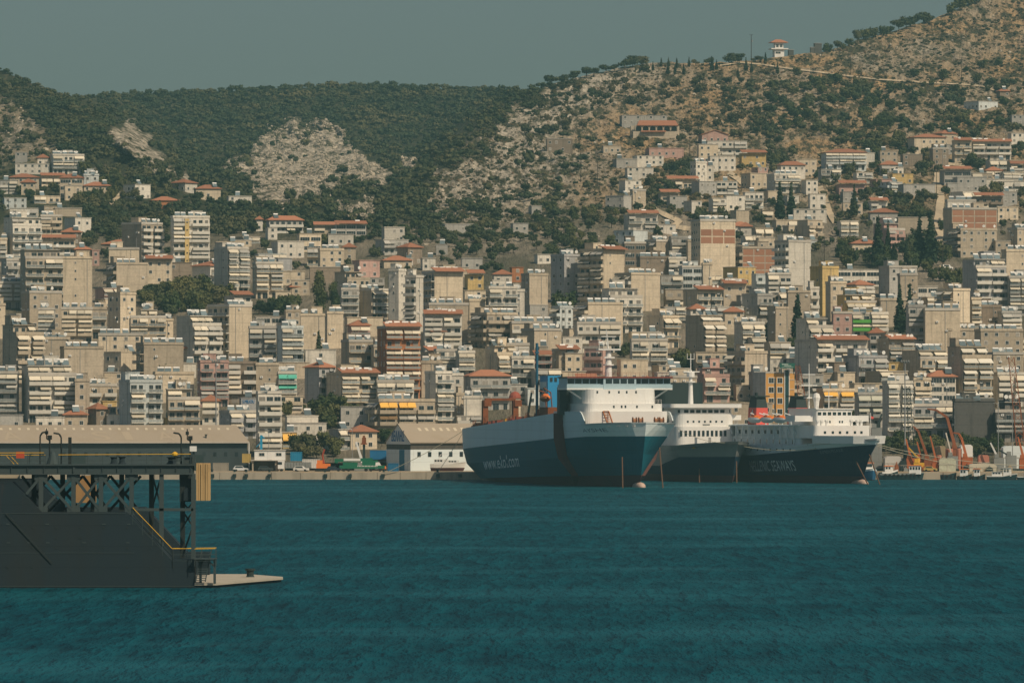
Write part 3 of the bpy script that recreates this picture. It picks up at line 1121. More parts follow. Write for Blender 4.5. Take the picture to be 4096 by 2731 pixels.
        for i in range(rr.randint(0, 2)):
            put('aerial', prefab('aerial', [M_grey], f_aerial), t, (rr.uniform(tx0 + 0.4, tx1 - 0.4), rr.uniform(ins + 1, max(ins + 1.2, D - 1)), ro), rr.uniform(0, 3), (1, 1, rr.uniform(0.8, 1.5)))
        for i in range(rr.randint(0, 3)):
            put('satellite_dish', prefab('satellite_dish', [M_dish, M_grey], f_dish), t, (rr.uniform(tx0 + 0.5, max(tx0 + 0.6, tx1 - 0.5)), ins + rr.uniform(0.4, 1.5), ro), R(rr.uniform(-30, 30)), (1.25, 1.25, 1.25))
    elif flat and 's' in roof or (flat and rr.random() < 0.4) or ('h' in roof and rr.random() < 0.3):
        zz = ro if flat else H + 0.9
        put('solar_heater', prefab('solar_heater', [M_tank, M_panel, M_grey], f_heater), t, (rr.uniform(0.3, max(0.4, W - 2.4)), 1.4, zz), R(rr.uniform(-12, 12)))
    M_bal = {'w': M_balw, 'n': M_green}.get(col) or (M_balw if rr.random() < 0.22 else wm)
    solid = rr.random() < 0.5 or col == 'n'
    balk = ('balcony:' + M_bal.name, [M_bal], f_balc) if solid else ('balcony:rail' + M_bal.name, [M_bal, M_rail], f_balr)
    nomb = max(0, nf - 6)      # lowest storeys of tall blocks stand behind others
    def face(L, style, left):
        rz = R(-90) if left else 0.0
        def at(name, key, mats, fn, u, z, w, h=1.0, out=0.0, sy=1.0):
            if ins and z >= H - fh - 0.01:
                if left:
                    u = max(u, 0.0)
                    if D - u - w < ins:
                        return
                else:
                    out -= ins
                    if u < tx0 - 0.1 or u + w > tx1 + 0.1:
                        w = min(u + w, tx1) - max(u, tx0)
                        u = max(u, tx0)
                        if w < 0.7:
                            return
                    if name == 'balcony':
                        return
            loc = (-out, D - u, z) if left else (u, -out, z)
            return put(name, prefab(key, mats, fn), t, loc, rz, (w, sy, h))
        if L < 1.2:
            return
        def win(u, z, w=1.1, h=1.25):
            if rr.random() < 0.25:
                at('window', 'window:shut', [M_shutter, M_frame], f_window, u, z, w, h)
            else:
                at('window', 'window', [M_glass, M_frame], f_window, u, z, w, h)
        if nf >= 3 and rr.random() < (0.75 if style == 'x' else 0.3):
            at('drain_pipe', 'drain_pipe', [M_grey], f_pipe, L * rr.uniform(0.06, 0.94), 0, 1.0, H - (fh if ins else 0))
        if nf >= 3:
            for i in range(rr.randint(0, 3)):
                at('air_conditioner', 'air_conditioner', [M_dish, M_grey], f_ac, L * rr.uniform(0.08, 0.85), fh * rr.randint(max(1, nf - 4), nf - 1) + rr.choice((0.3, 1.9)), 1.0)
        if style == 'x':
            if rr.random() < 0.45 and nf >= 3:
                u = L * rr.uniform(0.2, 0.7)
                for k in range(1, nf):
                    if rr.random() < 0.75:
                        win(u, k * fh + 1.1, 0.6, 0.8)
            return
        for k in range(nf):
            z = k * fh
            if k < nf - 9:
                continue
            if style == 'w':
                n = max(1, round(L / 3.4))
                for i in range(n):
                    if rr.random() < 0.8:
                        win((i + 0.5) * L / n - 0.55, z + 1.0)
            elif style == 'g':
                n = max(1, round(L / 5))
                for i in range(n):
                    at('window', 'window:band', [M_glass, M_frame], f_band, i * L / n + 0.3, z + 0.8, L / n - 0.6, 1.6)
            elif style == 'k':
                n = max(1, round(L / 4.5))
                top = 1 if (left is False and roof.startswith('fs')) else 0
                if k >= nf - top or (top and k < nf - 3):
                    continue
                for i in range(n):
                    at('brick_panel', 'brick_panel', [M_brick], f_brick, i * L / n + 0.22, z + 0.15, L / n - 0.44, fh - 0.45)
            else:
                prob = {'b': 0.30, 'a': 0.85, 'z': 1.0, 'e': 1.0, 'm': 0.8, 'i': 0.9}.get(style, 0.3)
                n = 1 if L < 7.5 else (2 if L < 15 else 3)
                gap = 0.0 if n == 1 else rr.choice((0.15, 0.5, 1.0))
                bw = L / n
                for i in range(n):
                    u0 = i * bw + (gap / 2 if i else 0.05)
                    u1 = (i + 1) * bw - (gap / 2 if i < n - 1 else 0.05)
                    if k > 0 or nf <= 2:
                        at('balcony', *balk, u0, z + 0.02, u1 - u0)
                    nd_ = max(1, round((u1 - u0) / 2.7))
                    for q in range(nd_):
                        dw = rr.choice((1.3, 1.6, 2.0))
                        dw = min(dw, (u1 - u0) / nd_ - 0.3)
                        if dw < 0.5:
                            continue
                        mm = [M_glass, M_frame] if rr.random() < 0.7 else [M_shutter, M_frame]
                        at('balcony_door', 'balcony_door' + ('' if mm[0] is M_glass else ':s'), mm, f_door, u0 + (q + 0.5) * (u1 - u0) / nd_ - dw / 2, z + 0.05, dw, 2.25)
                    if rr.random() < prob and (k > 0 or nf <= 2):
                        ak = style if style in AWN else 'a'
                        if style == 'b' or (style == 'a' and left):
                            ak = rr.choice('aaqq')
                        if style == 'a' and rr.random() < 0.18:
                            ak = 'q'
                        if style == 'm' and k < nf - 1:
                            ak = rr.choice('rrq')
                        na = 1 if (u1 - u0) < 5 else 2
                        for q in range(na):
                            if rr.random() < 0.12:
                                continue
                            at('awning', 'awning:' + ak, [AWN[ak]], f_awn, u0 + q * (u1 - u0) / na + 0.05, z + 0.12, (u1 - u0) / na - 0.1, fh / 3.05, 0, rr.uniform(0.75, 1.05))
    face(W, rf, False)
    if wl >= 0.6:
        face(D, lf, True)
    BUILT.append((t, dict(xl=xl, xr=xr, yt=yt, yb=yb, col=col, nf=nf, lf=lf if wl >= 0.6 else '', rf=rf, roof=roof, label=label, kind=kind)))
    return t
for key, txt in TOWN.items():
    ox, oy = TILES[key]
    for ln in txt.strip().splitlines():
        a, _, lab = ln.partition('|')
        q = a.split()
        xl, xm, xr = (ox + float(v) / KT for v in q[:3])
        yt, yb = (oy + float(v) / KT for v in q[3:5])
        building(xl, xm, xr, yt, yb, q[5], q[6], q[7], q[8], lab or None, small=yt < 900)

# low houses in the gaps between the blocks
GREEN = [(735, 1180, 190, 70), (1300, 1185, 75, 95), (1130, 1210, 90, 60), (2255, 1215, 62, 62), (1330, 1660, 130, 85), (2720, 1430, 75, 55), (2500, 1395, 30, 50),
         (430, 870, 70, 140), (500, 800, 230, 60), (900, 820, 330, 120), (3700, 1020, 230, 110), (3420, 1010, 110, 80), (3790, 1110, 60, 60), (3330, 870, 60, 120), (1200, 1760, 130, 90),
         (1560, 1390, 0, 0), (3620, 1310, 50, 70), (3180, 1330, 30, 50), (3650, 1760, 130, 60), (3950, 1780, 160, 50), (1700, 950, 220, 70), (2300, 980, 160, 90), (1950, 1060, 130, 60), (2900, 870, 60, 40), (3650, 830, 100, 80), (480, 1000, 60, 80)]
def in_green(x, y):
    return any(rx and ((x - cx) / rx) ** 2 + ((y - cy) / ry) ** 2 < 1 for cx, cy, rx, ry in GREEN)
CELL = 14
GW, GH = 4096 // CELL + 1, 1900 // CELL + 1
occ = np.zeros((GH, GW), bool)
def mark(xl, xr, yt, yb):
    occ[max(0, int(yt / CELL)):max(0, int(yb / CELL)) + 1, max(0, int(xl / CELL)):max(0, int(xr / CELL)) + 1] = True
for t, b in BUILT:
    mark(b['xl'], b['xr'], b['yt'], b['yb'])
mark(0, 1000, 1690, 1900)
mark(1530, 3500, 1680, 1900)
mark(1860, 3500, 1600, 1900)
mark(3430, 4096, 1700, 1900)
mark(1000, 1540, 1790, 1900)
for x_, y0_, y1_ in ((3740, 690, 985), (3735, 690, 985), (3690, 960, 1000), (3278, 745, 800), (3310, 800, 890), (2640, 830, 890), (2720, 870, 920)):
    mark(x_ - 14, x_ + 30, y0_, y1_)
rf_ = random.Random(21)
def top_limit(x):
    return float(np.interp(x, [0, 300, 620, 900, 1300, 1750, 2100, 2500, 2700, 3200, 4096], [690, 700, 850, 930, 900, 1010, 1090, 960, 640, 620, 600]))
for gy in range(int(1840 / CELL), 0, -1):
    for gx in range(0, GW - 3):
        x, y = gx * CELL, gy * CELL
        if y < top_limit(x) or occ[gy, gx] or occ[gy, min(GW - 1, gx + 2)] or in_green(x + 25, y) or in_green(x + 60, y):
            continue
        sp = 0.94 if y > 1100 else 0.06
        if rf_.random() > sp:
            continue
        w = rf_.uniform(56, 120)
        h = rf_.uniform(50, 100) if y > 1100 else rf_.uniform(26, 44)
        yb = y + rf_.uniform(26, 46)
        split = rf_.random() < 0.45
        xm = x + (w * rf_.uniform(0.2, 0.45) if split else 0)
        building(x - 3, xm - 3, x + w, yb - h, yb, rf_.choice('cccwwwttgps'), rf_.choice('xwb') if split else 'x', rf_.choice('wwbaa'), rf_.choice(['f', 'f', 'f', 'fs', 'fs', 'f', 'fs', 'h', 'fp', 'ft', 'f', 'fs']), None, rf_, small=y < 1100)
        mark(x - 3, x + w, yb - h, yb)
print('BUILDINGS', len(BUILT), sum(1 for t, b in BUILT if b['kind'] == 'house'), 'objects', len(bpy.data.objects))
# ---------------------------------------------------------------- ships
def text_mesh(txt, height=1.0):
    """lettering as flat triangles: (x, y) verts and faces, cap height = height"""
    vs, fs = TXT[txt]
    x0, x1 = min(v[0] for v in vs), max(v[0] for v in vs)
    k = height / 0.72
    return [((x - x0) * k, y * k) for x, y in vs], fs, (x1 - x0) * k
def flat_text(txt, width, height, name, m, parent, loc, rot, bold=0.0):
    vs, fs, w = text_mesh(txt, height)
    kx = width / w
    mb = MB()
    mb.v = [(x * kx, 0, y) for x, y in vs]
    mb.f = list(fs)
    mb.m = [0] * len(fs)
    if bold:
        for sx, sz in ((bold, 0), (0, bold), (bold, bold)):
            n = len(mb.v)
            mb.v += [(x * kx + sx, -0.004 * (1 + sx + sz), y + sz) for x, y in vs]
            mb.f += [tuple(n + i for i in f) for f in fs]
            mb.m += [0] * len(fs)
    o = mb.build(name, m, parent, loc=loc, fix=False)
    o.rotation_euler = rot
    return o
class Hull:
    """levels: dicts s0,s1 (ends), B (half breadth), ta (transom share), ua, uf, p, z = [(s, z), ...]"""
    def __init__(h, levels, n=44):
        h.lv, h.n = levels, n
    def pt(h, k, u):
        l = h.lv[k]
        s = l['s0'] + u * (l['s1'] - l['s0'])
        b = l['B']
        if u < l['ua']:
            b *= l['ta'] + (1 - l['ta']) * math.sin(math.pi / 2 * u / l['ua'])
        elif u > l['uf']:
            w = (u - l['uf']) / (1 - l['uf'])
            b *= max(0.0, 1 - w ** l['p']) ** l['q']
        return s, b, float(np.interp(s, [a for a, _ in l['z']], [c for _, c in l['z']]))
    def build(h, mats, parent, name='hull', cap=None, deck=None, u1=1.0):
        mb = MB()
        us = [i / h.n for i in range(h.n + 1)]
        us = [u for u in us if u <= u1 + 1e-6]
        G = {}
        for sg in (-1, 1):
            for k in range(len(h.lv)):
                for i, u in enumerate(us):
                    s, b, z = h.pt(k, u)
                    G[sg, k, i] = len(mb.v)
                    mb.v.append((s, sg * b, z))
        for sg in (-1, 1):
            for k in range(len(h.lv) - 1):
                for i in range(len(us) - 1):
                    q = (G[sg, k, i], G[sg, k, i + 1], G[sg, k + 1, i + 1], G[sg, k + 1, i])
                    mb.f.append(q if sg < 0 else tuple(reversed(q)))
                    mb.m.append(h.lv[k]['m'])
        for end, mi in ((0, None), (len(us) - 1, cap)):
            for k in range(len(h.lv) - 1):
                q = (G[-1, k, end], G[1, k, end], G[1, k + 1, end], G[-1, k + 1, end])
                mb.f.append(q if end else tuple(reversed(q)))
                mb.m.append(h.lv[k]['m'] if mi is None else mi)
        if deck is not None:
            k = len(h.lv) - 1
            n0 = len(mb.v)
            for i in range(len(us)):
                s, b, z = h.pt(k, us[i])
                mb.v += [(s, -b + 0.02, z - deck[1]), (s, b - 0.02, z - deck[1])]
            for i in range(len(us) - 1):
                mb.f.append((n0 + 2 * i, n0 + 2 * i + 2, n0 + 2 * i + 3, n0 + 2 * i + 1))
                mb.m.append(deck[0])
        me = mb.mesh(name, mats)
        return put(name, me, parent)
    def at(h, s, z):
        """starboard half breadth at station s, height z"""
        L = []
        for k in range(len(h.lv)):
            l = h.lv[k]
            u = min(1, max(0, (s - l['s0']) / (l['s1'] - l['s0'])))
            _, b, zz = h.pt(k, u)
            if s > l['s1']:
                b = 0
            L.append((zz, b))
        return float(np.interp(z, [a for a, _ in L], [b for _, b in L]))
    def letter(h, txt, s0, s1, z0, z1, height, name, m, parent, slant=0.0):
        vs, fs, w = text_mesh(txt, 1.0)
        # walk along the shell from s0 to s1
        N = 200
        S = [s0 + (s1 - s0) * i / N for i in range(N + 1)]
        zz = [z0 + (z1 - z0) * i / N for i in range(N + 1)]
        A = [0.0]
        for i in range(N):
            A.append(A[-1] + math.hypot(S[i + 1] - S[i], h.at(S[i + 1], zz[i + 1] + height / 2) - h.at(S[i], zz[i] + height / 2)))
        mb = MB()
        for x, y in vs:
            a = min(1.0, max(0.0, (x + slant * y) / w)) * A[-1]
            s = float(np.interp(a, A, S))
            z = float(np.interp(a, A, zz)) + y * height
            mb.v.append((s, -(h.at(s, z) + 0.09), z))
        mb.f = list(fs)
        mb.m = [0] * len(fs)
        return mb.build(name, m, parent, fix=False)
def side_of(phi):
    return R(-(90 - phi))
Mw = mat('ship_white', (0.73, 0.72, 0.69), 0.45, dirt=0.25, dcol=(0.60, 0.50, 0.38), scale=0.3, spec=0.4)
Mbw = mat('ship_hull_white', (0.66, 0.72, 0.72), 0.7, dirt=0.35, dcol=(0.50, 0.52, 0.48), scale=0.12, spec=0.15, rust=0.7)
Mteal = mat('ship_teal', (0.003, 0.105, 0.148), 0.7, dirt=0.4, dcol=(0.02, 0.095, 0.115), scale=0.12, spec=0.12, rust=0.7)
Mboot = mat('antifouling_red', (0.085, 0.028, 0.028), 0.7, dirt=0.6, dcol=(0.03, 0.025, 0.02), scale=0.3)
Mrust = mat('rusty_steel', (0.22, 0.07, 0.025), 0.9, dirt=0.8, dcol=(0.09, 0.035, 0.018), scale=0.8, streak=False)
Mbrown = mat('sponson_brown', (0.11, 0.042, 0.034), 0.8, dirt=0.6, dcol=(0.03, 0.03, 0.03), scale=0.4)
Mdark = mat('dark_fitting', (0.018, 0.032, 0.032), 0.6)
Mwin = mat('ship_window', (0.02, 0.035, 0.04), 0.12, spec=0.5)
Mredd = mat('red_deck_edge', (0.20, 0.04, 0.025), 0.7)
Mblue = mat('funnel_blue', (0.03, 0.26, 0.50), 0.5, dirt=0.3, dcol=(0.03, 0.18, 0.35))
Morange = mat('lifeboat_orange', (0.75, 0.20, 0.04), 0.5)
Mnavy = mat('ship_navy', (0.006, 0.032, 0.064), 0.7, dirt=0.4, dcol=(0.02, 0.035, 0.055), scale=0.15, spec=0.12, rust=0.7)
Mgrey = mat('ship_grey', (0.24, 0.25, 0.24), 0.5, dirt=0.5, dcol=(0.14, 0.14, 0.13), scale=0.12, rust=0.7)
Mred = mat('funnel_red', (0.60, 0.09, 0.07), 0.5)
Mlet = mat('hull_lettering', (0.85, 0.88, 0.86), 0.6)
Mletd = mat('faded_lettering', (0.16, 0.20, 0.24), 0.7)
Mdeck = mat('ship_deck', (0.14, 0.06, 0.04), 0.9, dirt=0.6, dcol=(0.08, 0.05, 0.04))
Mrope = mat('rope', (0.42, 0.38, 0.28), 0.95)
Mchain = mat('rusty_chain', (0.11, 0.06, 0.035), 0.95)
Myel = mat('safety_yellow', (0.62, 0.36, 0.03), 0.6)
def rounded_block(mb, s0, s1, hw, z0, z1, r, mi=0):
    pts = [(s0, -hw), (s1 - r, -hw)]
    for i in range(1, 7):
        a = -math.pi / 2 + math.pi / 2 * i / 6
        pts.append((s1 - r + r * math.cos(a), -hw + r + r * math.sin(a)))
    for i in range(0, 6):
        a = math.pi / 2 * i / 6
        pts.append((s1 - r + r * math.cos(a), hw - r + r * math.sin(a)))
    pts += [(s1 - r, hw), (s0, hw)]
    mb.slab(pts, z0, z1, mi)
    return mb
def winbox(t, name, s, y, z, w, h, parent=None, frame=True):
    """a window on a forward-facing wall at station s"""
    mb = MB()
    mb.box(s - 0.02, s + 0.05, y - w / 2, y + w / 2, z, z + h, 0)
    return mb.build(name, Mwin, parent or t)
def lifeboat(t, s, y, z, L=7.0, hullm=None):
    g = MB()
    n = 10
    rows = []
    for i in range(n + 1):
        u = i / n
        k = max(0.05, 1 - abs(2 * u - 1) ** 2.6)
        ring = []
        for j in range(10):
            a = 2 * math.pi * j / 10
            ring.append((s - L / 2 + u * L, y + 1.25 * math.sqrt(k) * math.cos(a), z + (1.05 * math.sqrt(k) * math.sin(a))))
        rows.append(ring)
    b0 = len(g.v)
    for r_ in rows:
        g.v += r_
    for i in range(n):
        for j in range(10):
            k = (j + 1) % 10
            g.f.append((b0 + i * 10 + j, b0 + (i + 1) * 10 + j, b0 + (i + 1) * 10 + k, b0 + i * 10 + k))
            g.m.append(0 if math.sin(2 * math.pi * (j + 0.5) / 10) > (0.55 if hullm else -0.05) else 1)
    g.box(s - 0.9, s + 0.9, y - 0.7, y + 0.7, z + 0.9, z + 1.15, 0)
    return g.build('lifeboat', [Morange, hullm or Mrust], t, smooth=False)

# --- the big blue and white car ferry
t = thing('cargo_ferry', 'largest ship, a teal and white car ferry moored stern-on with a blue funnel', 'ship', (-1.0, 1590, 0), side_of(12.8), 'ships moored at the quay')
zr = [(0, 14.4), (118, 19.0), (130, 19.4), (160, 19.6)]
zb = [(0, 8.7), (118, 12.4), (140, 13.0), (160, 13.2)]
zt = [(0, 0.3), (160, 3.3)]
aft = Hull([
    dict(s0=14, s1=118, B=11.0, ta=0.45, ua=0.30, uf=0.45, p=1.6, q=1.0, z=[(0, -3), (200, -3)], m=0),
    dict(s0=9, s1=152, B=12.0, ta=0.55, ua=0.25, uf=0.40, p=1.8, q=1.0, z=[(0, 0.0), (200, 0.0)], m=0),
    dict(s0=6, s1=160, B=13.4, ta=0.70, ua=0.20, uf=0.42, p=2.2, q=1.0, z=zt, m=1),
    dict(s0=1.5, s1=160, B=14.3, ta=0.87, ua=0.12, uf=0.55, p=3.0, q=1.0, z=[(0, 4.6), (160, 8.0)], m=1),
    dict(s0=0.5, s1=160, B=14.5, ta=0.92, ua=0.1, uf=0.9, p=3.0, q=1.0, z=zb, m=2),
    dict(s0=0.0, s1=160, B=14.5, ta=0.93, ua=0.1, uf=0.9, p=3.0, q=1.0, z=zr, m=2)], 64)
aft.build([Mboot, Mteal, Mbw, Mbrown, Mdeck], t, 'hull', cap=3, deck=(4, 1.0), u1=0.735)
for l in aft.lv[:2]:
    pass
fore = Hull([
    dict(s0=60, s1=146, B=8.0, ta=1, ua=0.1, uf=0.30, p=1.3, q=1.0, z=[(0, -3), (200, -3)], m=0),
    dict(s0=60, s1=153, B=10.2, ta=1, ua=0.1, uf=0.25, p=1.5, q=1.0, z=[(0, 0), (200, 0)], m=0),
    dict(s0=60, s1=154.5, B=10.6, ta=1, ua=0.1, uf=0.34, p=1.7, q=1.0, z=zt, m=1),
    dict(s0=60, s1=156.5, B=11.0, ta=1, ua=0.1, uf=0.55, p=2.1, q=0.9, z=[(0, 6), (160, 8.6)], m=1),
    dict(s0=60, s1=158.5, B=11.5, ta=1, ua=0.1, uf=0.70, p=2.3, q=0.75, z=zb, m=2),
    dict(s0=60, s1=159.6, B=11.9, ta=1, ua=0.1, uf=0.78, p=2.4, q=0.6, z=[(0, 15.8), (126, 15.9), (160, 16.8)], m=2)], 70)
fore.build([Mboot, Mteal, Mbw, Mbrown, Mdeck], t, 'bow', deck=(4, 0.35))
# high bulwarks that drop away round the bow
for sg in (-1, 1):
    mb = MB()
    us = [i / 60 for i in range(0, 61)]
    prev = None
    for u in us:
        s, b, z = fore.pt(5, u)
        if s < 112 or s > 141.5:
            continue
        zt_ = 19.5 if s < 137.5 else 16.8 + 2.7 * max(0.0, 1 - (s - 137.5) / 4.0) ** 0.7
        cur = ((s, sg * b, z), (s, sg * (b + 0.12), zt_), (s, sg * (b - 0.15), zt_), (s, sg * (b - 0.3), z))
        if prev:
            for j in range(4):
                k = (j + 1) % 4
                mb.face([prev[j], cur[j], cur[k], prev[k]])
        prev = cur
    mb.build('bulwark', Mbw, t)
mb = MB()
rounded_block(mb, 104, 139.0, 11.3, 15.5, 19.55, 2.0)
mb.build('forecastle', Mw, t)
mb = MB()
rounded_block(mb, 106, 137.2, 10.4, 19.55, 21.5, 2.2)
mb.build('lower_deckhouse', Mw, t)
mb = MB()
rounded_block(mb, 110, 133.0, 9.7, 21.5, 25.3, 3.2)
sup = mb.build('superstructure', Mw, t)
for y in (-8.2, -6.4, -3.2, -0.6, 1.5, 4.0, 6.6, 8.4):
    winbox(t, 'porthole', 133.0 if abs(y) < 6.5 else 132.4 - (abs(y) - 6.5) * 0.5, y, 24.2, 0.42, 0.65)
for y in (-3.0, -0.9, 0.1, 3.2, 7.3):
    winbox(t, 'porthole', 137.2 if abs(y) < 8 else 136, y, 20.4, 0.42, 0.65)
mb = MB()
mb.box(121, 131.5, -14.2, 14.2, 25.15, 25.55, 0)
mb.box(130.9, 131.5, -14.2, 14.2, 25.55, 26.5, 1)
mb.box(121.0, 131.0, -14.2, -13.9, 25.55, 26.5, 1)
mb.box(121.2, 130.6, -13.9, 13.9, 25.55, 28.2, 2)
mb.box(130.6, 131.6, -4.4, 4.4, 25.3, 28.2, 2)
Mbshade = mat('bridge_shade_blue', (0.36, 0.48, 0.53), 0.5, dirt=0.3, dcol=(0.30, 0.38, 0.40))  # bluish shade of the bridge front painted into its base colour
mb.build('bridge', [Mw, Mbshade, Mbshade], t)
mb = MB()
mb.box(120.8, 131.9, -14.2, 14.2, 28.2, 28.55)
mb.build('bridge_roof', Mredd, t)
for i in range(14):
    y = -12.9 + i * 1.99
    winbox(t, 'bridge_window', 131.6 if abs(y) < 4.2 else 130.6, y, 26.75, 1.7, 1.2)
for sg in (-1, 1):
    mb = MB()
    mb.beam((129, sg * 13.4, 25.2), (129, sg * 9.7, 22.8), 0.4, mi=0)
    mb.build('wing_strut', Mw, t)
mb = MB()
mb.box(116.5, 119.6, -13.3, -11.4, 18.6, 25.8)
mb.box(116.9, 117.3, -12.4, -12.0, 25.8, 29.4)
mb.build('ramp_tower', Mdark, t)
mb = MB()
mb.box(112, 116.5, -12.2, -8.0, 18.0, 25.2)
mb.build('casing', Mdark, t)
mb = MB()
mb.slab([(84, -10.4), (93.5, -10.4), (93.5, -6.4), (84, -6.4)], 17, 29.0, 0)
mb.box(93.5, 93.6, -9.8, -9.1, 27.4, 28.5, 1)
mb.box(93.5, 93.6, -8.6, -7.9, 27.4, 28.5, 1)
fu = mb.build('funnel', [Mblue, Mdark], t)
mb = MB()
mb.prism([(84.2, 20), (93.3, 20), (92.0, 27.4), (84.2, 27.4)], -10.5, -10.42)
mb.build('funnel_panel', Mw, t)
flat_text('EKOL', 7.4, 2.2, 'funnel_lettering', Mnavy, t, (84.8, -10.55, 23.2), (0, R(-6), 0), 0.12)
mb = MB()
mb.beam((84.5, -11.3, 17), (84.5, -11.3, 37.8), 0.75, n=8)
mb.box(84, 85, -11.8, -10.8, 35.0, 35.5)
mb.build('derrick_post', mat('post_blue', (0.02, 0.10, 0.17), 0.5), t)
lifeboat(t, 98, -12.2, 23.0, 6.2)
mb = MB()
mb.path([(101.5, -11.0, 19), (102.0, -11.6, 24.5), (101.0, -13.2, 25.6)], 0.35)
mb.path([(95, -11.0, 19), (95.2, -11.6, 24.5), (95, -13.2, 25.0)], 0.35)
mb.box(93, 103, -12.6, -8, 18.0, 20.6)
mb.build('davit', Mrust, t)
mb = MB()
for y in (-11.3, -2.6):
    mb.box(19, 21, y - 0.75, y + 0.75, 13.5, 22.4)
    mb.box(18.6, 21.4, y - 0.45, y + 1.6, 20.8, 22.6)
mb.box(19.4, 20.6, -11.3, -2.6, 22.4, 23.1)
mb.build('stern_gantry', Mrust, t)
r5 = random.Random(5)
for i in range(44):
    s = 2 + i * 2.1
    mb = MB()
    h = r5.uniform(0.8, 2.2)
    z = float(np.interp(s, [0, 118], [13.6, 18.0]))
    y = -12.4 + r5.uniform(0, 1.5)
    w = r5.uniform(1.0, 2.6)
    mb.box(s, s + w, y, y + 1.6, z - 0.3, z + h)
    if r5.random() < 0.5:
        mb.beam((s, y, z), (s, y, z + h + 1.0), 0.16)
        mb.beam((s + w, y, z), (s + w, y, z + h + 1.0), 0.16)
        mb.beam((s, y, z + h + 1.0), (s + w, y, z + h + 1.0), 0.12)
    mb.build(r5.choice(['deck_winch', 'deck_locker', 'deck_vent']), r5.choice([Mrust, Mrust, Mredd, Myel if i % 9 == 4 else Mrust]), t)
mb = MB()
mb.beam((62, -9, 16), (66, -8.5, 24.5), 0.55, w2=0.4)
mb.build('crane_boom', Mdark, t)
mb = MB()
mb.lathe((124, -1.2, 28.5), [(0.95, 0), (0.85, 3.0), (0.75, 7.0)], 12)
mb.lathe((124, -1.2, 31.5), [(1.4, 0), (1.4, 0.35)], 12)
mb.box(122.4, 125.4, -4.2, 1.8, 35.5, 35.9)
mb.beam((124, -1.2, 35.5), (124, -1.8, 41.0), 0.45, w2=0.15, n=6)
for y in (-4, 1.6):
    mb.beam((125.2, y, 35.9), (125.2, y, 38.2), 0.12)
mb.path([(125.2, -4.0, 37.2), (125.2, 1.6, 37.2)], 0.1)
mb.box(124.6, 125.2, -2.6, 0.2, 33.4, 33.8)
mb.box(123.8, 124.3, -3.2, 0.8, 39.0, 39.2)
mb.build('mast', Mw, t)
for k, (z, s, hw) in enumerate(((28.55, 131.5, 13.8), (21.5, 136.9, 9.8))):
    mb = MB()
    for i in range(24):
        y = -hw + 2 * hw * i / 23
        mb.beam((s, y, z), (s, y, z + 1.05), 0.06)
    for q in (0.55, 1.05):
        mb.beam((s, -hw, z + q), (s, hw, z + q), 0.06)
    mb.build('railing', Mredd if k == 0 else Mw, t)
mb = MB()
mb.beam((140.5, -5.6, 16.6), (139.2, -6.4, 19.6), 0.25)
mb.beam((140.5, -4.2, 16.6), (139.2, -4.9, 19.6), 0.25)
for i in range(7):
    q = i / 6
    mb.beam((140.5 - 1.3 * q, -5.6 - 0.8 * q, 16.6 + 3 * q), (140.5 - 1.3 * q, -4.2 - 0.7 * q, 16.6 + 3 * q), 0.14)
mb.build('ladder', mat('ladder_orange', (0.38, 0.13, 0.04), 0.8), t)
for y in (1.0, 2.6, 6.8, 8.2):
    mb = MB()
    mb.lathe((143.5, y, 17.2), [(0.5, -0.6), (0.9, -0.55), (0.9, -0.4), (0.5, -0.35), (0.5, 0.35), (0.9, 0.4), (0.9, 0.55), (0.5, 0.6)], 10, 0, 'y')
    mb.box(143, 144, y - 0.5, y + 0.5, 16.4, 17.0)
    mb.build('anchor_winch', mat('winch_rust', (0.34, 0.17, 0.09), 0.9), t)
mb = MB()
mb.lathe((0, 0, 0), [(0.01, 2.6), (0.7, 2.2), (1.15, 1.2), (1.25, 0), (1.2, -4)], 12, 0, 'x')
mb.build('bulbous_bow', mat('bulb_pink', (0.50, 0.36, 0.29), 0.8, dirt=0.5, dcol=(0.35, 0.2, 0.15)), t, loc=(153.5, 0, 0.1), smooth=True)
mb = MB()
for i, y in enumerate((-4.6, -3.7, -1.6, -0.8)):
    mb.box(0, 0.1, y, y + 0.6, 0, 0.28)
aft.letter('www.ekol.com', 31, 75.5, 3.2, 4.6, 3.6, 'hull_lettering', Mlet, t, 0.12)
fore.letter('AYSHE', 138.0, 151.0, 14.1, 14.3, 0.95, 'bow_lettering', Mletd, t, 0.0)
for nm, s, z in (('hawse_plate', 152.5, 15.7), ('hawse_plate', 155.2, 15.8), ('hawse_plate', 157.0, 15.8), ('hawse_plate', 158.2, 15.8)):
    b = fore.at(s, z)
    mb = MB()
    mb.box(-0.5, 0.5, -0.14, 0.1, -0.2, 0.22)
    put(nm, mb.mesh('hawse_plate', [mat('hawse_white', (0.72, 0.66, 0.6), 0.6)]), t, (s, -b - 0.02, z), R(35))

def chain(p0, p1, label, sag=0.0, w=0.35, name='anchor_chain', cat='chain', group='anchor chains of the ships', m=None, n=14):
    p0, p1 = Vector(p0), Vector(p1)
    mb = MB()
    pts = []
    for i in range(n + 1):
        q = i / n
        v = p0.lerp(p1, q) - p0
        v.z -= sag * 4 * q * (1 - q)
        pts.append(v)
    mb.path(pts, w, n=6)
    o = mb.build(name, m or Mchain, loc=p0)
    return tag(o, label, cat, group)
def P0(px, d, z=-0.3):
    return Vector(((px - CX) / F * d, d, z))
chain(P(2489, 1828, 1437), P0(2491, 1430), 'rusty anchor chain straight down from the bow of the big teal ferry')
chain(P(2638, 1790, 1445), P0(2652, 1433), 'rusty anchor chain between the big teal ferry and the grey-hulled white ferry')

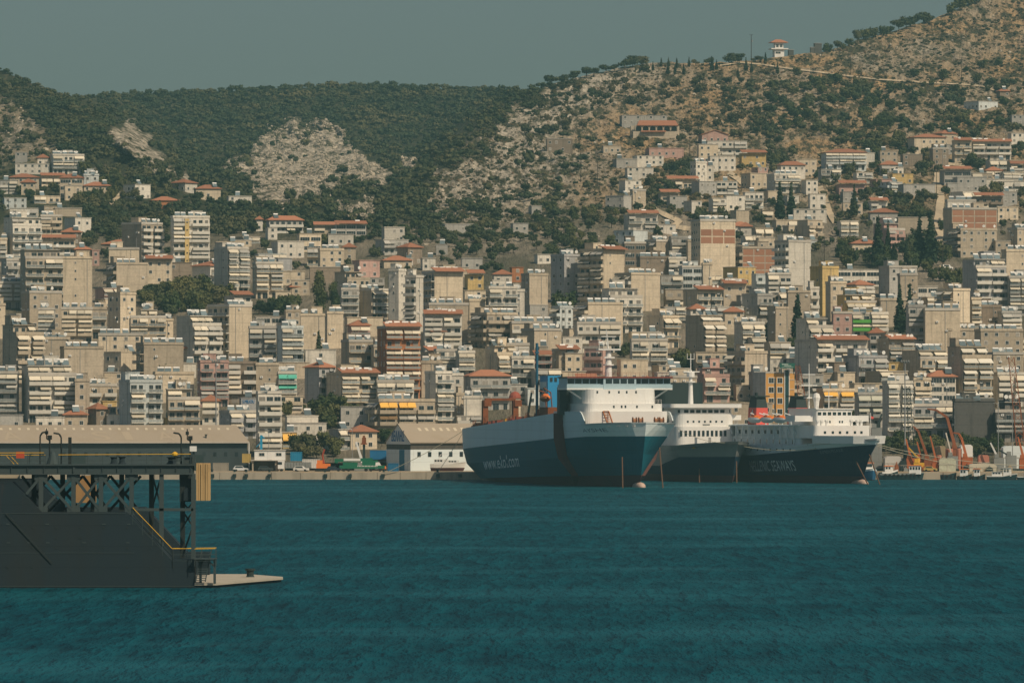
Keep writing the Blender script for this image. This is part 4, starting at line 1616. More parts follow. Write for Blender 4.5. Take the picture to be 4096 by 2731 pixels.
# --- grey-hulled white ferry in the middle
PH2 = 15.0
c2 = Vector(((2955 - CX) / F * 1527, 1527))
t = thing('passenger_ferry', 'middle ship with white superstructure, twelve tall front windows and grey and navy hull', 'ship', (c2.x - 88 * math.sin(R(PH2)), c2.y + 88 * math.cos(R(PH2)), 0), side_of(PH2), 'ships moored at the quay')
z7 = [(0, 9.5), (60, 10.0), (88, 11.3)]
h2 = Hull([
    dict(s0=4, s1=80, B=8.0, ta=0.7, ua=0.2, uf=0.4, p=1.6, q=1, z=[(0, -3), (99, -3)], m=0),
    dict(s0=2, s1=82, B=9.2, ta=0.8, ua=0.2, uf=0.42, p=1.8, q=1, z=[(0, 0), (99, 0)], m=0),
    dict(s0=1, s1=83, B=9.6, ta=0.9, ua=0.2, uf=0.45, p=1.9, q=1, z=[(0, 1.9), (99, 1.9)], m=1),
    dict(s0=0, s1=85, B=9.8, ta=0.95, ua=0.1, uf=0.52, p=2.0, q=0.9, z=[(0, 4.0), (45, 4.2), (60, 6.8), (99, 7.2)], m=2),
    dict(s0=0, s1=86, B=9.9, ta=0.95, ua=0.1, uf=0.56, p=2.0, q=0.85, z=[(0, 7.5), (60, 8.2), (99, 9.0)], m=2),
    dict(s0=0, s1=88, B=10, ta=1, ua=0.1, uf=0.60, p=2.2, q=0.75, z=z7, m=2)], 44)
h2.build([Mboot, Mnavy, Mgrey, Mgrey, Mgrey], t, 'hull', deck=(4, 0.9))
mb = MB()
rounded_block(mb, 6, 58, 8.7, 9.3, 15.2, 2.5)
mb.build('lower_superstructure', Mw, t)
mb = MB()
rounded_block(mb, 8, 57, 8.6, 15.2, 18.7, 2.8)
mb.build('superstructure', Mw, t)
for i in range(12):
    y = -7.3 + i * 1.27
    winbox(t, 'saloon_window', 58.0 if abs(y) < 6.4 else 57.8, y, 12.5, 0.72, 1.6)
for i in range(9):
    winbox(t, 'porthole', 57.0 if abs(-6.8 + i * 1.65) < 5.6 else 56.6, -6.8 + i * 1.65, 16.3, 0.5, 0.55)
mb = MB()
rounded_block(mb, 44, 56.5, 8.2, 18.7, 20.4, 2.0)
mb.build('bridge', Mw, t)
for i in range(9):
    y = -7.2 + i * 1.75
    winbox(t, 'bridge_window', 56.5 if abs(y) < 6.0 else 56.2, y, 19.0, 1.25, 0.85)
mb = MB()
rounded_block(mb, 42, 58.0, 10.6, 20.4, 21.5, 1.6)
mb.build('bridge_roof', Mw, t)
for sg in (-1, 1):
    mb = MB()
    mb.box(49, 55, sg * 8.1, sg * 11.0, 17.0, 18.4)
    mb.build('bridge_wing', Mw, t)
mb = MB()
mb.lathe((50, -2.2, 21.4), [(0.75, 0), (0.5, 6.5), (0.35, 9.5)], 10)
mb.lathe((50, -2.2, 27.5), [(1.3, 0), (1.3, 0.3)], 10)
mb.box(49.6, 50.4, -4.4, 0.3, 30.3, 30.6)
mb.lathe((50, -2.2, 29.0), [(1.1, 0), (1.1, 1.3)], 10)
mb.beam((50, -2.2, 30.5), (50, -2.2, 35.5), 0.3, n=6)
mb.beam((50, -3.2, 34.0), (50, -1.2, 34.0), 0.15)
mb.beam((50, -3.2, 34.0), (50, -3.2, 35.6), 0.12)
mb.beam((50, -1.2, 34.0), (50, -1.2, 35.6), 0.12)
mb.build('mast', Mw, t)
mb = MB()
rounded_block(mb, 14, 34, 7, 18.7, 27.5, 3.0)
mb.build('funnel_casing', Mdark, t)
for y in (-3.4, 0.6):
    mb = MB()
    mb.box(62, 64.5, y - 1.3, y + 1.3, 9.6, 12.2)
    mb.beam((63, y - 1.4, 9.5), (64.6, y + 1.4, 11), 0.3)
    mb.build('deck_winch', Mw, t)
mb = MB()
mb.box(58.05, 58.2, -1.2, 0.9, 15.45, 15.9)
mb.build('name_plate', Mgrey, t)
for s in (30, 32, 34, 36, 38, 40, 42):
    b = h2.at(s, 8.5)
    mb = MB()
    mb.box(s, s + 1.0, -b - 0.06, -b + 0.1, 7.7, 9.2)
    mb.build('vent_louvre', Mw, t)
mb = MB()
mb.box(70, 71.2, -h2.at(70, 9.4) - 0.1, -h2.at(71, 9.4) + 0.2, 9.2, 9.6)
mb.build('hawse_plate', Myel, t)
chain(P(2797, 1870, 1545), P0(2798, 1528), 'rusty anchor chain at the middle of the navy and grey bow')
chain(P(2946, 1845, 1529), P0(2947, 1524), 'rusty anchor chain at the stem of the grey-hulled white ferry')

# --- navy ferry on the right
PH3 = 25.0
bx, by = (3508 - CX) / F * 1500, 1500.0
t = thing('navy_ferry', 'right-hand ship with navy hull lettered HELLENIC SEAWAYS and twin red and black funnels', 'ship', (bx - 100 * math.sin(R(PH3)), by + 100 * math.cos(R(PH3)), 0), side_of(PH3), 'ships moored at the quay')
h3 = Hull([
    dict(s0=4, s1=88, B=7.0, ta=0.7, ua=0.2, uf=0.45, p=1.5, q=1, z=[(0, -3), (99, -3)], m=0),
    dict(s0=2, s1=91, B=8.3, ta=0.8, ua=0.2, uf=0.45, p=1.7, q=1, z=[(0, 0), (99, 0)], m=0),
    dict(s0=1, s1=92.5, B=8.7, ta=0.9, ua=0.2, uf=0.48, p=1.8, q=1, z=[(0, 1.9), (99, 2.0)], m=1),
    dict(s0=0, s1=95.5, B=9.0, ta=0.95, ua=0.1, uf=0.55, p=2.0, q=0.95, z=[(0, 5.0), (60, 5.2), (99, 6.8)], m=1),
    dict(s0=0, s1=99, B=9.2, ta=0.97, ua=0.1, uf=0.62, p=2.1, q=0.85, z=[(0, 7.4), (45, 7.3), (75, 8.9), (99, 10.6)], m=2),
    dict(s0=0, s1=100, B=9.3, ta=1, ua=0.1, uf=0.66, p=2.2, q=0.75, z=[(0, 9.9), (60, 9.9), (72, 10.3), (100, 12.2)], m=2)], 50)
h3.build([Mboot, Mnavy, Mbw, Mbw, Mdeck], t, 'hull', deck=(4, 0.5))
mb = MB()
rounded_block(mb, 4, 72, 8.3, 9.0, 12.6, 0.8)
mb.build('lower_deckhouse', Mbw, t)
mb = MB()
rounded_block(mb, 8, 72, 7.2, 12.6, 15.4, 0.8)
mb.build('upper_deckhouse', Mbw, t)
mb = MB()
mb.box(6, 72, -9.0, 9.0, 15.4, 15.75)
mb.build('boat_deck', Mbw, t)
for i in range(16):
    mb = MB()
    s = 12 + i * 3.8
    mb.box(s, s + 0.3, -9.0, -8.75, 10, 15.4)
    mb.beam((s, -8.9, 15.5), (s + 1.6, -8.9, 13.2), 0.25)
    mb.build('deck_post', Mbw, t)
for i in range(15):
    s = 14 + i * 3.8
    mb = MB()
    mb.box(s, s + 1.2, -8.36, -8.25, 10.6, 11.8)
    mb.build('cabin_window', Mwin, t)
    mb = MB()
    mb.box(s + 0.4, s + 1.5, -7.26, -7.15, 13.3, 14.3)
    mb.build('cabin_window', Mwin, t)
    if i > 3:
        b = h3.at(s, 9.0)
        mb = MB()
        mb.box(s, s + 0.7, -b - 0.05, -b + 0.2, 8.6, 9.3)
        mb.build('cabin_window', Mwin, t)
for s in (47, 54.5, 62):
    lifeboat(t, s, -9.2, 17.2, 7.2, Mbw)
    mb = MB()
    for q in (-2.6, 2.6):
        mb.path([(s + q, -7.2, 15.7), (s + q, -7.6, 18.4), (s + q, -9.3, 18.9)], 0.3)
    mb.build('davit', Mbw, t)
mb = MB()
rounded_block(mb, 60, 81, 8.6, 12.2, 15.6, 1.2)
mb.build('forward_deckhouse', Mw, t)
mb = MB()
rounded_block(mb, 60, 76, 5.6, 15.6, 20.0, 0.6)
mb.build('bridge', Mw, t)
mb = MB()
mb.box(59.6, 76.4, -5.9, 5.9, 20.0, 20.25)
mb.build('bridge_roof', Mw, t)
for i in range(7):
    winbox(t, 'bridge_window', 76.0, -4.6 + i * 1.53, 18.4, 1.05, 0.85)
for i, y in enumerate((-2.2, -1.4, 1.6, 2.4)):
    winbox(t, 'porthole', 76.0, y, 16.3, 0.45, 0.6)
for i, y in enumerate((-5.6, -3.2, -1.0, 1.2, 3.6, 5.6)):
    winbox(t, 'porthole', 81.0, y, 13.4, 0.7, 0.7)
for sg in (-1, 1):
    mb = MB()
    mb.box(69, 74.5, sg * 5.6, sg * 11.4, 16.7, 17.1)
    mb.box(74.3, 74.5, sg * 5.6, sg * 11.4, 17.1, 18.3)
    mb.box(69, 74.5, sg * 11.25, sg * 11.4, 17.1, 18.3)
    mb.build('bridge_wing', Mw, t)
mb = MB()
pts = [(80, -8.9), (88, -7.8), (95.5, -4.8), (98.6, 0), (95.5, 4.8), (88, 7.8), (80, 8.9)]
for (a, b), (c, d) in zip(pts, pts[1:]):
    mb.face([(a, b, 10.8), (c, d, 10.8), (c * 1.004, d * 1.04, 12.9), (a * 1.004, b * 1.04, 12.9)])
    mb.face([(a - .2, b * .97, 12.9), (c - .2, d * .97, 12.9), (c - .2, d * .97, 10.8), (a - .2, b * .97, 10.8)])
    mb.face([(a * 1.004, b * 1.04, 12.9), (c * 1.004, d * 1.04, 12.9), (c - .2, d * .97, 12.9), (a - .2, b * .97, 12.9)])
mb.build('bulwark', Mw, t, fix=False)
for y in (-6.2, 6.2):
    mb = MB()
    def fun(z0, z1, k0, k1, mi):
        pts0 = [(43 - 2.6 * k0, y - 1.9 * k0), (43 + 2.6 * k0, y - 1.9 * k0), (43 + 2.6 * k0, y + 1.9 * k0), (43 - 2.6 * k0, y + 1.9 * k0)]
        pts1 = [(43 - 2.6 * k1, y - 1.9 * k1), (43 + 2.6 * k1, y - 1.9 * k1), (43 + 2.6 * k1, y + 1.9 * k1), (43 - 2.6 * k1, y + 1.9 * k1)]
        for i in range(4):
            j = (i + 1) % 4
            mb.face([(*pts0[i], z0), (*pts0[j], z0), (*pts1[j], z1), (*pts1[i], z1)], mi)
        mb.face([(*p, z1) for p in pts1], mi)
    fun(15.7, 20.4, 1.0, 0.92, 0)
    fun(20.4, 23.4, 0.92, 0.72, 1)
    mb.box(40.4, 45.6, y - 2.3, y + 2.3, 23.4, 23.75, 1)
    mb.beam((42, y, 23.7), (42, y, 24.6), 0.9, mi=1, n=8)
    f = mb.build('funnel', [Mred, Mdark], t)
    mb = MB()
    mb.path([(42.2, y - 1.96, 18.0), (43.0, y - 1.95, 19.3), (43.8, y - 1.94, 18.7), (43.4, y - 1.94, 19.9)], 0.3)
    mb.build('emblem', Mw, f)
mb = MB()
mb.beam((66, -2.5, 20.2), (66, -2.5, 32.5), 0.5, w2=0.2, n=6)
mb.beam((66, -5.0, 26.5), (66, 0, 26.5), 0.25)
mb.beam((66, -4.4, 29.5), (66, -0.6, 29.5), 0.2)
mb.box(65, 67, -3.6, -1.4, 23.0, 23.3)
mb.lathe((67.5, -1.0, 20.2), [(0.6, 0), (0.8, 2.0), (1.1, 3.0), (0.8, 4.0), (0.1, 4.3)], 10)
mb.beam((72, 0.4, 20.2), (72, 0.4, 25), 0.35, w2=0.2, n=6)
mb.beam((72, -0.8, 23.6), (72, 1.6, 23.6), 0.2)
mb.build('mast', Mw, t)
mb = MB()
mb.beam((90, 3.5, 12), (90, 3.5, 19), 0.14)
mb.face([(90, 3.5, 18.2), (90, 4.5, 18.0), (90, 4.4, 17.4), (90, 3.5, 17.5)], 1)
mb.build('flagstaff', [Mw, Mred], t)
mb = MB()
for y in (-6.8, -5.6, -4.0, 3.6, 5.4, 6.6):
    mb.lathe((79, y, 15.6), [(0.4, 0), (0.4, 0.9), (0.62, 1.0), (0.62, 1.5)], 8)
mb.build('deck_vent', Mw, t)
mb = MB()
mb.lathe((0, 0, 0), [(0.01, 2.4), (0.7, 2.0), (1.1, 1.0), (1.2, 0), (1.1, -5)], 12, 0, 'x')
mb.build('bulbous_bow', MATS['bulb_pink'], t, loc=(92, 0, 0.0), smooth=True)
h3.letter('HELLENIC SEAWAYS', 43.5, 67.5, 2.9, 3.3, 2.95, 'hull_lettering', Mlet, t, 0.0)
h3.letter('EXPRESS PEGASUS', 80.5, 89.0, 8.0, 8.7, 0.75, 'bow_lettering', Mletd, t, 0.0)
chain(P(3425, 1845, 1506), P0(3474, 1490), 'rusty anchor chain slanting right from the bow of the navy ferry')
chain(P(3478, 1818, 1503), P0(3521, 1490), 'rusty anchor chain slanting right from the stem of the navy ferry')
ropeargs = dict(w=0.22, name='mooring_rope', cat='rope', group='mooring ropes', m=Mrope)
chain(P(2906, 1770, 1535), P(3400, 1768, 1508), 'thick pale rope sagging across from the middle ship to the navy ferry bow', sag=2.2, **ropeargs)
chain(P(2712, 1714, 1440), P(2906, 1770, 1533), 'thin rope from the big teal ferry bow down to the middle ship', sag=1.0, w=0.12, name='mooring_rope', cat='rope', group='mooring ropes', m=Mrope)
ropeargs['w'] = 0.16
chain(P(3510, 1778, 1500), P(4120, 1862, 1590), 'upper of two long ropes running from the navy ferry bow to the right', sag=1.2, **ropeargs)
chain(P(3510, 1784, 1500), P(4120, 1884, 1588), 'lower of two long ropes running from the navy ferry bow to the right', sag=1.6, **ropeargs)
chain(P(1860, 1718, 1589), P(1535, 1893, 1593.5), 'long taut rope from the big ferry stern to the far left bollard', sag=0.6, **ropeargs)
chain(P(1856, 1722, 1589), P(1750, 1890, 1593.5), 'short steep rope from the big ferry stern to the nearer bollard', sag=0.3, **ropeargs)
# ---------------------------------------------------------------- floating dry dock in the foreground
DK = 646.0
def dz(zx, zy, d=DK):
    p = P(zx / 1.96, 1700 + zy / 1.96, d)
    return p.x, p.z
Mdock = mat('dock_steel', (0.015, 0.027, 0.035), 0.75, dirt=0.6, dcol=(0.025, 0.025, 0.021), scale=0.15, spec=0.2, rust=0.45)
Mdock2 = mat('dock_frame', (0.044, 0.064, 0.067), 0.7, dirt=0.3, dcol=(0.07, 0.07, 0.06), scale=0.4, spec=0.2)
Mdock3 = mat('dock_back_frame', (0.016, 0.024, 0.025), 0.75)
Mfend = mat('fender_timber', (0.47, 0.32, 0.15), 0.85, dirt=0.8, dcol=(0.30, 0.19, 0.085), scale=1.2)
Mpont = mat('pontoon_deck', (0.40, 0.36, 0.29), 0.9, dirt=0.5, dcol=(0.28, 0.25, 0.2), scale=0.3, streak=False)
dock = thing('floating_dock', 'dark steel floating dry dock with yellow handrails in the near left foreground', 'dry dock', (-59, DK, 0))
def dpart(name, mb, m, parent=None):
    mb.v = [(x + 59, y - DK, z) for x, y, z in mb.v]
    return mb.build(name, m, parent or dock)
poly = [(-400, 445), (95, 445), (330, 680), (995, 680), (1340, 1050), (1525, 1048), (1525, 1330), (-400, 1330)]
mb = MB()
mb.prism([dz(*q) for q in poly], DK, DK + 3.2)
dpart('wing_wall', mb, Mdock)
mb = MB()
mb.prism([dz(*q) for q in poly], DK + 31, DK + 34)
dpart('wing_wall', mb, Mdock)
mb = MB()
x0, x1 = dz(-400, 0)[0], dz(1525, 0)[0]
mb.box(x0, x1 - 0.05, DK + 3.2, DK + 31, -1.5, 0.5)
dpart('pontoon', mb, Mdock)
# weld seams and shell fittings
for zy in (690, 1000, 1262):
    mb = MB()
    a, b = dz(-200, zy), dz(985 if zy < 1000 else (1050 if zy < 1200 else 1520), zy)
    mb.box(a[0], b[0], DK - 0.05, DK + 0.1, a[1] - 0.03, a[1] + 0.03)
    dpart('rubbing_strip', mb, Mdock2)
for zy, xs in ((800, (255, 440, 628, 812, 998)), (775, (60, 370, 815, 1010)), (882, (440, 630)), (920, (65, 228, 375, 660, 1003)), (960, (255, 440, 630, 812, 998, 1180)),
               (1112, (60, 255, 628, 812, 995, 1180, 1360, 1480)), (1275, (60, 255, 440, 628, 812, 995, 1180, 1360, 1485))):
    for zx in xs:
        mb = MB()
        x, z = dz(zx, zy)
        w = 0.12 if zy not in (775, 920) else 0.2
        h = 0.10 if zy not in (775, 920) else 0.06
        mb.box(x - w, x + w, DK - 0.05, DK + 0.1, z - h, z + h)
        dpart('shell_fitting', mb, Mdock3 if zy not in (775, 920) else Mdock2)
mb = MB()
a, b = dz(50, 695), dz(405, 1080)
mb.beam((a[0], DK, a[1]), (b[0], DK, b[1]), 0.24)
dpart('drain_pipe', mb, Mdock3)
# top walkway girder
gx0, gx1 = dz(-400, 0)[0], dz(1530, 0)[0]
zt_, zb_ = dz(0, 305)[1], dz(0, 380)[1]
mb = MB()
mb.box(gx0, gx1, DK - 0.15, DK + 4.0, zt_ - 0.18, zt_)
mb.box(gx0, gx1 - 0.3, DK + 0.1, DK + 0.3, zb_, zt_ - 0.18)
mb.box(gx0, gx1 - 0.3, DK - 0.1, DK + 0.5, zb_ - 0.1, zb_)
mb.box(gx0, gx1 - 0.3, DK + 3.4, DK + 3.6, zb_, zt_ - 0.18)
mb.box(dz(575, 0)[0], dz(590, 0)[0], DK, DK + 0.2, zb_, zt_ - 0.18)
dpart('walkway_girder', mb, Mdock2)
mb = MB()
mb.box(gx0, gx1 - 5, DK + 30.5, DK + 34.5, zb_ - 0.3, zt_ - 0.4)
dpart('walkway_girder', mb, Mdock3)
def post(zx, y0, y1, d=DK + 0.3, w=0.5, m=None, name='post'):
    mb = MB()
    a, b = dz(zx, y0), dz(zx, y1)
    mb.box(a[0] - w / 2, a[0] + w / 2, d - 0.2, d + 0.2, b[1], a[1])
    dpart(name, mb, m or Mdock2)
def brace(p, q, d=DK + 0.3, w=0.42, m=None, name='brace'):
    mb = MB()
    a, b = dz(*p), dz(*q)
    mb.beam((a[0], d, a[1]), (b[0], d, b[1]), w, min(0.3, w))
    dpart(name, mb, m or Mdock2)
for zx, y1 in ((320, 682), (575, 682), (790, 682), (1030, 700), (1265, 945), (1515, 1050)):
    post(zx, 380, y1)
for zx, y1 in ((250, 682), (475, 682), (715, 682), (940, 682), (1175, 860), (1420, 1045)):
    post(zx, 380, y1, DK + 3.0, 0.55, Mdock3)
xs = [95, 320, 575, 790, 1030]
for i, (a, b) in enumerate(zip(xs, xs[1:])):
    if i:
        brace((a, 400), (b, 676), DK + 0.32, name='brace')
        brace((b, 400), (a, 676), DK + 0.36, name='brace')
    else:
        brace((320, 400), (205, 540), DK + 0.34)
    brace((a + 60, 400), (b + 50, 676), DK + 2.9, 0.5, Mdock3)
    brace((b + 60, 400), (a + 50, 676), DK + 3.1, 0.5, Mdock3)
    for zx in (a, b):
        mb = MB()
        for zy in (400, 668):
            x, z = dz(zx, zy)
            mb.box(x - 0.75, x + 0.75, DK + 0.15, DK + 0.42, z - 0.45, z + 0.45)
        dpart('gusset_plate', mb, Mdock2) if zx == b else None
mb = MB()
a, b = dz(1030, 650), dz(1515, 672)
mb.box(a[0], b[0], DK + 0.1, DK + 0.5, b[1], a[1])
dpart('tie_beam', mb, Mdock2)
for p, q in (((1185, 385), (1262, 655)), ((1262, 385), (1185, 655)), ((1425, 670), (1510, 800)), ((1510, 670), (1425, 800)), ((1425, 1030), (1505, 800)), ((1425, 605), (1465, 650)), ((1510, 605), (1470, 650))):
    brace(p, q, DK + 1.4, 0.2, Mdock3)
mb = MB()
a, b = dz(1405, 380), dz(1520, 600)
mb.box(a[0], b[0] - 0.2, DK + 0.9, DK + 3.2, b[1], a[1])
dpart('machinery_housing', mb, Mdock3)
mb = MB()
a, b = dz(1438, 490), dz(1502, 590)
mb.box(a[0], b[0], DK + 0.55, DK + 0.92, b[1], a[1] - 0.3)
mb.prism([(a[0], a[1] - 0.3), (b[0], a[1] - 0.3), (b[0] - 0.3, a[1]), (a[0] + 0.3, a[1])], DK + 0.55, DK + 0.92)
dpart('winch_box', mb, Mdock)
# timber faced fender
a, b = dz(1533, 297), dz(1643, 592)
mb = MB()
n = 6
w = (b[0] - a[0]) / n
for i in range(n):
    mb.box(a[0] + i * w + 0.02, a[0] + (i + 1) * w - 0.02, DK + 0.95 + 0.10 * (i % 2), DK + 1.25, b[1], a[1] - 0.06 * (i % 3))
mb.box(a[0], b[0], DK + 1.2, DK + 2.4, b[1] + 0.02, a[1] - 0.02)
dpart('timber_fender', mb, Mfend)
mb = MB()
mb.box(dz(430, 0)[0], dz(610, 0)[0], DK + 28, DK + 29, dz(0, 640)[1], dz(0, 420)[1])
dpart('timber_fender', mb, mat('fender_far', (0.34, 0.2, 0.08), 0.9, dirt=0.5, dcol=(0.2, 0.1, 0.05), scale=1.0))
# handrails
def rail(pts, h, name='handrail', posts=True, m=None, d=DK + 0.0, step=1.6, mid=True):
    mb, m2 = MB(), MB()
    P3 = [(dz(*q)[0], d, dz(*q)[1]) for q in pts]
    mb.path(P3, 0.08, n=6)
    dpart(name, mb, m or Myel)
    for p, q in zip(P3, P3[1:]):
        L = math.dist(p, q)
        k = max(1, int(L / step))
        for i in range(k + 1):
            u = i / k
            x, z = p[0] + (q[0] - p[0]) * u, p[2] + (q[2] - p[2]) * u
            m2.beam((x, d, z), (x, d, z - h), 0.06)
        if mid:
            for f in (0.35, 0.7):
                m2.beam((p[0], d, p[2] - h * f), (q[0], d, q[2] - h * f), 0.045)
    dpart('rail_stanchions', m2, Mdock2)
rail([(458, 232), (1495, 226)], 2.0)
rail([(-300, 218), (345, 216)], 2.3)
rail([(-300, 238), (335, 236)], 2.0, d=DK + 3.6)
rail([(1040, 645), (1350, 967), (1500, 966)], 2.0)
rail([(1350, 968), (1692, 963)], 2.05, d=DK + 1.6)
rail([(1528, 968), (1692, 965)], 2.0, d=DK - 0.9)
brace((50, 240), (110, 305), DK + 0.2, 0.07, Myel, 'stair_rail')
brace((80, 240), (142, 305), DK + 0.2, 0.07, Myel, 'stair_rail')
# boarding platform, ladder and apron
mb = MB()
a, b = dz(1522, 1043), dz(1697, 1050)
mb.box(a[0], b[0], DK - 1.0, DK + 2.0, b[1], a[1])
dpart('boarding_platform', mb, Mdock2)
for zx in (1570, 1685):
    post(zx, 1050, 1240, DK + (0.6 if zx == 1570 else -0.6), 0.28, Mdock2)
brace((1625, 1052), (1682, 1105), DK - 0.6, 0.2)
brace((1545, 1052), (1570, 1090), DK + 0.6, 0.2)
brace((1600, 1052), (1572, 1090), DK + 0.6, 0.2)
mb = MB()
for q in (0, 1):
    a, b = dz(1585 + 75 * q, 970 + 90 * 0), dz(1535 + 75 * q, 1225)
    mb.beam((a[0], DK - 0.3, a[1]), (b[0], DK - 0.3, b[1]), 0.12)
for i in range(9):
    zy = 1215 - i * 18
    a, b = dz(1540 + (1225 - zy) * 0.2, zy), dz(1612 + (1225 - zy) * 0.2, zy)
    mb.beam((a[0], DK - 0.3, a[1]), (b[0], DK - 0.3, b[1]), 0.09)
dpart('ladder', mb, Mdock2)
ap = [(P(778, 0, DK).x, DK), (P(862, 0, DK).x, DK), (-27.3, 667.5), (-27.4, 669.5), (-32.1, 680.5), (-38.8, 680.5)]
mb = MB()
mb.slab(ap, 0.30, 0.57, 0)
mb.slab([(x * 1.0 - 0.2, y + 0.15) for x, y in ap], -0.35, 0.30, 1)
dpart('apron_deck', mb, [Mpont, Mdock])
mb = MB()
mb.lathe((P(1000, 0, 668).x, 668.5, 0.57), [(0.55, 0), (0.42, 0.15), (0.42, 0.7), (0.6, 0.8), (0.6, 1.0)], 10)
dpart('bollard', mb, Mdark)
# deck fittings on the walkway
def goose(zx, zy, back, name='goose_neck_vent'):
    mb = MB()
    x, z = dz(zx, zy)
    b = dz(0, 305)[1]
    mb.path([(x, DK + 2.2, b), (x, DK + 2.2, z - 0.5), (x + back * 0.25, DK + 2.2, z - 0.1), (x + back * 0.9, DK + 2.2, z)], 0.2, n=6)
    dpart(name, mb, Mdock3)
goose(302, 52, 1)
goose(468, 62, -1)
goose(1412, 60, -1)
for zx, zy in ((375, 80), (1482, 85)):
    mb = MB()
    x, z = dz(zx, zy)
    b = dz(0, 305)[1]
    mb.beam((x, DK + 2.6, b), (x, DK + 2.6, z), 0.22, n=6)
    mb.box(x - 0.25, x + 0.25, DK + 2.4, DK + 2.8, z - 0.5, z)
    x2, z2 = dz(zx - 24, zy - 55)
    mb.path([(x, DK + 2.6, z - 0.6), (x2, DK + 2.6, z - 0.4), (x2, DK + 2.6, z2)], 0.14, n=6)
    mb.box(x2 - 0.18, x2 + 0.18, DK + 2.4, DK + 2.8, z2 - 0.7, z2 - 0.3)
    dpart('signal_mast', mb, Mdock3)
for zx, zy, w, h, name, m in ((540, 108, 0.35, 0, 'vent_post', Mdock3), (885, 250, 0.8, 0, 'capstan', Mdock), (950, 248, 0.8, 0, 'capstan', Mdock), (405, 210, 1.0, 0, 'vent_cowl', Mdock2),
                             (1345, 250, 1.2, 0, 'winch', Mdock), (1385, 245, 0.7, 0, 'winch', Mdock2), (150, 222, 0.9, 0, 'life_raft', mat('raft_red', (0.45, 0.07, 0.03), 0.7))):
    mb = MB()
    x, z = dz(zx, zy)
    b = dz(0, 305)[1]
    if name in ('capstan', 'winch'):
        mb.lathe((x, DK + 1.5, b), [(w * 0.6, 0), (w * 0.4, (z - b) * 0.3), (w * 0.4, (z - b) * 0.8), (w * 0.6, z - b)], 10)
    elif name == 'vent_cowl':
        mb.lathe((x, DK + 1.5, b), [(w * 0.75, 0), (w * 0.35, (z - b) * 0.8), (w * 0.2, z - b)], 10)
    else:
        mb.box(x - w / 2, x + w / 2, DK + 1.2, DK + 1.8, b if name != 'life_raft' else z - 0.55, z + 0.2)
    dpart(name, mb, m)
mb = MB()
x, z = dz(1370, 225)
mb.lathe((x, DK + 0.2, z - 0.3), [(0.1, 0), (0.36, 0.15), (0.36, 0.35), (0.1, 0.55)], 10)
dpart('warning_lamp', mb, Myel)
mb = MB()
x, z = dz(1515, 185)
mb.beam((x, DK + 0.6, dz(0, 300)[1]), (x, DK + 0.6, z), 0.16)
mb.box(x - 0.42, x + 0.35, DK + 0.3, DK + 0.9, z - 0.3, z + 0.3, 1)
dpart('flood_light', mb, [Mdock2, Mw])
mb = MB()
a, b = dz(1430, 252), dz(1525, 300)
mb.box(a[0], b[0], DK + 1, DK + 2.6, b[1], a[1])
dpart('control_cabin', mb, Mdock2)

# ---------------------------------------------------------------- warehouses on the quay
Mtin = mat('tin_roof', (0.345, 0.285, 0.215), 0.8, dirt=0.6, dcol=(0.30, 0.235, 0.16), scale=0.2)
Mtind = mat('dark_cladding', (0.040, 0.056, 0.062), 0.8, dirt=0.5, dcol=(0.03, 0.035, 0.035), scale=0.3)
Msky = mat('roof_light', (0.58, 0.50, 0.37), 0.5)
Mfaint = mat('faded_roof_paint', (0.385, 0.315, 0.23), 0.85)
E = P(995, 1768, 1618)
th = R(4)
Lw = 90.0
t = thing('warehouse', 'long tin-roofed warehouse with dark walls and a row of roof lights behind the floating dock', 'warehouse', (E.x - Lw * math.cos(th), E.y - Lw * math.sin(th), 2.2), th)
He = E.z - 2.2
mb = MB()
mb.box(0.3, Lw - 0.4, 0.4, 22, -2, He)
mb.build('wall', Mtind, t)
rz_ = P(900, 1699, 1629).z - 2.2
mb = MB()
mb.face([(-0.5, -0.5, He), (Lw + 0.2, -0.5, He), (Lw - 3.4, 11, rz_), (-0.5, 11, rz_)])
mb.face([(Lw - 3.4, 11, rz_), (Lw + 0.2, 22.5, He), (-0.5, 22.5, He), (-0.5, 11, rz_)])
mb.face([(Lw + 0.2, -0.5, He), (Lw + 0.2, 22.5, He), (Lw - 3.4, 11, rz_)])
mb.face([(-0.5, -0.5, He), (-0.5, 11, rz_), (-0.5, 22.5, He)])
roof = mb.build('roof', Mtin, t)
mb = MB()
mb.box(-0.5, Lw + 0.2, -0.72, -0.5, He - 0.25, He + 0.05)
mb.build('gutter', M_slab, t)
def on_roof(x, f, up=0.06):
    return (x, -0.5 + 11.5 * f, He + (rz_ - He) * f + up)
for i in range(33):
    x = Lw - 6.2 - i * 2.62
    if x > 2:
        mb = MB()
        mb.face([on_roof(x, 0.70), on_roof(x + 0.75, 0.70), on_roof(x + 0.55, 0.82), on_roof(x - 0.2, 0.82)])
        mb.build('roof_light', Msky, t, fix=False)
for ch, px, w in (('A', 20, 6), ('S', 380, 5.5), ('I', 505, 2.5), ('A', 640, 5)):
    vs, fs, tw = text_mesh(ch, 1.0)
    x0 = Lw - (995 - px) / 13.85
    mb = MB()
    mb.v = [on_roof(x0 + x / tw * w * 0.9 - y * 1.5, 0.12 + 0.5 * y, 0.05) for x, y in vs]
    mb.f, mb.m = list(fs), [0] * len(fs)
    mb.build('roof_lettering', Mfaint, t, fix=False)
for i in range(24):
    mb = MB()
    x = Lw - 4 - i * 3.1
    mb.box(x, x + 0.9, 0.32, 0.5, 4.2, 5.4)
    mb.build('window', M_glass, t)
for x in (Lw - 18, Lw - 52):
    mb = MB()
    mb.box(x, x + 5, 0.33, 0.5, 0, 4.6)
    mb.build('door', Mdark, t)
mb = MB()
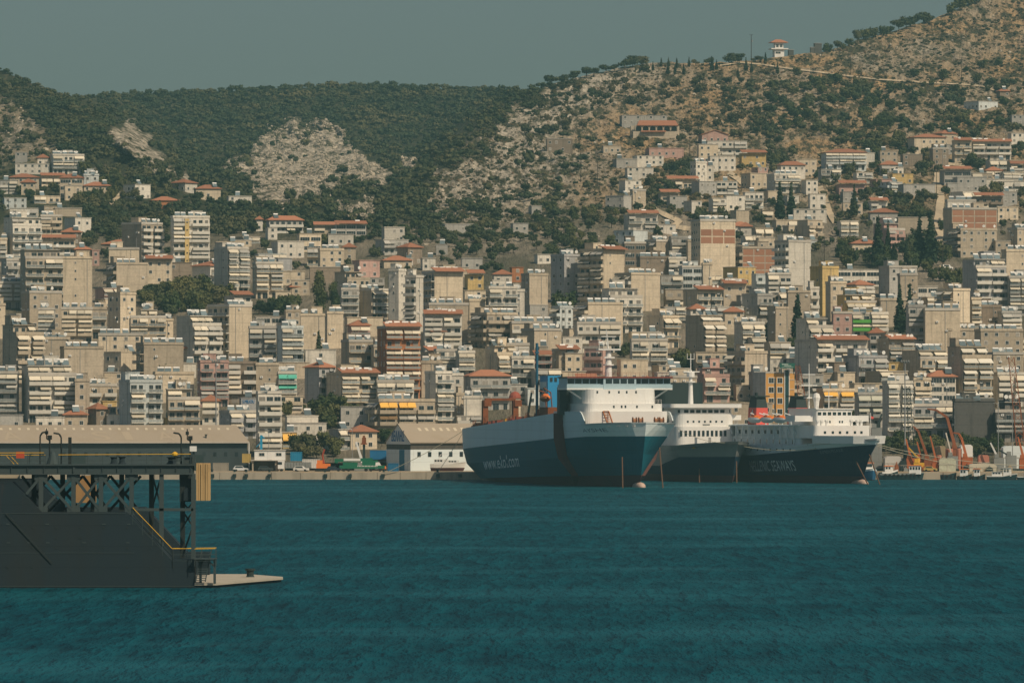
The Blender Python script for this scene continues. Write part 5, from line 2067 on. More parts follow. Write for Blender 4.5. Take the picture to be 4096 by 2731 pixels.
mb.beam((Lw + 0.1, 0.2, 0), (Lw + 0.1, 0.2, He), 0.25)
mb.build('downpipe', Mw, t)
mb = MB()
p = on_roof(Lw - 12.3, 0.25)
mb.lathe(p, [(0.22, -0.3), (0.22, 0.7), (0.4, 0.75), (0.4, 1.0)], 8)
mb.build('roof_vent', Mdark, t)

th = R(27)
c = P(1642, 1868, 1611)
t = thing('warehouse', 'white quayside warehouse with blue Greek lettering on its gable and a beige tin roof', 'warehouse', (c.x, c.y, 2.2), th)
He = 21 - (1767 - HY) / F * 1611 - 2.2
Hr = He + 5.2
D_, W_ = 16.0, 46.0
mb = MB()
mb.box(0, W_, 0, D_, -2, He - 2.2)
mb.build('wall', Mbw, t)
mb = MB()
mb.box(0.05, W_ - 0.05, 0.05, D_ - 0.05, He - 2.2, He)
mb.build('upper_cladding', mat('cladding_brown', (0.075, 0.068, 0.058), 0.85, dirt=0.7, dcol=(0.13, 0.11, 0.09), scale=0.8), t)
mb = MB()
for x in (-0.06,):
    mb.face([(x, 0, He - 0.7), (x, D_, He - 0.7), (x, D_, He), (x, D_ / 2, Hr), (x, 0, He)])
mb.build('gable', Mw, t, fix=False)
mb = MB()
for s_, y0, y1 in ((0, -0.5, D_ / 2), (1, D_ + 0.5, D_ / 2)):
    mb.face([(-0.3, y0, He - 0.2), (W_, y0, He - 0.2), (W_, y1, Hr + 0.1), (-0.3, y1, Hr + 0.1)])
    mb.face([(-0.3, y0, He - 0.45), (W_, y0, He - 0.45), (W_, y1, Hr - 0.15), (-0.3, y1, Hr - 0.15)])
    mb.face([(-0.3, y0, He - 0.45), (-0.3, y0, He - 0.2), (-0.3, y1, Hr + 0.1), (-0.3, y1, Hr - 0.15)])
mb.build('roof', Mtin, t)
for i in range(9):
    x = 5 + i * 2.3
    mb = MB()
    zz = lambda f: He - 0.2 + (Hr + 0.3 - He) * f + 0.06
    yy = lambda f: -0.5 + (D_ / 2 + 0.5) * f
    mb.face([(x, yy(0.60), zz(0.60)), (x + 0.9, yy(0.60), zz(0.60)), (x + 0.9, yy(0.76), zz(0.76)), (x, yy(0.76), zz(0.76))])
    mb.build('roof_light', Msky, t, fix=False)
for i in range(7):
    mb = MB()
    x = 2.2 + i * 3.4
    mb.box(x, x + 1.05, -0.08, 0.05, 4.1, 5.5)
    mb.build('window', M_glass, t)
mb = MB()
mb.box(-0.12, 0.05, 4.0, 7.2, 0, He - 2.3)
mb.build('door', mat('door_blue', (0.03, 0.16, 0.26), 0.6), t)
flat_text('ΔΕΛΛΗΣ', 8.4, 2.9, 'gable_lettering', mat('letter_blue', (0.02, 0.14, 0.34), 0.6), t, (-0.16, 12.4, He + 0.15), (0, 0, R(-90)), 0.1)

# ---------------------------------------------------------------- things on the left quay
ZQ = 2.2
def qp(px, d):
    return (px - CX) / F * d
def mb_build_thing(name, label, cat, px, d, z=ZQ, rz=0.0, group=None):
    return thing(name, label, cat, (qp(px, d), d, z), rz, group)
Mtyre = mat('tyre', (0.015, 0.015, 0.015), 0.9)
Mlamp = mat('lamp_glass', (0.7, 0.68, 0.6), 0.2)
def car(label, px, d, col, rz=0.0, kind='car', z=ZQ, L=4.3, H=1.5):
    t = mb_build_thing('parked_' + kind, label, kind, px, d, z, rz, 'cars on the waterfront')
    m = mat('paint_%d_%d_%d' % tuple(int(c * 100) for c in col), col, 0.3, spec=0.5)
    mb = MB()
    prof = [(-L / 2, 0.35), (L / 2, 0.35), (L / 2, 0.75), (L / 2 - 0.15, 0.9), (L * 0.22, 0.98), (-L / 2 + 0.1, 0.98), (-L / 2, 0.8)] if kind == 'car' else [(-L / 2, 0.35), (L / 2, 0.35), (L / 2, 0.9), (L * 0.3, 1.1), (-L / 2, 1.1)]
    mb.prism(prof, -0.85, 0.85)
    roof = [(-L * 0.46, 0.96), (L * 0.24, 0.96), (L * 0.10, H), (-L * 0.36, H)] if kind == 'car' else [(-L / 2, 1.08), (L * 0.3, 1.08), (L * 0.2, H), (-L / 2, H)]
    mb.prism(roof, -0.72, 0.72)
    mb.build('body', m, t)
    for sy in (-1, 1):
        mb = MB()
        mb.prism([(-L * 0.40, 1.0), (L * 0.19, 1.0), (L * 0.08, H - 0.1), (-L * 0.33, H - 0.1)], sy * 0.70, sy * 0.76)
        mb.build('side_window', M_glass, t)
        for sx in (-1, 1):
            mb = MB()
            mb.lathe((sx * L * 0.31, sy * 0.82, 0.33), [(0.33, -0.1), (0.33, 0.1)], 12, 0, 'y')
            mb.build('wheel', Mtyre, t)
    mb = MB()
    mb.box(L / 2 - 0.05, L / 2 + 0.02, -0.75, -0.45, 0.6, 0.78)
    mb.build('headlight', Mlamp, t)
    return t
car('silver estate car parked at the quay edge by the yellow box', 962, 1603, (0.62, 0.64, 0.65), R(8), H=1.62)
car('white hatchback parked beside the tipper lorry on the left quay', 1205, 1603, (0.75, 0.74, 0.70), R(-12))
car('dark blue car parked in front of the green crane lorry', 1335, 1603, (0.02, 0.03, 0.05), R(5))
car('dark grey car in the shade under the open shed', 1062, 1608, (0.05, 0.06, 0.06), R(0))
car('mustard yellow small car parked on the right-hand quay among fishing boats', 3722, 1600, (0.48, 0.36, 0.12), R(-8), L=3.8)
car('white van on the steep lane beside the stacked trees', 3788, ground_d(3788, 1078), (0.75, 0.75, 0.72), R(20), 'van', gpt(3788, 1078).z, 4.6, 1.9)
car('white car parked at the pine grove on the left hillside', 412, ground_d(412, 822), (0.78, 0.78, 0.76), R(40), 'car', gpt(412, 822).z)
# portable office on a shed
t = mb_build_thing('site_office', 'white site office cabin with two windows on top of an open shed', 'cabin', 1018, 1612, 5.4, 0)
mb = MB()
mb.box(0, 8.8, 0, 3, 0, 2.75)
mb.build('wall', Mw, t)
mb = MB()
mb.box(-0.2, 9.0, -0.3, 3.2, 2.75, 2.95)
mb.build('roof', M_slab, t)
for x in (1.3, 6.2):
    put('window', prefab('window', [M_glass, M_frame], f_window), t, (x, 0, 1.1), 0, (1.6, 1, 0.95))
put('door', prefab('balcony_door:d', [Mw, M_frame], f_door), t, (3.8, 0, 0.1), 0, (1.2, 1, 2.2))
t = mb_build_thing('open_shed', 'low open-fronted shed with a pale flat roof under the white site office', 'shed', 1008, 1609, ZQ, 0)
mb = MB()
mb.box(0, 9.2, 5.6, 6, -0.5, 3.0)
mb.box(0, 0.4, 0, 5.6, -0.5, 3.0)
mb.box(6.6, 7.0, 0, 5.6, -0.5, 3.0)
mb.build('wall', M_conc, t)
mb = MB()
mb.box(-0.4, 9.4, -0.6, 6.2, 3.0, 3.2)
mb.build('roof', M_slab, t)
def container(label, px, d, L, col, z=ZQ, rz=0.0, H=2.6, name='shipping_container', cat='container'):
    t = mb_build_thing(name, label, cat, px, d, z, rz, 'containers on the quay' if cat == 'container' else None)
    m = mat('container_%d_%d_%d' % tuple(int(c * 100) for c in col), col, 0.6, dirt=0.4, dcol=tuple(c * 0.6 for c in col), scale=0.5)
    mb = MB()
    n = int(L / 0.28)
    for i in range(n):
        x = i * L / n
        y = 0.0 if i % 2 else 0.07
        mb.box(x, x + L / n, y, 2.4, 0.1, H - 0.1)
    mb.build('body', m, t)
    mb = MB()
    for z0 in (0, H - 0.12):
        mb.box(-0.03, L + 0.03, -0.03, 2.43, z0, z0 + 0.12)
    for x in (-0.04, L - 0.08):
        mb.box(x, x + 0.12, -0.04, 0.05, 0.12, H - 0.12)
    mb.build('frame', m, t)
    return t
container('bright blue shipping container end-on left of the dark trees', 1162, 1622, 3.3, (0.02, 0.22, 0.38), z=5.0)
container('long blue shipping container beside the blue-lettered warehouse', 1480, 1630, 5.2, (0.02, 0.17, 0.36), z=5.4)
container('small blue kiosk with a white window at the warehouse door', 1552, 1606, 3.0, (0.015, 0.13, 0.26), H=2.3, name='kiosk', cat='kiosk')
container('faded yellow steel box standing at the warehouse corner', 969, 1611, 2.4, (0.46, 0.33, 0.10), z=4.6, name='storage_box', cat='box')
container('white low store with a small dark window right of the blue container', 1210, 1614, 5.0, (0.62, 0.60, 0.56), z=3.0, name='store_hut', cat='hut')
container('grey concrete tank lying before the dark warehouse', 852, 1608, 4.4, (0.30, 0.27, 0.22), H=2.4, name='concrete_tank', cat='tank')
# lorries and cranes
def wheels(t, xs, y0=-1.0, y1=1.0, r=0.5):
    for x in xs:
        for y in (y0, y1):
            mb = MB()
            mb.lathe((x, y, r), [(r * 0.5, -0.2), (r, -0.17), (r, 0.17), (r * 0.5, 0.2)], 12, 0, 'y')
            mb.build('wheel', Mtyre, t)
Mcg = mat('crane_green', (0.01, 0.13, 0.07), 0.5, dirt=0.3, dcol=(0.02, 0.12, 0.06))
Mco = mat('crane_orange', (0.42, 0.115, 0.035), 0.6, dirt=0.6, dcol=(0.22, 0.07, 0.03), scale=0.6)
t = mb_build_thing('crane_lorry', 'long green mobile crane with folded white boom and orange-nosed cab', 'crane lorry', 1358, 1604, ZQ, 0)
mb = MB()
mb.box(0, 13, -1.2, 1.2, 0.8, 1.7)
mb.build('chassis', Mcg, t)
mb = MB()
mb.box(1, 5.2, -1.0, 1.0, 1.7, 2.6)
mb.box(6.5, 11, -1.1, 1.1, 1.7, 3.2)
mb.build('body', Mcg, t)
mb = MB()
mb.beam((-0.8, 0, 3.1), (9.5, 0, 3.4), 0.9)
mb.box(-1.4, -0.4, -0.5, 0.5, 2.4, 3.6)
mb.build('boom', Mcg, t)
mb = MB()
mb.box(1.2, 6.0, -0.52, 0.52, 3.0, 3.7)
mb.build('boom_panel', Mw, t)
mb = MB()
mb.prism([(10.2, 0.7), (12.0, 0.7), (12.0, 1.5), (11.4, 2.6), (10.4, 2.6)], -1.15, 1.15)
cabp = mb.build('cab', Mw, t)
mb = MB()
mb.prism([(12.0, 0.7), (13.4, 0.7), (13.3, 1.5), (12.0, 1.75)], -1.1, 1.1)
mb.build('bonnet', Morange, t)
mb = MB()
for i in range(14):
    mb.box(5.2 + i * 0.42, 5.42 + i * 0.42, -1.24, -1.2, 1.35, 1.68)
mb.build('warning_stripes', Mw, t)
wheels(t, (1.2, 2.6, 7.6, 9.0, 11.6))
t = mb_build_thing('excavator', 'orange-red excavator with its black-tipped arm raised beside the green crane', 'excavator', 1288, 1604, ZQ, 0)
mb = MB()
mb.box(-2, 2, -1.3, -0.6, 0, 0.9)
mb.box(-2, 2, 0.6, 1.3, 0, 0.9)
mb.build('tracks', Mtyre, t)
mb = MB()
mb.box(-1.6, 2.4, -1.2, 1.2, 0.9, 2.2)
mb.box(-1.4, 0.2, -1.2, -0.1, 2.2, 3.2)
mb.build('body', Morange, t)
mb = MB()
mb.path([(0.6, 0, 2.0), (0.1, 0, 4.5), (0.7, 0, 6.4)], 0.55)
mb.build('boom', mat('excavator_red', (0.32, 0.06, 0.03), 0.6), t)
mb = MB()
mb.path([(0.7, 0, 6.4), (1.2, 0, 7.4), (1.7, 0, 6.2)], 0.6)
mb.build('grab', Mdark, t)
t = mb_build_thing('tipper_lorry', 'white-cabbed lorry with a grey tipper body between the shed and the white hatchback', 'lorry', 1112, 1607, ZQ, 0)
mb = MB()
mb.box(0, 1.9, -1.2, 1.2, 0.7, 3.0)
mb.build('cab', Mw, t)
mb = MB()
mb.box(-0.03, 1.2, -1.23, -1.15, 1.9, 2.7)
mb.build('window', M_glass, t)
mb = MB()
mb.box(2.1, 9.5, -1.25, 1.25, 0.9, 1.2)
for i in range(9):
    mb.box(2.1 + i * 0.83, 2.1 + i * 0.83 + 0.72, -1.28, 1.28, 1.2, 2.6)
mb.build('tipper_body', Mgrey, t)
wheels(t, (1.0, 5.5, 8.3))
t = mb_build_thing('telescopic_boom', 'white upright crane jib leaning left behind the green crane lorry', 'crane', 1440, 1612, ZQ, 0)
mb = MB()
mb.box(-1.6, 2.5, -1.2, 1.2, 0, 2.4)
mb.build('body', Mgrey, t)
mb = MB()
mb.beam((0.8, 0, 2.2), (-1.1, 0, 8.4), 0.8, w2=0.5)
mb.build('jib', Mw, t)
t = mb_build_thing('inspection_mast', 'dark steel mast carrying a small red-brown cabin before the orange-roofed house', 'mast', 1456, 1618, ZQ, 0)
mb = MB()
mb.box(-0.35, 0.35, -0.35, 0.35, 0, 7.6)
mb.build('post', Mdark, t)
mb = MB()
mb.box(-0.9, 0.9, -0.9, 0.9, 7.6, 8.0)
mb.box(-0.6, 0.6, -0.6, 0.6, 8.0, 9.6)
mb.box(-0.35, 0.35, -0.65, -0.6, 9.6, 10.2)
mb.build('cabin', Mrust, t)
# motor yacht ashore
def boat(name, label, cat, px, d, L, B, hullm, trim, rz, cab=None, roofm=None, z=0.0, draft=0.5, fb=1.2, tyres=0, sheer=0.7):
    t = mb_build_thing(name, label, cat, px, d, z, rz, 'small boats at the waterfront')
    h = Hull([dict(s0=0.3, s1=L * 0.92, B=B * 0.32, ta=0.8, ua=0.2, uf=0.35, p=1.6, q=1, z=[(0, -draft), (99, -draft)], m=0),
              dict(s0=0.1, s1=L * 0.96, B=B * 0.46, ta=0.85, ua=0.2, uf=0.42, p=1.8, q=1, z=[(0, 0.15), (99, 0.15)], m=1),
              dict(s0=0, s1=L * 0.99, B=B * 0.5, ta=0.9, ua=0.2, uf=0.5, p=2.0, q=0.9, z=[(0, fb * 0.8), (L * 0.5, fb * 0.8), (L, fb * 0.8 + sheer)], m=2),
              dict(s0=0, s1=L, B=B * 0.5, ta=0.9, ua=0.2, uf=0.52, p=2.1, q=0.85, z=[(0, fb), (L * 0.5, fb), (L, fb + sheer)], m=2)], 16)
    h.build([Mboot, hullm, trim, trim, M_slab], t, 'hull', deck=(4, 0.15))
    for s0, s1, hw, hh in (cab or []):
        mb = MB()
        rounded_block(mb, s0, s1, hw, fb - 0.1, fb + hh, 0.25)
        mb.build('cabin', Mw, t)
        for sy in (-1, 1):
            mb = MB()
            for i in range(max(1, int((s1 - s0) / 0.8))):
                mb.box(s0 + 0.2 + i * 0.8, s0 + 0.75 + i * 0.8, sy * (hw + 0.04), sy * (hw - 0.05), fb + hh * 0.5, fb + hh * 0.85)
            mb.build('window', M_glass, t)
        mb = MB()
        mb.box(s1 - 0.02, s1 + 0.05, -hw * 0.75, hw * 0.75, fb + hh * 0.5, fb + hh * 0.85)
        mb.build('window', M_glass, t)
        if roofm:
            mb = MB()
            mb.box(s0 - 0.25, s1 + 0.3, -hw - 0.2, hw + 0.2, fb + hh, fb + hh + 0.18)
            mb.build('roof', roofm, t)
    for i in range(tyres):
        s = L * (0.12 + 0.76 * i / max(1, tyres - 1))
        for sg in (-1, 1):
            b = h.at(s, fb * 0.8)
            mb = MB()
            mb.lathe((s, sg * (b + 0.12), fb * 0.75), [(0.2, -0.12), (0.4, -0.1), (0.4, 0.1), (0.2, 0.12)], 10, 0, 'y')
            mb.build('tyre_fender', Mtyre, t)
    return t
t = boat('motor_yacht', 'long white motor yacht laid up ashore in front of the blue-lettered warehouse', 'yacht', 1720, 1604, 10.4, 3.2, Mw, Mw, R(-2), [(1.2, 4.2, 1.2, 1.3), (5.2, 8.2, 1.0, 1.0)], None, z=ZQ + 0.9, draft=0.8, fb=1.3, sheer=0.5)
mb = MB()
mb.path([(2.5, -0.9, 2.6), (3.0, -0.9, 3.9), (5.2, -0.9, 4.0)], 0.14)
mb.path([(2.5, 0.9, 2.6), (3.0, 0.9, 3.9), (5.2, 0.9, 4.0)], 0.14)
mb.build('radar_arch', Mw, t)
mb = MB()
mb.prism([(4.0, 1.2), (5.6, 1.2), (5.2, 2.7), (4.4, 2.7)], -1.1, 1.1)
mb.build('flybridge', Mw, t)
for i, px in enumerate((848, 938, 985, 1078, 1300, 1535, 1750)):
    mb = MB()
    mb.lathe((0, 0, 0), [(0.42, 0), (0.30, 0.15), (0.30, 0.55), (0.46, 0.62), (0.42, 0.8)], 10)
    o = mb.build('bollard', Mdark, loc=(qp(px, 1594.8), 1594.8, 2.1))
    tag(o, 'squat black iron bollard on the left quay edge', 'bollard', 'bollards on the left quay')
for i, px in enumerate((850, 938, 985, 1077, 1302, 1400, 1532, 1752, 1840)):
    mb = MB()
    mb.box(-0.5, 0.5, -0.25, 0.2, -0.9, 0.1)
    o = mb.build('quay_fender', Mdark, loc=(qp(px, 1593.6), 1593.6, 1.5))
    tag(o, 'black rubber fender hung on the left quay face', 'fender', 'rubber fenders on the left quay face')
def lamp(label, px, y0, y1, d, arms=2, w=0.22, head=None, name='street_lamp', group='lamp posts'):
    z0, z1 = P(px, y1, d).z, P(px, y0, d).z
    t = thing(name, label, 'lamp post', (qp(px, d), d, z0), 0, group)
    H = z1 - z0
    mb = MB()
    mb.beam((0, 0, -1.5), (0, 0, H), w, w2=w * 0.6, n=8)
    mb.build('pole', M_grey, t)
    if head:
        mb = MB()
        mb.box(-1.3, 1.3, -0.3, 0.3, H - 0.2, H + 0.1)
        for i in range(4):
            mb.box(-1.25 + i * 0.7, -0.85 + i * 0.7, -0.55, 0.0, H + 0.1, H + 0.5)
        mb.build('floodlights', Mgrey, t)
    else:
        for s in (-1, 1)[:arms]:
            mb = MB()
            mb.path([(0, 0, H - 0.6), (s * 0.7, 0, H), (s * 1.3, 0, H + 0.05)], 0.1, n=5)
            mb.box(s * 1.2 - 0.3, s * 1.2 + 0.35, -0.12, 0.12, H - 0.02, H + 0.12)
            mb.build('lamp_arm', M_grey, t)
    return t
lamp('double-armed street lamp left of the dark waterfront trees', 1075, 1716, 1800, 1630)
lamp('slim lamp post in front of the orange-roofed waterfront house', 1409, 1712, 1830, 1625, 2)
lamp('tall grey floodlight mast behind the tin-roofed warehouse', 864, 1447, 1720, 1650, w=0.45, head=1)
lamp('tall floodlight mast standing before the block with six awning bands', 3620, 1447, 1760, 1640, w=0.5, head=1)
lamp('slim lamp post nearest the right edge with a white head', 4050, 1648, 1850, 1612, 1, w=0.28)
lamp('slim lamp post in front of the windowless dark hall', 3993, 1612, 1805, 1640, 1, w=0.28)
t = mb_build_thing('loading_pump', 'bright blue jib pump standing on the roof of the site office', 'pump', 1045, 1615, 8.3, 0)
mb = MB()
mb.box(-0.35, 0.35, -0.3, 0.3, -0.4, 4.2)
mb.build('column', mat('pump_blue', (0.02, 0.25, 0.42), 0.5), t)
mb = MB()
mb.path([(-1.4, 0, 0.8), (0, 0, 2.2), (0, 0, 4.2), (0.9, 0, 3.2)], 0.3)
mb.build('jib', MATS['pump_blue'], t)

# ---------------------------------------------------------------- repair yard on the right
def zd(zx, zy, d):
    p = P(3400 + zx / 3.033, 1450 + zy / 3.033, d)
    return p
def jib_crane(label, pts, d, m, w=0.7, body=None, w2=0.35):
    p0 = zd(*pts[-1], d)
    t = thing('yard_crane', label, 'crane', (p0.x, d, ZQ), 0, 'cranes in the repair yard')
    mb = MB()
    Q = [zd(*q, d) for q in pts]
    Q = [(v.x - p0.x, (len(Q) - 1 - i) * 0.4, v.z - ZQ) for i, v in enumerate(Q)]
    n = len(Q) - 1
    for i in range(n):
        mb.beam(Q[i], Q[i + 1], w2 + (w - w2) * i / max(1, n), w2=w2 + (w - w2) * (i + 1) / max(1, n))
    mb.build('jib', m, t)
    bz = Q[-1][2]
    mb = MB()
    mb.box(-1.4, 1.6, -1.0, 1.2, 0.7, max(1.6, bz + 0.4))
    mb.box(-1.2, 0.0, -1.1, -0.1, max(1.6, bz + 0.4), max(1.6, bz + 0.4) + 1.1)
    mb.build('machine_house', body or m, t)
    mb = MB()
    mb.box(-2, 2, -1.2, 1.2, 0, 0.7)
    mb.build('undercarriage', Mdark, t)
    return t
Mob = mat('crane_brown', (0.28, 0.09, 0.035), 0.7, dirt=0.6, dcol=(0.14, 0.06, 0.03), scale=0.6)
jib_crane('bright orange crane with a straight double jib left in the yard', [(680, 925), (742, 1175)], 1608, Mco, 0.7)
jib_crane('brown-orange crane with a bent-over jib beside the floodlight mast', [(770, 770), (830, 830), (955, 1190)], 1611, Mob, 0.75)
jib_crane('slim orange crane with a pointed jib left of the pink tanks', [(975, 890), (1052, 1225)], 1606, Mco, 0.6)
jib_crane('tallest orange-brown crane with a long kinked jib over the yard', [(940, 560), (1050, 575), (1178, 662), (1285, 1060)], 1618, Mob, 0.95)
jib_crane('orange crane with a hooked jib right of the pink tanks', [(1260, 850), (1320, 860), (1358, 930), (1418, 1165)], 1612, Mco, 0.75)
jib_crane('short orange crane between the two left-hand yard cranes', [(815, 960), (866, 1170)], 1613, Mco, 0.5)
jib_crane('orange crane at the right edge of the photo', [(2040, 900), (2112, 1180)], 1609, Mco, 0.8)
jib_crane('yellow lattice-jibbed crane beside the white-cabined workboat', [(715, 1030), (790, 1115), (840, 1165), (830, 1230)], 1605, Myel, 0.5)
jib_crane('white-jibbed crane leaning left on the right side of the yard', [(1705, 970), (1802, 1170)], 1608, Mw, 0.55, Mgrey)
jib_crane('pale grey thin crane jib standing between the pink tanks', [(1165, 850), (1240, 1150)], 1611, M_slab, 0.4, Mgrey)
jib_crane('dark crane jib sloping down to the right near the right edge', [(1810, 1060), (1950, 1140)], 1609, Mdark, 0.5, Mgrey)
jib_crane('dark crane jib leaning right behind the navy ferry bow', [(388, 620), (318, 805)], 1616, Mdark, 0.6, Mgrey)
def lattice(label, px0, py0, px1, py1, d, w0, w1, m):
    a, b = P(px0, py0, d), P(px1, py1, d)
    t = thing('lattice_crane', label, 'crane', (b.x, d, ZQ), 0, 'lattice cranes')
    A, B = Vector((a.x - b.x, 0, a.z - ZQ)), Vector((0, 0, b.z - ZQ))
    mb = MB()
    n = 14
    c = [[], [], [], []]
    for i in range(n + 1):
        q = i / n
        o = B.lerp(A, q)
        w = w0 + (w1 - w0) * q
        for k, (sx, sy) in enumerate(((-1, -1), (1, -1), (1, 1), (-1, 1))):
            c[k].append((o.x + sx * w / 2, o.y + sy * w / 2, o.z))
    for k in range(4):
        mb.path(c[k], 0.11, n=4)
        k2 = (k + 1) % 4
        for i in range(n):
            mb.beam(c[k][i], c[k2][i + 1], 0.06)
            mb.beam(c[k2][i], c[k][i + 1], 0.06)
    mb.build('lattice_boom', m, t)
    mb = MB()
    mb.box(-2.2, 2.2, -2, 2, 0, max(2.5, b.z - ZQ))
    mb.build('machine_house', m, t)
    mb = MB()
    mb.beam((A.x, 0, A.z), (A.x + 2.0, 0, A.z - 5), 0.08)
    mb.build('hoist_cable', Mdark, t)
lattice('tall rust-brown lattice crane at the right edge of the waterfront', 4045, 1428, 4088, 1830, 1625, 2.6, 1.6, Mob)
lattice('slim dark lattice mast in front of the block with six awning bands', 3632, 1545, 3645, 1780, 1630, 1.4, 1.1, Mdark)
lattice('brown lattice crane rising behind the right funnel of the navy ferry', 3190, 1462, 3215, 1650, 1625, 2.4, 1.3, Mob)
def tank(label, zx0, zx1, zy0, zy1, d, m):
    a, b = zd(zx0, zy0, d), zd(zx1, zy1, d)
    r = (b.x - a.x) / 2
    t = thing('storage_tank', label, 'tank', ((a.x + b.x) / 2, d, ZQ), 0, 'pink storage tanks')
    mb = MB()
    H = a.z - ZQ
    mb.lathe((0, 0, 0), [(r, -0.5), (r, H), (r * 0.9, H + 0.15)], 18)
    mb.build('shell', m, t, smooth=False)
    mb = MB()
    mb.path([(-r * 0.5, -r, 0), (-r * 0.5, -r, H)], 0.12)
    mb.path([(-r * 0.5 + 0.4, -r, 0), (-r * 0.5 + 0.4, -r, H)], 0.12)
    mb.build('ladder', Mrust, t)
Mpink = mat('tank_pink', (0.47, 0.19, 0.13), 0.7, dirt=0.5, dcol=(0.34, 0.13, 0.08), scale=0.4)
tank('left of two tall pink storage tanks, the wider one', 1158, 1250, 1050, 1180, 1613, Mpink)
tank('right of two tall pink storage tanks, the slimmer one', 1290, 1342, 1046, 1200, 1611, Mpink)
tank('low squat pink tank in front of the tall pair', 1048, 1112, 1128, 1240, 1607, Mpink)
def slabthing(name, label, cat, zx0, zx1, zy0, zy1, d, m, depth=5.0, roofm=None, group=None):
    a, b = zd(zx0, zy0, d), zd(zx1, zy1, d)
    t = thing(name, label, cat, (a.x, d, ZQ), R(3), group)
    w, H = b.x - a.x, a.z - ZQ
    mb = MB()
    mb.prism([(0, -0.5), (w, -0.5), (w, H - 0.5), (w * 0.85, H), (w * 0.15, H), (0, H - 0.5)], 0, depth)
    mb.build('body', m, t)
    mb = MB()
    mb.box(-0.15, w + 0.15, -0.1, depth + 0.1, H * 0.52, H * 0.55)
    mb.box(w * 0.49, w * 0.52, -0.06, 0.0, 0, H * 0.5)
    mb.build('seam', roofm or M_slab, t)
slabthing('covered_load', 'tall block under a pale green tarpaulin on the right-hand quay', 'tarpaulin load', 1082, 1286, 1160, 1300, 1604, mat('tarp_green', (0.45, 0.46, 0.36), 0.9, dirt=0.5, dcol=(0.30, 0.31, 0.24), scale=0.6, bump=0.3))
slabthing('workshop_shed', 'plain pale grey workshop shed behind the small white and blue boat', 'shed', 425, 632, 1135, 1260, 1608, mat('shed_grey', (0.50, 0.48, 0.45), 0.8, dirt=0.3))
slabthing('workshop_shed', 'dark little shed between the grey workshop and the yellow crane', 'shed', 614, 690, 1185, 1290, 1606, Mdark)
slabthing('workshop_shed', 'white shed far back between the pink tanks and the trees', 'shed', 1345, 1490, 995, 1110, 1624, Mw)
slabthing('workshop_shed', 'tan shed behind the pink tanks', 'shed', 1050, 1160, 1010, 1120, 1622, mat('shed_tan', (0.34, 0.26, 0.16), 0.9))
slabthing('boat_cover', 'long pale boat cover stretched low on the right-hand quay', 'cover', 1450, 1780, 1225, 1290, 1603, mat('cover_pale', (0.5, 0.46, 0.36), 0.9))
slabthing('laid_up_hull', 'white upturned hull at the right edge of the yard', 'boat', 1860, 2140, 1010, 1100, 1618, Mbw)
slabthing('rusty_skip', 'rust-red steel skip right of the hooked crane', 'skip', 1560, 1690, 1120, 1190, 1611, Mpink, 2.5)
r6 = random.Random(11)
for i in range(26):
    zx = r6.uniform(420, 2120)
    d = r6.uniform(1600, 1612)
    m = r6.choice([Mrust, Mob, Mgrey, Mdark, Mw, Mco, M_slab, MATS['shed_tan']])
    mb = MB()
    w, h = r6.uniform(0.8, 2.6), r6.uniform(0.7, 2.2)
    mb.prism([(0, 0), (w, 0), (w * 0.95, h * 0.7), (w * 0.6, h), (w * 0.1, h * 0.9)], 0, r6.uniform(0.8, 2))
    mb.beam((w * 0.3, 0.4, h * 0.8), (w * 0.5, 0.4, h * 1.3), 0.15)
    o = mb.build('scrap_crate', m, loc=(zd(zx, 0, d).x, d, ZQ))
    tag(o, 'small crate or scrap of machinery lying about the right-hand yard', 'scrap', 'clutter lying about the repair yard')
Mbb = mat('boat_blue', (0.02, 0.10, 0.20), 0.5)
Mdg = mat('boat_dark_green', (0.015, 0.04, 0.045), 0.6)
boat('fishing_boat', 'small boat with bright blue hull and white bow end-on beside the navy ferry', 'boat', 3455, 1586, 8, 4.6, Mbb, Mbw, R(-75), [(3.0, 5.0, 1.1, 2.2)], Morange, fb=2.6, sheer=0.7)
boat('work_boat', 'dark workboat hung with tyres, white cabin with orange roof', 'boat', 3520, 1590, 12.6, 3.8, Mdg, Mgrey, R(-2), [(8.2, 11.6, 1.3, 2.3)], Morange, fb=1.7, tyres=9, sheer=0.5)
boat('fishing_boat', 'little white boat with orange cabin roof behind the dark workboat', 'boat', 3528, 1592.5, 4.6, 2.4, Mdg, Mw, R(0), [(0.8, 3.0, 0.9, 1.6)], Morange, fb=2.2)
boat('fishing_boat', 'low dark open boat hung with tyres left of two small white cabins', 'boat', 3762, 1591, 4.6, 2.2, Mdg, Mdg, R(3), None, None, fb=1.4, tyres=4)
boat('fishing_boat', 'small boat with white cabin and orange roof, first right of the tarpaulin load', 'boat', 3826, 1590.5, 4.4, 2.4, Mdg, Mdg, R(-6), [(1.0, 3.2, 0.9, 1.9)], Morange, fb=1.0, tyres=3)
boat('fishing_boat', 'small boat with narrow white cabin, second right of the tarpaulin load', 'boat', 3886, 1590.5, 4.0, 2.3, Mdg, Mdg, R(-8), [(0.7, 2.4, 0.8, 2.0)], Morange, fb=1.0, tyres=3)
boat('motor_boat', 'white cabin cruiser with upright wheelhouse near the right edge', 'boat', 3946, 1590, 8.8, 3.0, Mdg, Mw, R(-3), [(1.5, 4.4, 1.1, 1.1), (4.7, 7.0, 1.1, 2.2)], M_slab, fb=1.1)
boat('motor_boat', 'low white motor boat cut by the right edge', 'boat', 4068, 1589.5, 7.0, 2.6, Mdg, Mw, R(2), [(2, 4, 0.9, 1.0)], None, fb=0.9)

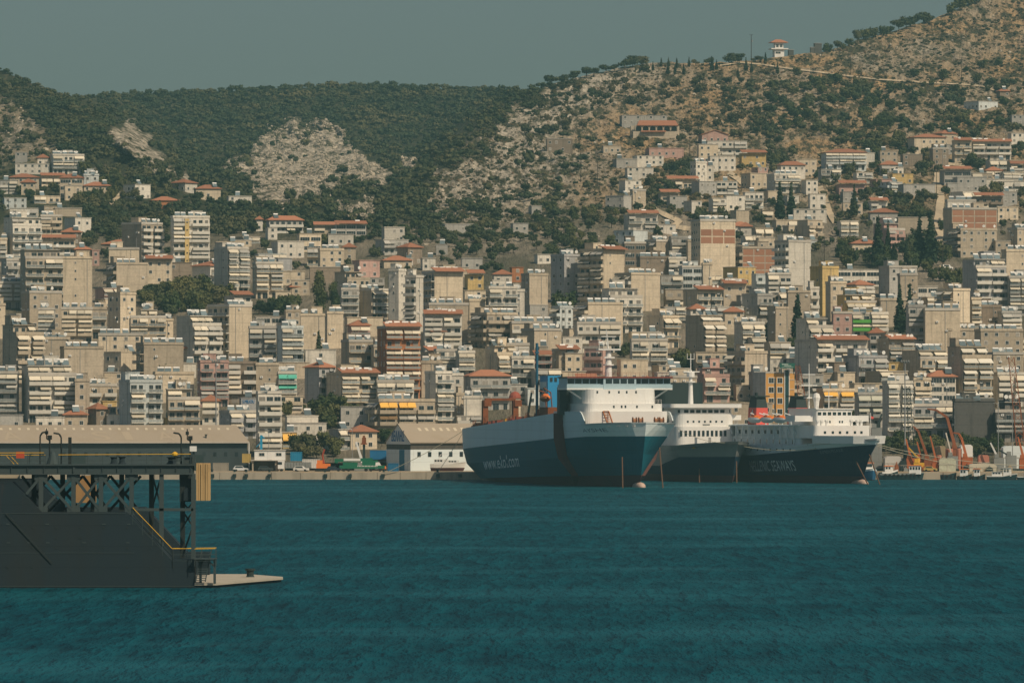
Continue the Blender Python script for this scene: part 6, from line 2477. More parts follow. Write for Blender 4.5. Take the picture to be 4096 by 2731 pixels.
# ---------------------------------------------------------------- special buildings
def c3(zx, zy):
    return 2048 + zx / KT, zy / KT
x0, y0 = c3(1130, 1250)
x1, _ = c3(1522, 1250)
d = ground_d((x0 + x1) / 2, y0 + 6)
p = P(x0, y0 + 6, d)
k = d / F
W = (x1 - x0) * k
zs = lambda zy: (y0 + 6 - zy / KT) * k
t = thing('restaurant', 'arcaded restaurant with six arches and a long orange tiled roof on the bare hill', 'restaurant', p, R(2))
mb = MB()
mb.box(-2, W + 1, 2.2, 10, -8, zs(1155))
mb.box(-1, W, 0.05, 2.2, -8, zs(1208))
mb.build('wall', WALL['t'], t)
mb = MB()
n = 6
bw = W / n
z0, z1 = zs(1200), zs(1148)
for i in range(n):
    cx = (i + 0.5) * bw
    r = bw * 0.40
    zc = z1 - r - 0.5
    pts = [(i * bw, z0), (cx - r, z0), (cx - r, zc)]
    for j in range(1, 9):
        a = math.pi - math.pi * j / 8
        pts.append((cx + r * math.cos(a), zc + r * math.sin(a)))
    pts += [(cx + r, z0), ((i + 1) * bw, z0), ((i + 1) * bw, z1), (i * bw, z1)]
    mb.prism(pts, -0.1, 0.5)
mb.build('arcade', WALL['t'], t)
mb = MB()
mb.box(0.1, W - 0.1, 1.9, 2.15, z0, z1 - 0.3)
mb.build('window', M_glass, t)
mb = MB()
a, b = zs(1150), zs(1102)
mb.face([(1.0, -0.8, a), (W + 0.3, -0.8, a), (W - 0.8, 5, b), (2.4, 5, b)])
mb.face([(2.4, 5, b), (W - 0.8, 5, b), (W + 0.3, 10.5, a), (1.0, 10.5, a)])
mb.face([(1.0, -0.8, a), (2.4, 5, b), (1.0, 10.5, a)])
mb.face([(W + 0.3, -0.8, a), (W + 0.3, 10.5, a), (W - 0.8, 5, b)])
mb.box(1.0, W + 0.3, -0.8, 10.5, a - 0.3, a - 0.01)
mb.build('roof', M_tile, t)
mb = MB()
mb.prism([(-1.5, zs(1214)), (-0.2, zs(1204)), (-0.2, zs(1200)), (-1.5, zs(1210))], 3, W - 6)
mb.v = [(y, x, z) for x, y, z in mb.v]
mb.build('tile_canopy', M_tile, t)
# hilltop lookout
def c4(zx, zy):
    return 3072 + zx / KT, zy / KT
px, py = c4(105, 496)
d = ground_d(px, py + 4)
p = P(px, py + 4, d)
k = d / F / KT
t = thing('lookout_tower', 'white lookout tower with balcony and orange pyramid roof on the hill skyline', 'tower', p, R(12))
mb = MB()
mb.box(-45 * k, 45 * k, 0, 80 * k, -6, (496 - 440) * k)
mb.box(-38 * k, 38 * k, 5 * k, 70 * k, (496 - 440) * k, (496 - 384) * k)
mb.build('wall', Mw, t)
mb = MB()
mb.box(-80 * k, 80 * k, -18 * k, 95 * k, (496 - 446) * k, (496 - 436) * k)
mb.build('balcony', Mw, t)
hip_roof(160 * k, 110 * k, 0.1, 28 * k).build('roof', M_tile, t, loc=(-80 * k, -15 * k, (496 - 384) * k + 0.2))
for x in (-30, 6):
    put('window', prefab('window', [M_glass, M_frame], f_window), t, (x * k, 5 * k, (496 - 428) * k), 0, (24 * k, 1, 28 * k))
put('window', prefab('window', [M_glass, M_frame], f_window), t, (-38 * k, 0, (496 - 486) * k), 0, (50 * k, 1, 18 * k))
def dark_box(name, label, cat, zx0, zx1, zy0, zy1):
    px, py = c4((zx0 + zx1) / 2, zy1 + 6)
    d = ground_d(px, py)
    k = d / F / KT
    t = thing(name, label, cat, P(px, py, d), R(8))
    mb = MB()
    w = (zx1 - zx0) * k
    mb.box(-w / 2, w / 2, 0, w, -3, (zy1 - zy0) * k)
    mb.build('wall', WALL['d'], t)
    mb = MB()
    mb.box(-w / 2 - 0.2, w / 2 + 0.2, -0.2, w + 0.2, (zy1 - zy0) * k, (zy1 - zy0) * k + 0.2)
    mb.build('roof', WALL['g'], t)
dark_box('water_tank', 'tall dark square tank on the skyline right of the lookout tower', 'tank', 430, 495, 395, 470)
dark_box('pump_hut', 'small dark hut beside the tall skyline tank', 'hut', 392, 428, 432, 472)
dark_box('pump_hut', 'small black hut close by the lookout tower', 'hut', 190, 236, 455, 486)
def pole(label, px, y0, y1, w=0.35, arms=1):
    d = ground_d(px, y1)
    p = P(px, y1, d)
    H = (y1 - y0) / F * d
    t = thing('utility_pole', label, 'utility pole', p, 0, 'utility poles on the hillside')
    mb = MB()
    mb.beam((0, 0, -2), (0, 0, H), w, w2=w * 0.6, n=6)
    mb.build('pole', mat('pole_wood', (0.045, 0.035, 0.028), 0.9), t)
    mb = MB()
    mb.beam((-1.0, 0, H - 0.3), (1.0, 0, H - 0.3), 0.15)
    for q in (-0.9, 0, 0.9):
        mb.beam((q, 0, H - 0.3), (q, 0, H + 0.1), 0.12)
    mb.build('crossarm', MATS['pole_wood'], t)
    if arms > 1:
        mb = MB()
        mb.lathe((0.5, 0, H * 0.72), [(0.4, -0.5), (0.4, 0.5)], 8)
        mb.build('transformer', M_grey, t)
pole('tall utility pole with transformer on the skyline left of the lookout tower', 3005, 139, 232, 0.6, 2)
for px, y0, y1, lab in ((2323, 592, 722, 'utility pole standing on open scrub below the ruined shed'), (2390, 645, 745, 'utility pole right of the scrub slope beside a dense bush'), (2759, 490, 618, 'utility pole right of the arcaded restaurant'),
                        (2876, 610, 690, 'utility pole among white houses below the pink gabled house'), (3403, 205, 298, 'utility pole above the hill track'), (3846, 230, 325, 'utility pole on the bare slope near the right edge'),
                        (3746, 640, 800, 'utility pole beside the top of the dirt road'), (3340, 740, 880, 'utility pole leaning by the steep lane'), (3297, 950, 1070, 'utility pole right of the tall white blank tower'),
                        (245, 780, 850, 'utility pole on the left hillside by the orange-roofed houses'), (60, 760, 840, 'utility pole at the left edge of the hillside village'), (3024, 930, 1010, 'pair-topped pole beside the brick-panelled block'), (3770, 990, 1090, 'lamp pole beside the van on the lane')):
    pole(lab, px, y0, y1)
# mustard office block with signboard
d = ground_d(3063, 1690)
p = P(3063, 1690, d)
k = d / F
th = R(20)
W = (3180 - 3063) * k / math.cos(th)
D = (3063 - 3019) * k / math.sin(th)
H = (1690 - 1492) * k
t = thing('office_block', 'mustard office block with white window frames and a green signboard on its roof', 'office block', p, th)
mb = MB()
mb.box(0, W, 0, D, -4, H)
mb.build('wall', mat('mustard_cladding', (0.56, 0.30, 0.09), 0.8, dirt=0.2, dcol=(0.44, 0.24, 0.08)), t)
mb = MB()
mb.box(-0.12, -0.01, -0.1, D + 0.1, -4, H + 0.3)
mb.build('side_wall', WALL['l'], t)
mb = MB()
mb.box(-0.1, W + 0.1, -0.1, D + 0.1, H, H + 0.3)
mb.build('roof', M_slab, t)
for zz in (1510, 1548, 1592, 1635):
    for u in (0.10, 0.40):
        o = put('window', prefab('window', [M_glass, M_frame], f_window), t, (W * u, 0, (1690 - zz) * k - 1.7), 0, (1.7, 1, 1.7))
mb = MB()
mb.box(W * 0.30, W * 0.35, -0.12, 0.02, 1, H - 1.5)
mb.build('window_strip', M_glass, t)
mb = MB()
mb.box(W * 0.66, W * 0.78, -0.25, 0.02, 0, H + 1.0)
mb.build('stair_glazing', mat('stair_glass', (0.02, 0.06, 0.07), 0.15), t)
for u in (0.635, 0.79):
    mb = MB()
    mb.box(W * u, W * (u + 0.022), -0.35, 0.0, 0, H + 1.2)
    mb.build('mullion', Mw, t)
for i in range(5):
    mb = MB()
    mb.box(W * 0.815, W * 0.985, -0.16, 0.02, 1.0 + i * H / 5, 1.12 + i * H / 5)
    mb.build('floor_line', Mw, t)
t2 = thing('signboard', 'dark green signboard on posts above the mustard office block', 'sign', P(3120, 1492, d - 1), th)
mb = MB()
wS = (3180 - 3119) * k / math.cos(th)
mb.box(0, wS, 0, 0.25, 20 * k, 40 * k)
mb.build('board', mat('sign_green', (0.015, 0.10, 0.075), 0.5), t2)
mb = MB()
for x in (0.4, wS - 0.5):
    mb.box(x, x + 0.15, 0.05, 0.2, -0.5, 20 * k)
mb.build('posts', Mdark, t2)
mb = MB()
mb.box(0.6, wS * 0.55, -0.03, 0.0, 33 * k, 37 * k)
mb.box(1.4, wS * 0.75, -0.03, 0.0, 28 * k, 31 * k)
mb.box(0.6, wS - 0.6, -0.03, 0.0, 23 * k, 24.5 * k)
mb.build('lettering', mat('sign_text', (0.35, 0.42, 0.38), 0.7), t2)
# chapel with a red dome behind the ferry stern
d = ground_d(2060, 1700)
p = P(2060, 1700, d)
k = d / F
t = thing('chapel', 'small chapel with a rust-red dome behind the stern gantry of the big ferry', 'chapel', p, R(10))
mb = MB()
mb.lathe((0, 0, 0), [(1.75, -3), (1.75, (1700 - 1592) * k)], 12)
mb.build('drum', WALL['c'], t)
mb = MB()
mb.lathe((0, 0, (1700 - 1592) * k), [(2.1, 0)] + [(1.85 * math.cos(a), 0.1 + 1.95 * math.sin(a)) for a in (0, 0.3, 0.6, 0.9, 1.2, 1.5)] + [(0.06, 2.1), (0.06, 3.0)], 12)
mb.build('dome', mat('dome_red', (0.30, 0.075, 0.045), 0.7), t)
# painted name on a low wall behind the warehouse
d = ground_d(968, 1670)
for tt, b in BUILT:
    if b['xl'] > 960 and b['xl'] < 970 and abs(b['yt'] - (1150 + 1015 / KT)) < 2:
        flat_text('S.MILIOU', 3.6, 1.0, 'wall_lettering', MATS['letter_blue'], tt, (0.4, -0.1, (b['yb'] - 1612) / F * d), (0, 0, 0), 0.05)

for tt, b in BUILT:
    if (b['label'] or '').startswith('white tower with a mustard'):
        dd = ground_d(680, b['yb'])
        mb = MB()
        Hh = (b['yb'] - b['yt']) / F * dd
        mb.box(4.6, 6.3, -1.45, 0.0, 1, Hh - 0.5)
        mb.build('mustard_stripe', WALL['y'], tt)
        mb = MB()
        for i in range(8):
            mb.lathe((5.45, -1.5, Hh - 2.0 - i * 3.05), [(0.3, -0.06), (0.3, 0.06)], 10, 0, 'y')
        mb.build('round_window', M_glass, tt)
# ---------------------------------------------------------------- trees, scrub and tracks
def leaf_mat(name, c, c2):
    m = bpy.data.materials.new(name)
    m.use_nodes = True
    nt = m.node_tree
    b = nt.nodes['Principled BSDF']
    b.inputs['Roughness'].default_value = 0.75
    b.inputs['Specular IOR Level'].default_value = 0.15
    g = nd(nt, 'ShaderNodeNewGeometry')
    f = ramp(nt, noise_out(nt, g.outputs['Position'], 0.25, 4, 0.6), 0.36, 0.66)
    f2 = ramp(nt, noise_out(nt, g.outputs['Position'], 0.03, 3, 0.6), 0.45, 0.68)
    c3 = mix_rgb(nt, f2, mix_rgb(nt, f, c, c2), tuple(v * k for v, k in zip(c2, (1.9, 1.45, 1.5))))
    nt.links.new(c3, b.inputs['Base Color'])
    return m
ML_pine = leaf_mat('pine_needles', (0.020, 0.036, 0.018), (0.060, 0.072, 0.033))
ML_broad = leaf_mat('broad_leaves', (0.024, 0.046, 0.019), (0.074, 0.090, 0.034))
ML_cyp = leaf_mat('cypress_leaves', (0.012, 0.030, 0.016), (0.030, 0.048, 0.022))
ML_bush = leaf_mat('scrub_leaves', (0.026, 0.036, 0.017), (0.070, 0.070, 0.034))
ML_dry = leaf_mat('dry_scrub', (0.085, 0.075, 0.042), (0.15, 0.12, 0.07))
M_bark = mat('bark', (0.09, 0.06, 0.04), 0.95)
npr = np.random.RandomState(4)
def crown_arrays(blobs, n, leaf, rs):
    """leaf-sized quads spread through a set of ellipsoid clumps; returns verts (4n, 3)"""
    w = np.array([b[3] * b[4] * b[5] for b in blobs]) ** 0.67
    pick = rs.choice(len(blobs), n, p=w / w.sum())
    B = np.array(blobs)[pick]
    v = rs.normal(size=(n, 3))
    v /= np.linalg.norm(v, axis=1)[:, None]
    r = 1.0 - 0.45 * rs.rand(n) ** 2
    c = B[:, :3] + v * r[:, None] * B[:, 3:6]
    nrm = v * 0.9 + rs.normal(size=(n, 3)) * 0.7 + np.array([0, 0, 0.5])
    nrm /= np.linalg.norm(nrm, axis=1)[:, None]
    a = np.cross(nrm, rs.normal(size=(n, 3)))
    a /= np.linalg.norm(a, axis=1)[:, None] + 1e-9
    b = np.cross(nrm, a)
    s = leaf * (0.6 + 0.8 * rs.rand(n))[:, None]
    q = np.stack([c - a * s - b * s * 0.7, c + a * s - b * s * 0.7, c + a * s * 0.8 + b * s * 0.7, c - a * s * 0.8 + b * s * 0.7], 1)
    return q.reshape(-1, 3)
ICO = None
def core_arrays(blobs, k=0.72):
    """dark inner volume so that a crown does not show daylight everywhere"""
    V, Fc = [], []
    o = [(0, 0, 1), (0.894, 0, 0.447), (0.276, 0.851, 0.447), (-0.724, 0.526, 0.447), (-0.724, -0.526, 0.447), (0.276, -0.851, 0.447), (0.724, 0.526, -0.447), (-0.276, 0.851, -0.447), (-0.894, 0, -0.447), (-0.276, -0.851, -0.447), (0.724, -0.526, -0.447), (0, 0, -1)]
    f = [(0, 1, 2), (0, 2, 3), (0, 3, 4), (0, 4, 5), (0, 5, 1), (1, 6, 2), (2, 7, 3), (3, 8, 4), (4, 9, 5), (5, 10, 1), (6, 7, 2), (7, 8, 3), (8, 9, 4), (9, 10, 5), (10, 6, 1), (11, 7, 6), (11, 8, 7), (11, 9, 8), (11, 10, 9), (11, 6, 10)]
    for b in blobs:
        n = len(V)
        V += [(b[0] + x * b[3] * k, b[1] + y * b[4] * k, b[2] + z * b[5] * k) for x, y, z in o]
        Fc += [tuple(n + i for i in t) for t in f]
    return V, Fc
def blobs_for(kind, rs):
    """clumps of a crown in units of crown width 1 (base of trunk at 0), plus height of crown base"""
    if kind == 'pine':
        L = []
        for i in range(rs.randint(4, 7)):
            a, r = rs.rand() * 6.28, 0.30 * rs.rand() ** 0.5
            L.append((r * math.cos(a), r * math.sin(a), 0.34 + 0.26 * rs.rand(), 0.22 + 0.12 * rs.rand(), 0.20 + 0.12 * rs.rand(), 0.13 + 0.07 * rs.rand()))
        return L
    if kind == 'broad':
        L = [(0, 0, 0.44, 0.38, 0.38, 0.36)]
        for i in range(6):
            a, r = rs.rand() * 6.28, 0.30
            L.append((r * math.cos(a), r * math.sin(a), 0.28 + 0.46 * rs.rand(), 0.17 + 0.1 * rs.rand(), 0.16 + 0.1 * rs.rand(), 0.16 + 0.08 * rs.rand()))
        return L
    if kind == 'tall':
        L = []
        for i in range(9):
            a, r = rs.rand() * 6.28, 0.22 * rs.rand()
            z = 0.45 + 1.35 * i / 8
            k = 1.0 - abs(i / 8 - 0.45) * 0.7
            L.append((r * math.cos(a), r * math.sin(a), z, 0.34 * k, 0.34 * k, 0.26))
        return L
    if kind == 'cypress':
        return [(0, 0, 0.6 + i * 0.55, 0.5 * (1 - 0.13 * abs(i - 1.2)) * (1 - i * 0.12), 0.5 * (1 - 0.13 * abs(i - 1.2)) * (1 - i * 0.12), 0.55) for i in range(6)]
    L = [(0, 0, 0.28, 0.36, 0.36, 0.26)]
    for i in range(4):
        a = rs.rand() * 6.28
        L.append((0.28 * math.cos(a), 0.28 * math.sin(a), 0.18 + 0.22 * rs.rand(), 0.22, 0.22, 0.18))
    return L
def arr_mesh(name, Q, core, m):
    V, Fc = core
    n = len(V)
    me = bpy.data.meshes.new(name)
    k = len(Q) // 4
    me.from_pydata(V + [tuple(p) for p in Q], [], Fc + [(n + 4 * i, n + 4 * i + 1, n + 4 * i + 2, n + 4 * i + 3) for i in range(k)])
    me.materials.append(m)
    return me
PROTO = {}
def protos(kind, m, cnt, n, leaf):
    key = (kind, m.name)
    if key not in PROTO:
        L = []
        for i in range(cnt):
            b = blobs_for(kind, npr)
            cr = arr_mesh({'bush': 'shrub'}.get(kind, 'crown'), crown_arrays(b, n, leaf, npr), core_arrays(b), m)
            tk = None
            if kind != 'bush':
                mb = MB()
                h = {'pine': 0.38, 'broad': 0.5, 'tall': 1.2, 'cypress': 0.8}[kind]
                mb.beam((0, 0, -0.5), (0.02, 0, h), 0.07, w2=0.04, n=6)
                for q in b[:3]:
                    mb.beam((0.01, 0, h * 0.6), (q[0] * 0.8, q[1] * 0.8, q[2]), 0.03, n=4)
                tk = mb.mesh('trunk', [M_bark])
            L.append((cr, tk))
        PROTO[key] = L
    return PROTO[key]
rt = random.Random(99)
KINDS_T = {'pine': (ML_pine, 6, 420, 0.05, 'pine_tree', 'pine tree'), 'broad': (ML_broad, 6, 620, 0.045, 'broadleaf_tree', 'tree'), 'tall': (ML_broad, 2, 1500, 0.035, 'eucalyptus_tree', 'tree'),
           'cypress': (ML_cyp, 3, 500, 0.10, 'cypress_tree', 'cypress'), 'bush': (ML_bush, 6, 220, 0.06, 'shrub', 'shrub')}
def plant(kind, px, py, wpx, label, group, hk=1.0):
    """one tree whose foot shows at (px, py) and whose crown is wpx photo pixels wide"""
    m, cnt, n, leaf, name, cat = KINDS_T[kind]
    d = terr_d(px, py)
    p = P(px, py, d)
    s = wpx / F * d
    cr, tk = rt.choice(protos(kind, m, cnt, n, leaf))
    rz = rt.uniform(0, 6.28)
    if tk is None:
        o = put(name, cr, None, p, rz, (s, s, s * hk))
        return tag(o, label, cat, group)
    t = thing(name, label, cat, p, rz, group)
    t.scale = (s, s, s * hk)
    put('crown', cr, t)
    put('trunk', tk, t)
    return t
def covered(x, y):
    gx, gy = int(x / CELL), int(y / CELL)
    return 0 <= gx < GW and 0 <= gy < GH and occ[gy, gx]
def grove(cx, cy, rx, ry, n, kinds, w0, w1, label, group, avoid=True, hk=(0.9, 1.3)):
    """scattered trees; a label per kind"""
    k, tries = 0, 0
    while k < n and tries < n * 12:
        tries += 1
        a, r = rt.uniform(0, 6.283), math.sqrt(rt.random())
        x, y = cx + rx * r * math.cos(a), cy + ry * r * math.sin(a)
        if avoid and covered(x, y) and not in_green(x, y):
            continue
        kd = rt.choice(kinds)
        plant(kd, x, y, rt.uniform(w0, w1) * (0.4 if kd == 'cypress' else 1), label.replace('KIND', {'pine': 'dark green pine', 'broad': 'leafy green tree', 'cypress': 'slim dark cypress', 'bush': 'low green shrub', 'tall': 'tall tree'}[kd]), group + ' (' + kd + ')', rt.uniform(*hk))
        k += 1
grove(740, 1225, 175, 60, 44, ['broad', 'broad', 'pine'], 50, 90, 'KIND in the large grove below the stepped cream block roofs on the left', 'trees of the large town grove')
grove(430, 930, 55, 90, 18, ['pine'], 40, 66, 'KIND in the clump left of the grey block-work tower', 'pines left of the block-work tower')
grove(470, 860, 250, 60, 34, ['pine'], 34, 56, 'KIND in the pine belt around the lone orange roof', 'pines around the lone orange roof')
grove(900, 880, 230, 90, 30, ['pine'], 34, 54, 'KIND in the pine slope behind the white tower with the mustard stripe', 'pines behind the mustard-striped tower')
grove(1105, 1265, 85, 40, 13, ['broad', 'pine'], 46, 80, 'KIND among roofs left of the pair of eucalyptus trees', 'trees left of the eucalyptus pair')
plant('tall', 1280, 1265, 92, 'taller and wider of the two eucalyptus trees amid the blocks', 'eucalyptus pair', 1.0)
plant('tall', 1335, 1266, 62, 'shorter slimmer eucalyptus tree touching the right of the tall one', 'eucalyptus pair', 1.15)
plant('broad', 2255, 1278, 118, 'large round dark tree standing among blocks below the awning tower', 'single trees', 1.15)
grove(2150, 1262, 50, 22, 5, ['broad'], 34, 56, 'KIND in the yard left of the large round dark tree', 'yard trees left of the round tree')
grove(1320, 1680, 95, 36, 16, ['broad', 'broad', 'pine'], 55, 84, 'KIND in the waterfront grove behind the orange-roofed house', 'waterfront grove trees', False)
grove(1255, 1815, 110, 22, 14, ['broad', 'pine'], 48, 76, 'KIND behind the blue container and the green crane on the left quay', 'trees behind the left quay', False, (1.0, 1.5))
grove(1540, 1760, 30, 20, 4, ['broad'], 40, 56, 'KIND between the orange-roofed house and the blue-lettered warehouse', 'trees beside the lettered warehouse', False)
grove(1150, 1640, 60, 30, 5, ['broad'], 36, 50, 'KIND beside the white waterfront block', 'trees beside the white waterfront block')
grove(2715, 1475, 62, 20, 9, ['broad'], 50, 76, 'KIND in the yellow-green clump above the bridge of the big ferry', 'clump above the big ferry')
grove(2508, 1430, 22, 16, 3, ['broad'], 40, 56, 'KIND left of the yellow-green clump, behind the ferry mast', 'trees behind the ferry mast')
grove(1570, 1275, 50, 18, 5, ['broad'], 36, 54, 'KIND in front of the narrow white windowless block', 'trees by the narrow white block')
grove(1700, 1450, 30, 26, 4, ['broad'], 34, 44, 'KIND right of the orange-brick tower', 'trees right of the brick tower')
grove(3640, 1060, 150, 60, 34, ['broad', 'broad', 'pine', 'cypress'], 46, 80, 'KIND in the grove below the pink-sided house', 'grove below the pink-sided house')
grove(3400, 1040, 80, 55, 20, ['broad', 'pine'], 40, 64, 'KIND on the slope right of the tall white blank tower', 'trees right of the tall white tower')
grove(3790, 1130, 60, 40, 12, ['broad', 'pine'], 40, 62, 'KIND below the van on the lane', 'trees below the lane')
for x, y, w, lab in ((3678, 1062, 62, 'tallest dark cypress in the grove left of the dirt road'), (3722, 1066, 70, 'broad dark cypress beside the foot of the dirt road'), (3512, 1066, 64, 'dark conifer at the left of the grove below the pink-sided house'),
                     (3417, 868, 40, 'thin cypress beside small houses left of the pink-sided house'), (3078, 1372, 44, 'tall thin cypress left of the white block with a flat blank left side'), (3640, 1330, 60, 'ragged dark conifer before the tall blank cream wall'),
                     (3600, 1335, 60, 'second ragged conifer left of the tall blank cream wall'), (3190, 1362, 60, 'oval dark tree against the flat blank white side wall'), (662, 1570, 36, 'small conifer beside the pale block with blue balcony rails'),
                     (1275, 1450, 40, 'small cypress on the roof terrace of the white block by the brick tower'), (3120, 885, 50, 'cypress left of the steep lane among white houses'), (3165, 880, 46, 'second cypress left of the steep lane among white houses')):
    plant('cypress', x, y, w, lab, 'cypresses of the town', 0.85)
grove(3165, 1410, 26, 16, 5, ['broad'], 34, 50, 'KIND in the gap below the oval tree', 'trees in the gap by the white block')
grove(3640, 1800, 120, 26, 22, ['broad', 'pine'], 44, 70, 'KIND along the back of the repair yard behind the cranes', 'trees behind the repair yard', False)
grove(3960, 1805, 120, 24, 18, ['broad', 'pine'], 44, 66, 'KIND in front of the dark hall at the right of the yard', 'trees before the dark hall', False)
grove(3460, 1700, 40, 40, 6, ['broad'], 44, 60, 'KIND behind the bow of the navy ferry', 'trees behind the navy ferry bow', False)
grove(2950, 1665, 26, 20, 4, ['broad'], 36, 50, 'KIND between the middle ship and the red funnel', 'trees beside the red funnel', False)
grove(2900, 760, 480, 150, 70, ['broad', 'pine', 'bush', 'bush'], 26, 48, 'KIND among the small houses below the pink gabled house', 'trees of the middle hillside village')
grove(3760, 740, 400, 190, 100, ['broad', 'pine', 'bush', 'bush'], 30, 56, 'KIND among the houses of the right-hand village', 'trees of the right-hand village')
grove(240, 760, 260, 90, 46, ['pine', 'broad'], 30, 54, 'KIND among the houses of the left-hand village', 'trees of the left-hand village')
grove(1450, 930, 420, 60, 30, ['pine', 'broad'], 28, 46, 'KIND just above the highest roofs in the middle', 'trees above the middle roofs')
grove(2320, 950, 220, 120, 70, ['pine', 'bush', 'broad'], 34, 60, 'KIND on the slope above the tower of tilted awnings', 'trees above the awning tower')
grove(1950, 960, 260, 80, 34, ['pine'], 34, 56, 'KIND on the wooded slope left of the awning tower', 'pines left of the awning tower')

# skyline trees of the right hill
for x, w, hk, kd in ((2205, 66, 0.95, 'pine'), (2258, 54, 0.9, 'pine'), (2300, 60, 0.9, 'pine'), (2345, 64, 0.9, 'pine'), (2375, 50, 0.9, 'pine'), (2425, 60, 0.8, 'pine'), (2460, 50, 0.8, 'pine'), (2500, 62, 0.9, 'pine'), (2530, 70, 1.0, 'pine'),
                     (2570, 60, 0.95, 'pine'), (2782, 34, 1.0, 'pine'), (2836, 48, 0.9, 'pine'), (2880, 26, 0.8, 'bush'), (2925, 56, 1.15, 'pine'), (2958, 58, 1.0, 'pine'), (3022, 40, 0.9, 'pine'), (3045, 34, 0.9, 'pine'),
                     (3310, 46, 1.0, 'broad'), (3350, 44, 1.2, 'pine'), (3372, 36, 0.9, 'broad'), (3398, 40, 0.9, 'broad'), (3430, 54, 1.25, 'pine'), (3462, 50, 1.1, 'broad'), (3495, 52, 1.0, 'broad'), (3535, 50, 1.0, 'broad'), (3560, 44, 1.0, 'pine'),
                     (3595, 62, 1.0, 'pine'), (3625, 66, 1.05, 'pine'), (3660, 66, 1.05, 'pine'), (3695, 66, 1.05, 'pine'), (3720, 50, 0.9, 'pine'), (3805, 50, 1.1, 'broad'), (3840, 56, 1.1, 'broad'), (3878, 60, 1.1, 'broad'), (3905, 60, 1.0, 'broad')):
    plant(kd, x, skyline(x) + 10, w, {'pine': 'dark umbrella-shaped pine', 'broad': 'dense dark tree', 'bush': 'low dark bush'}[kd] + ' standing on the skyline of the right-hand hill', 'skyline trees of the right hill (' + kd + ')', hk)
for x, y, w in ((2707, 276, 17), (2756, 268, 15), (2645, 268, 14), (2674, 267, 14), (2612, 284, 14), (2735, 302, 17), (2848, 284, 22), (2866, 282, 16), (2984, 284, 20), (3006, 290, 16), (3110, 297, 18), (2700, 300, 16), (2672, 300, 18), (3062, 252, 16), (2952, 312, 16)):
    plant('cypress', x, y, w, 'small dark cypress dotted along the top of the right-hand hill', 'cypresses on the hilltop', 0.7)
for x, y, w in ((3440, 357, 62), (3345, 340, 64), (3318, 345, 40), (3260, 345, 56), (3190, 303, 42), (3560, 352, 34), (3695, 346, 26), (3282, 376, 52), (3265, 410, 26), (3930, 275, 48), (3996, 265, 34), (3655, 310, 48), (3770, 322, 60), (3862, 290, 30)):
    plant('broad', x, y, w, 'round dark tree beside the track across the right-hand hill', 'trees along the hill track', 0.9)
k = 0
rs_ = random.Random(5)
while k < 135:
    x = rs_.uniform(2080, 3120)
    y = rs_.uniform(skyline(x) + 22, 590)
    if fbm(x * 0.006, y * 0.009, 1.0) < -0.08 - 0.5 * (y > 470 and x < 2700) * 0 or covered(x, y) or (2280 < x < 2560 and y > 430 and rs_.random() < 0.8):
        if rs_.random() < 0.9:
            continue
    plant('bush', x, y, rs_.uniform(20, 52), 'dark rounded shrub dotted over the rocky face of the right-hand hill', 'shrubs on the rocky hill', rs_.uniform(0.8, 1.4))
    k += 1
k = 0
while k < 70:
    x = rs_.uniform(3080, 4096)
    y = rs_.uniform(350, 600) if x < 3700 else rs_.uniform(330, 640)
    if covered(x, y) or (3130 < x < 3330 and 545 < y < 630):
        continue
    plant('broad', x, y, rs_.uniform(30, 62), 'dark tree on the lower slope under the hill track', 'trees on the slope under the hill track', rs_.uniform(0.65, 1.0))
    k += 1
print('TREES', len(bpy.data.objects))

# the far wood, scrub: too many to count
def mass(name, kind, m, n_leaf, leaf, spots, nproto=8):
    rs = np.random.RandomState(17)
    pr = []
    for i in range(nproto):
        b = blobs_for(kind, rs)
        q = crown_arrays(b, n_leaf, leaf, rs)
        V, Fc = core_arrays(b, 0.8)
        pr.append((np.concatenate([np.array(V), q]), np.array(Fc), len(V)))
    VV, T3, T4, off = [], [], [], 0
    for (p, s, hk) in spots:
        v, f, nc = pr[rs.randint(nproto)]
        a = rs.rand() * 6.28
        c, si = math.cos(a), math.sin(a)
        w = np.empty_like(v)
        w[:, 0] = p[0] + s * (v[:, 0] * c - v[:, 1] * si)
        w[:, 1] = p[1] + s * (v[:, 0] * si + v[:, 1] * c)
        w[:, 2] = p[2] + s * hk * v[:, 2]
        VV.append(w)
        T3.append(f + off)
        T4.append((np.arange(n_leaf * 4).reshape(-1, 4) + nc + off))
        off += len(v)
    V = np.concatenate(VV).astype(np.float32)
    t3, t4 = np.concatenate(T3), np.concatenate(T4)
    me = bpy.data.meshes.new(name)
    me.vertices.add(len(V))
    me.vertices.foreach_set('co', V.ravel())
    me.loops.add(t3.size + t4.size)
    me.loops.foreach_set('vertex_index', np.concatenate([t3.ravel(), t4.ravel()]).astype(np.int32))
    me.polygons.add(len(t3) + len(t4))
    st = np.concatenate([np.arange(len(t3)) * 3, t3.size + np.arange(len(t4)) * 4]).astype(np.int32)
    me.polygons.foreach_set('loop_start', st)
    me.update(calc_edges=True)
    me.materials.append(m)
    o = put(name, me)
    o['kind'] = 'stuff'
    return o
rf2 = random.Random(31)
spots = []
y = 330.0
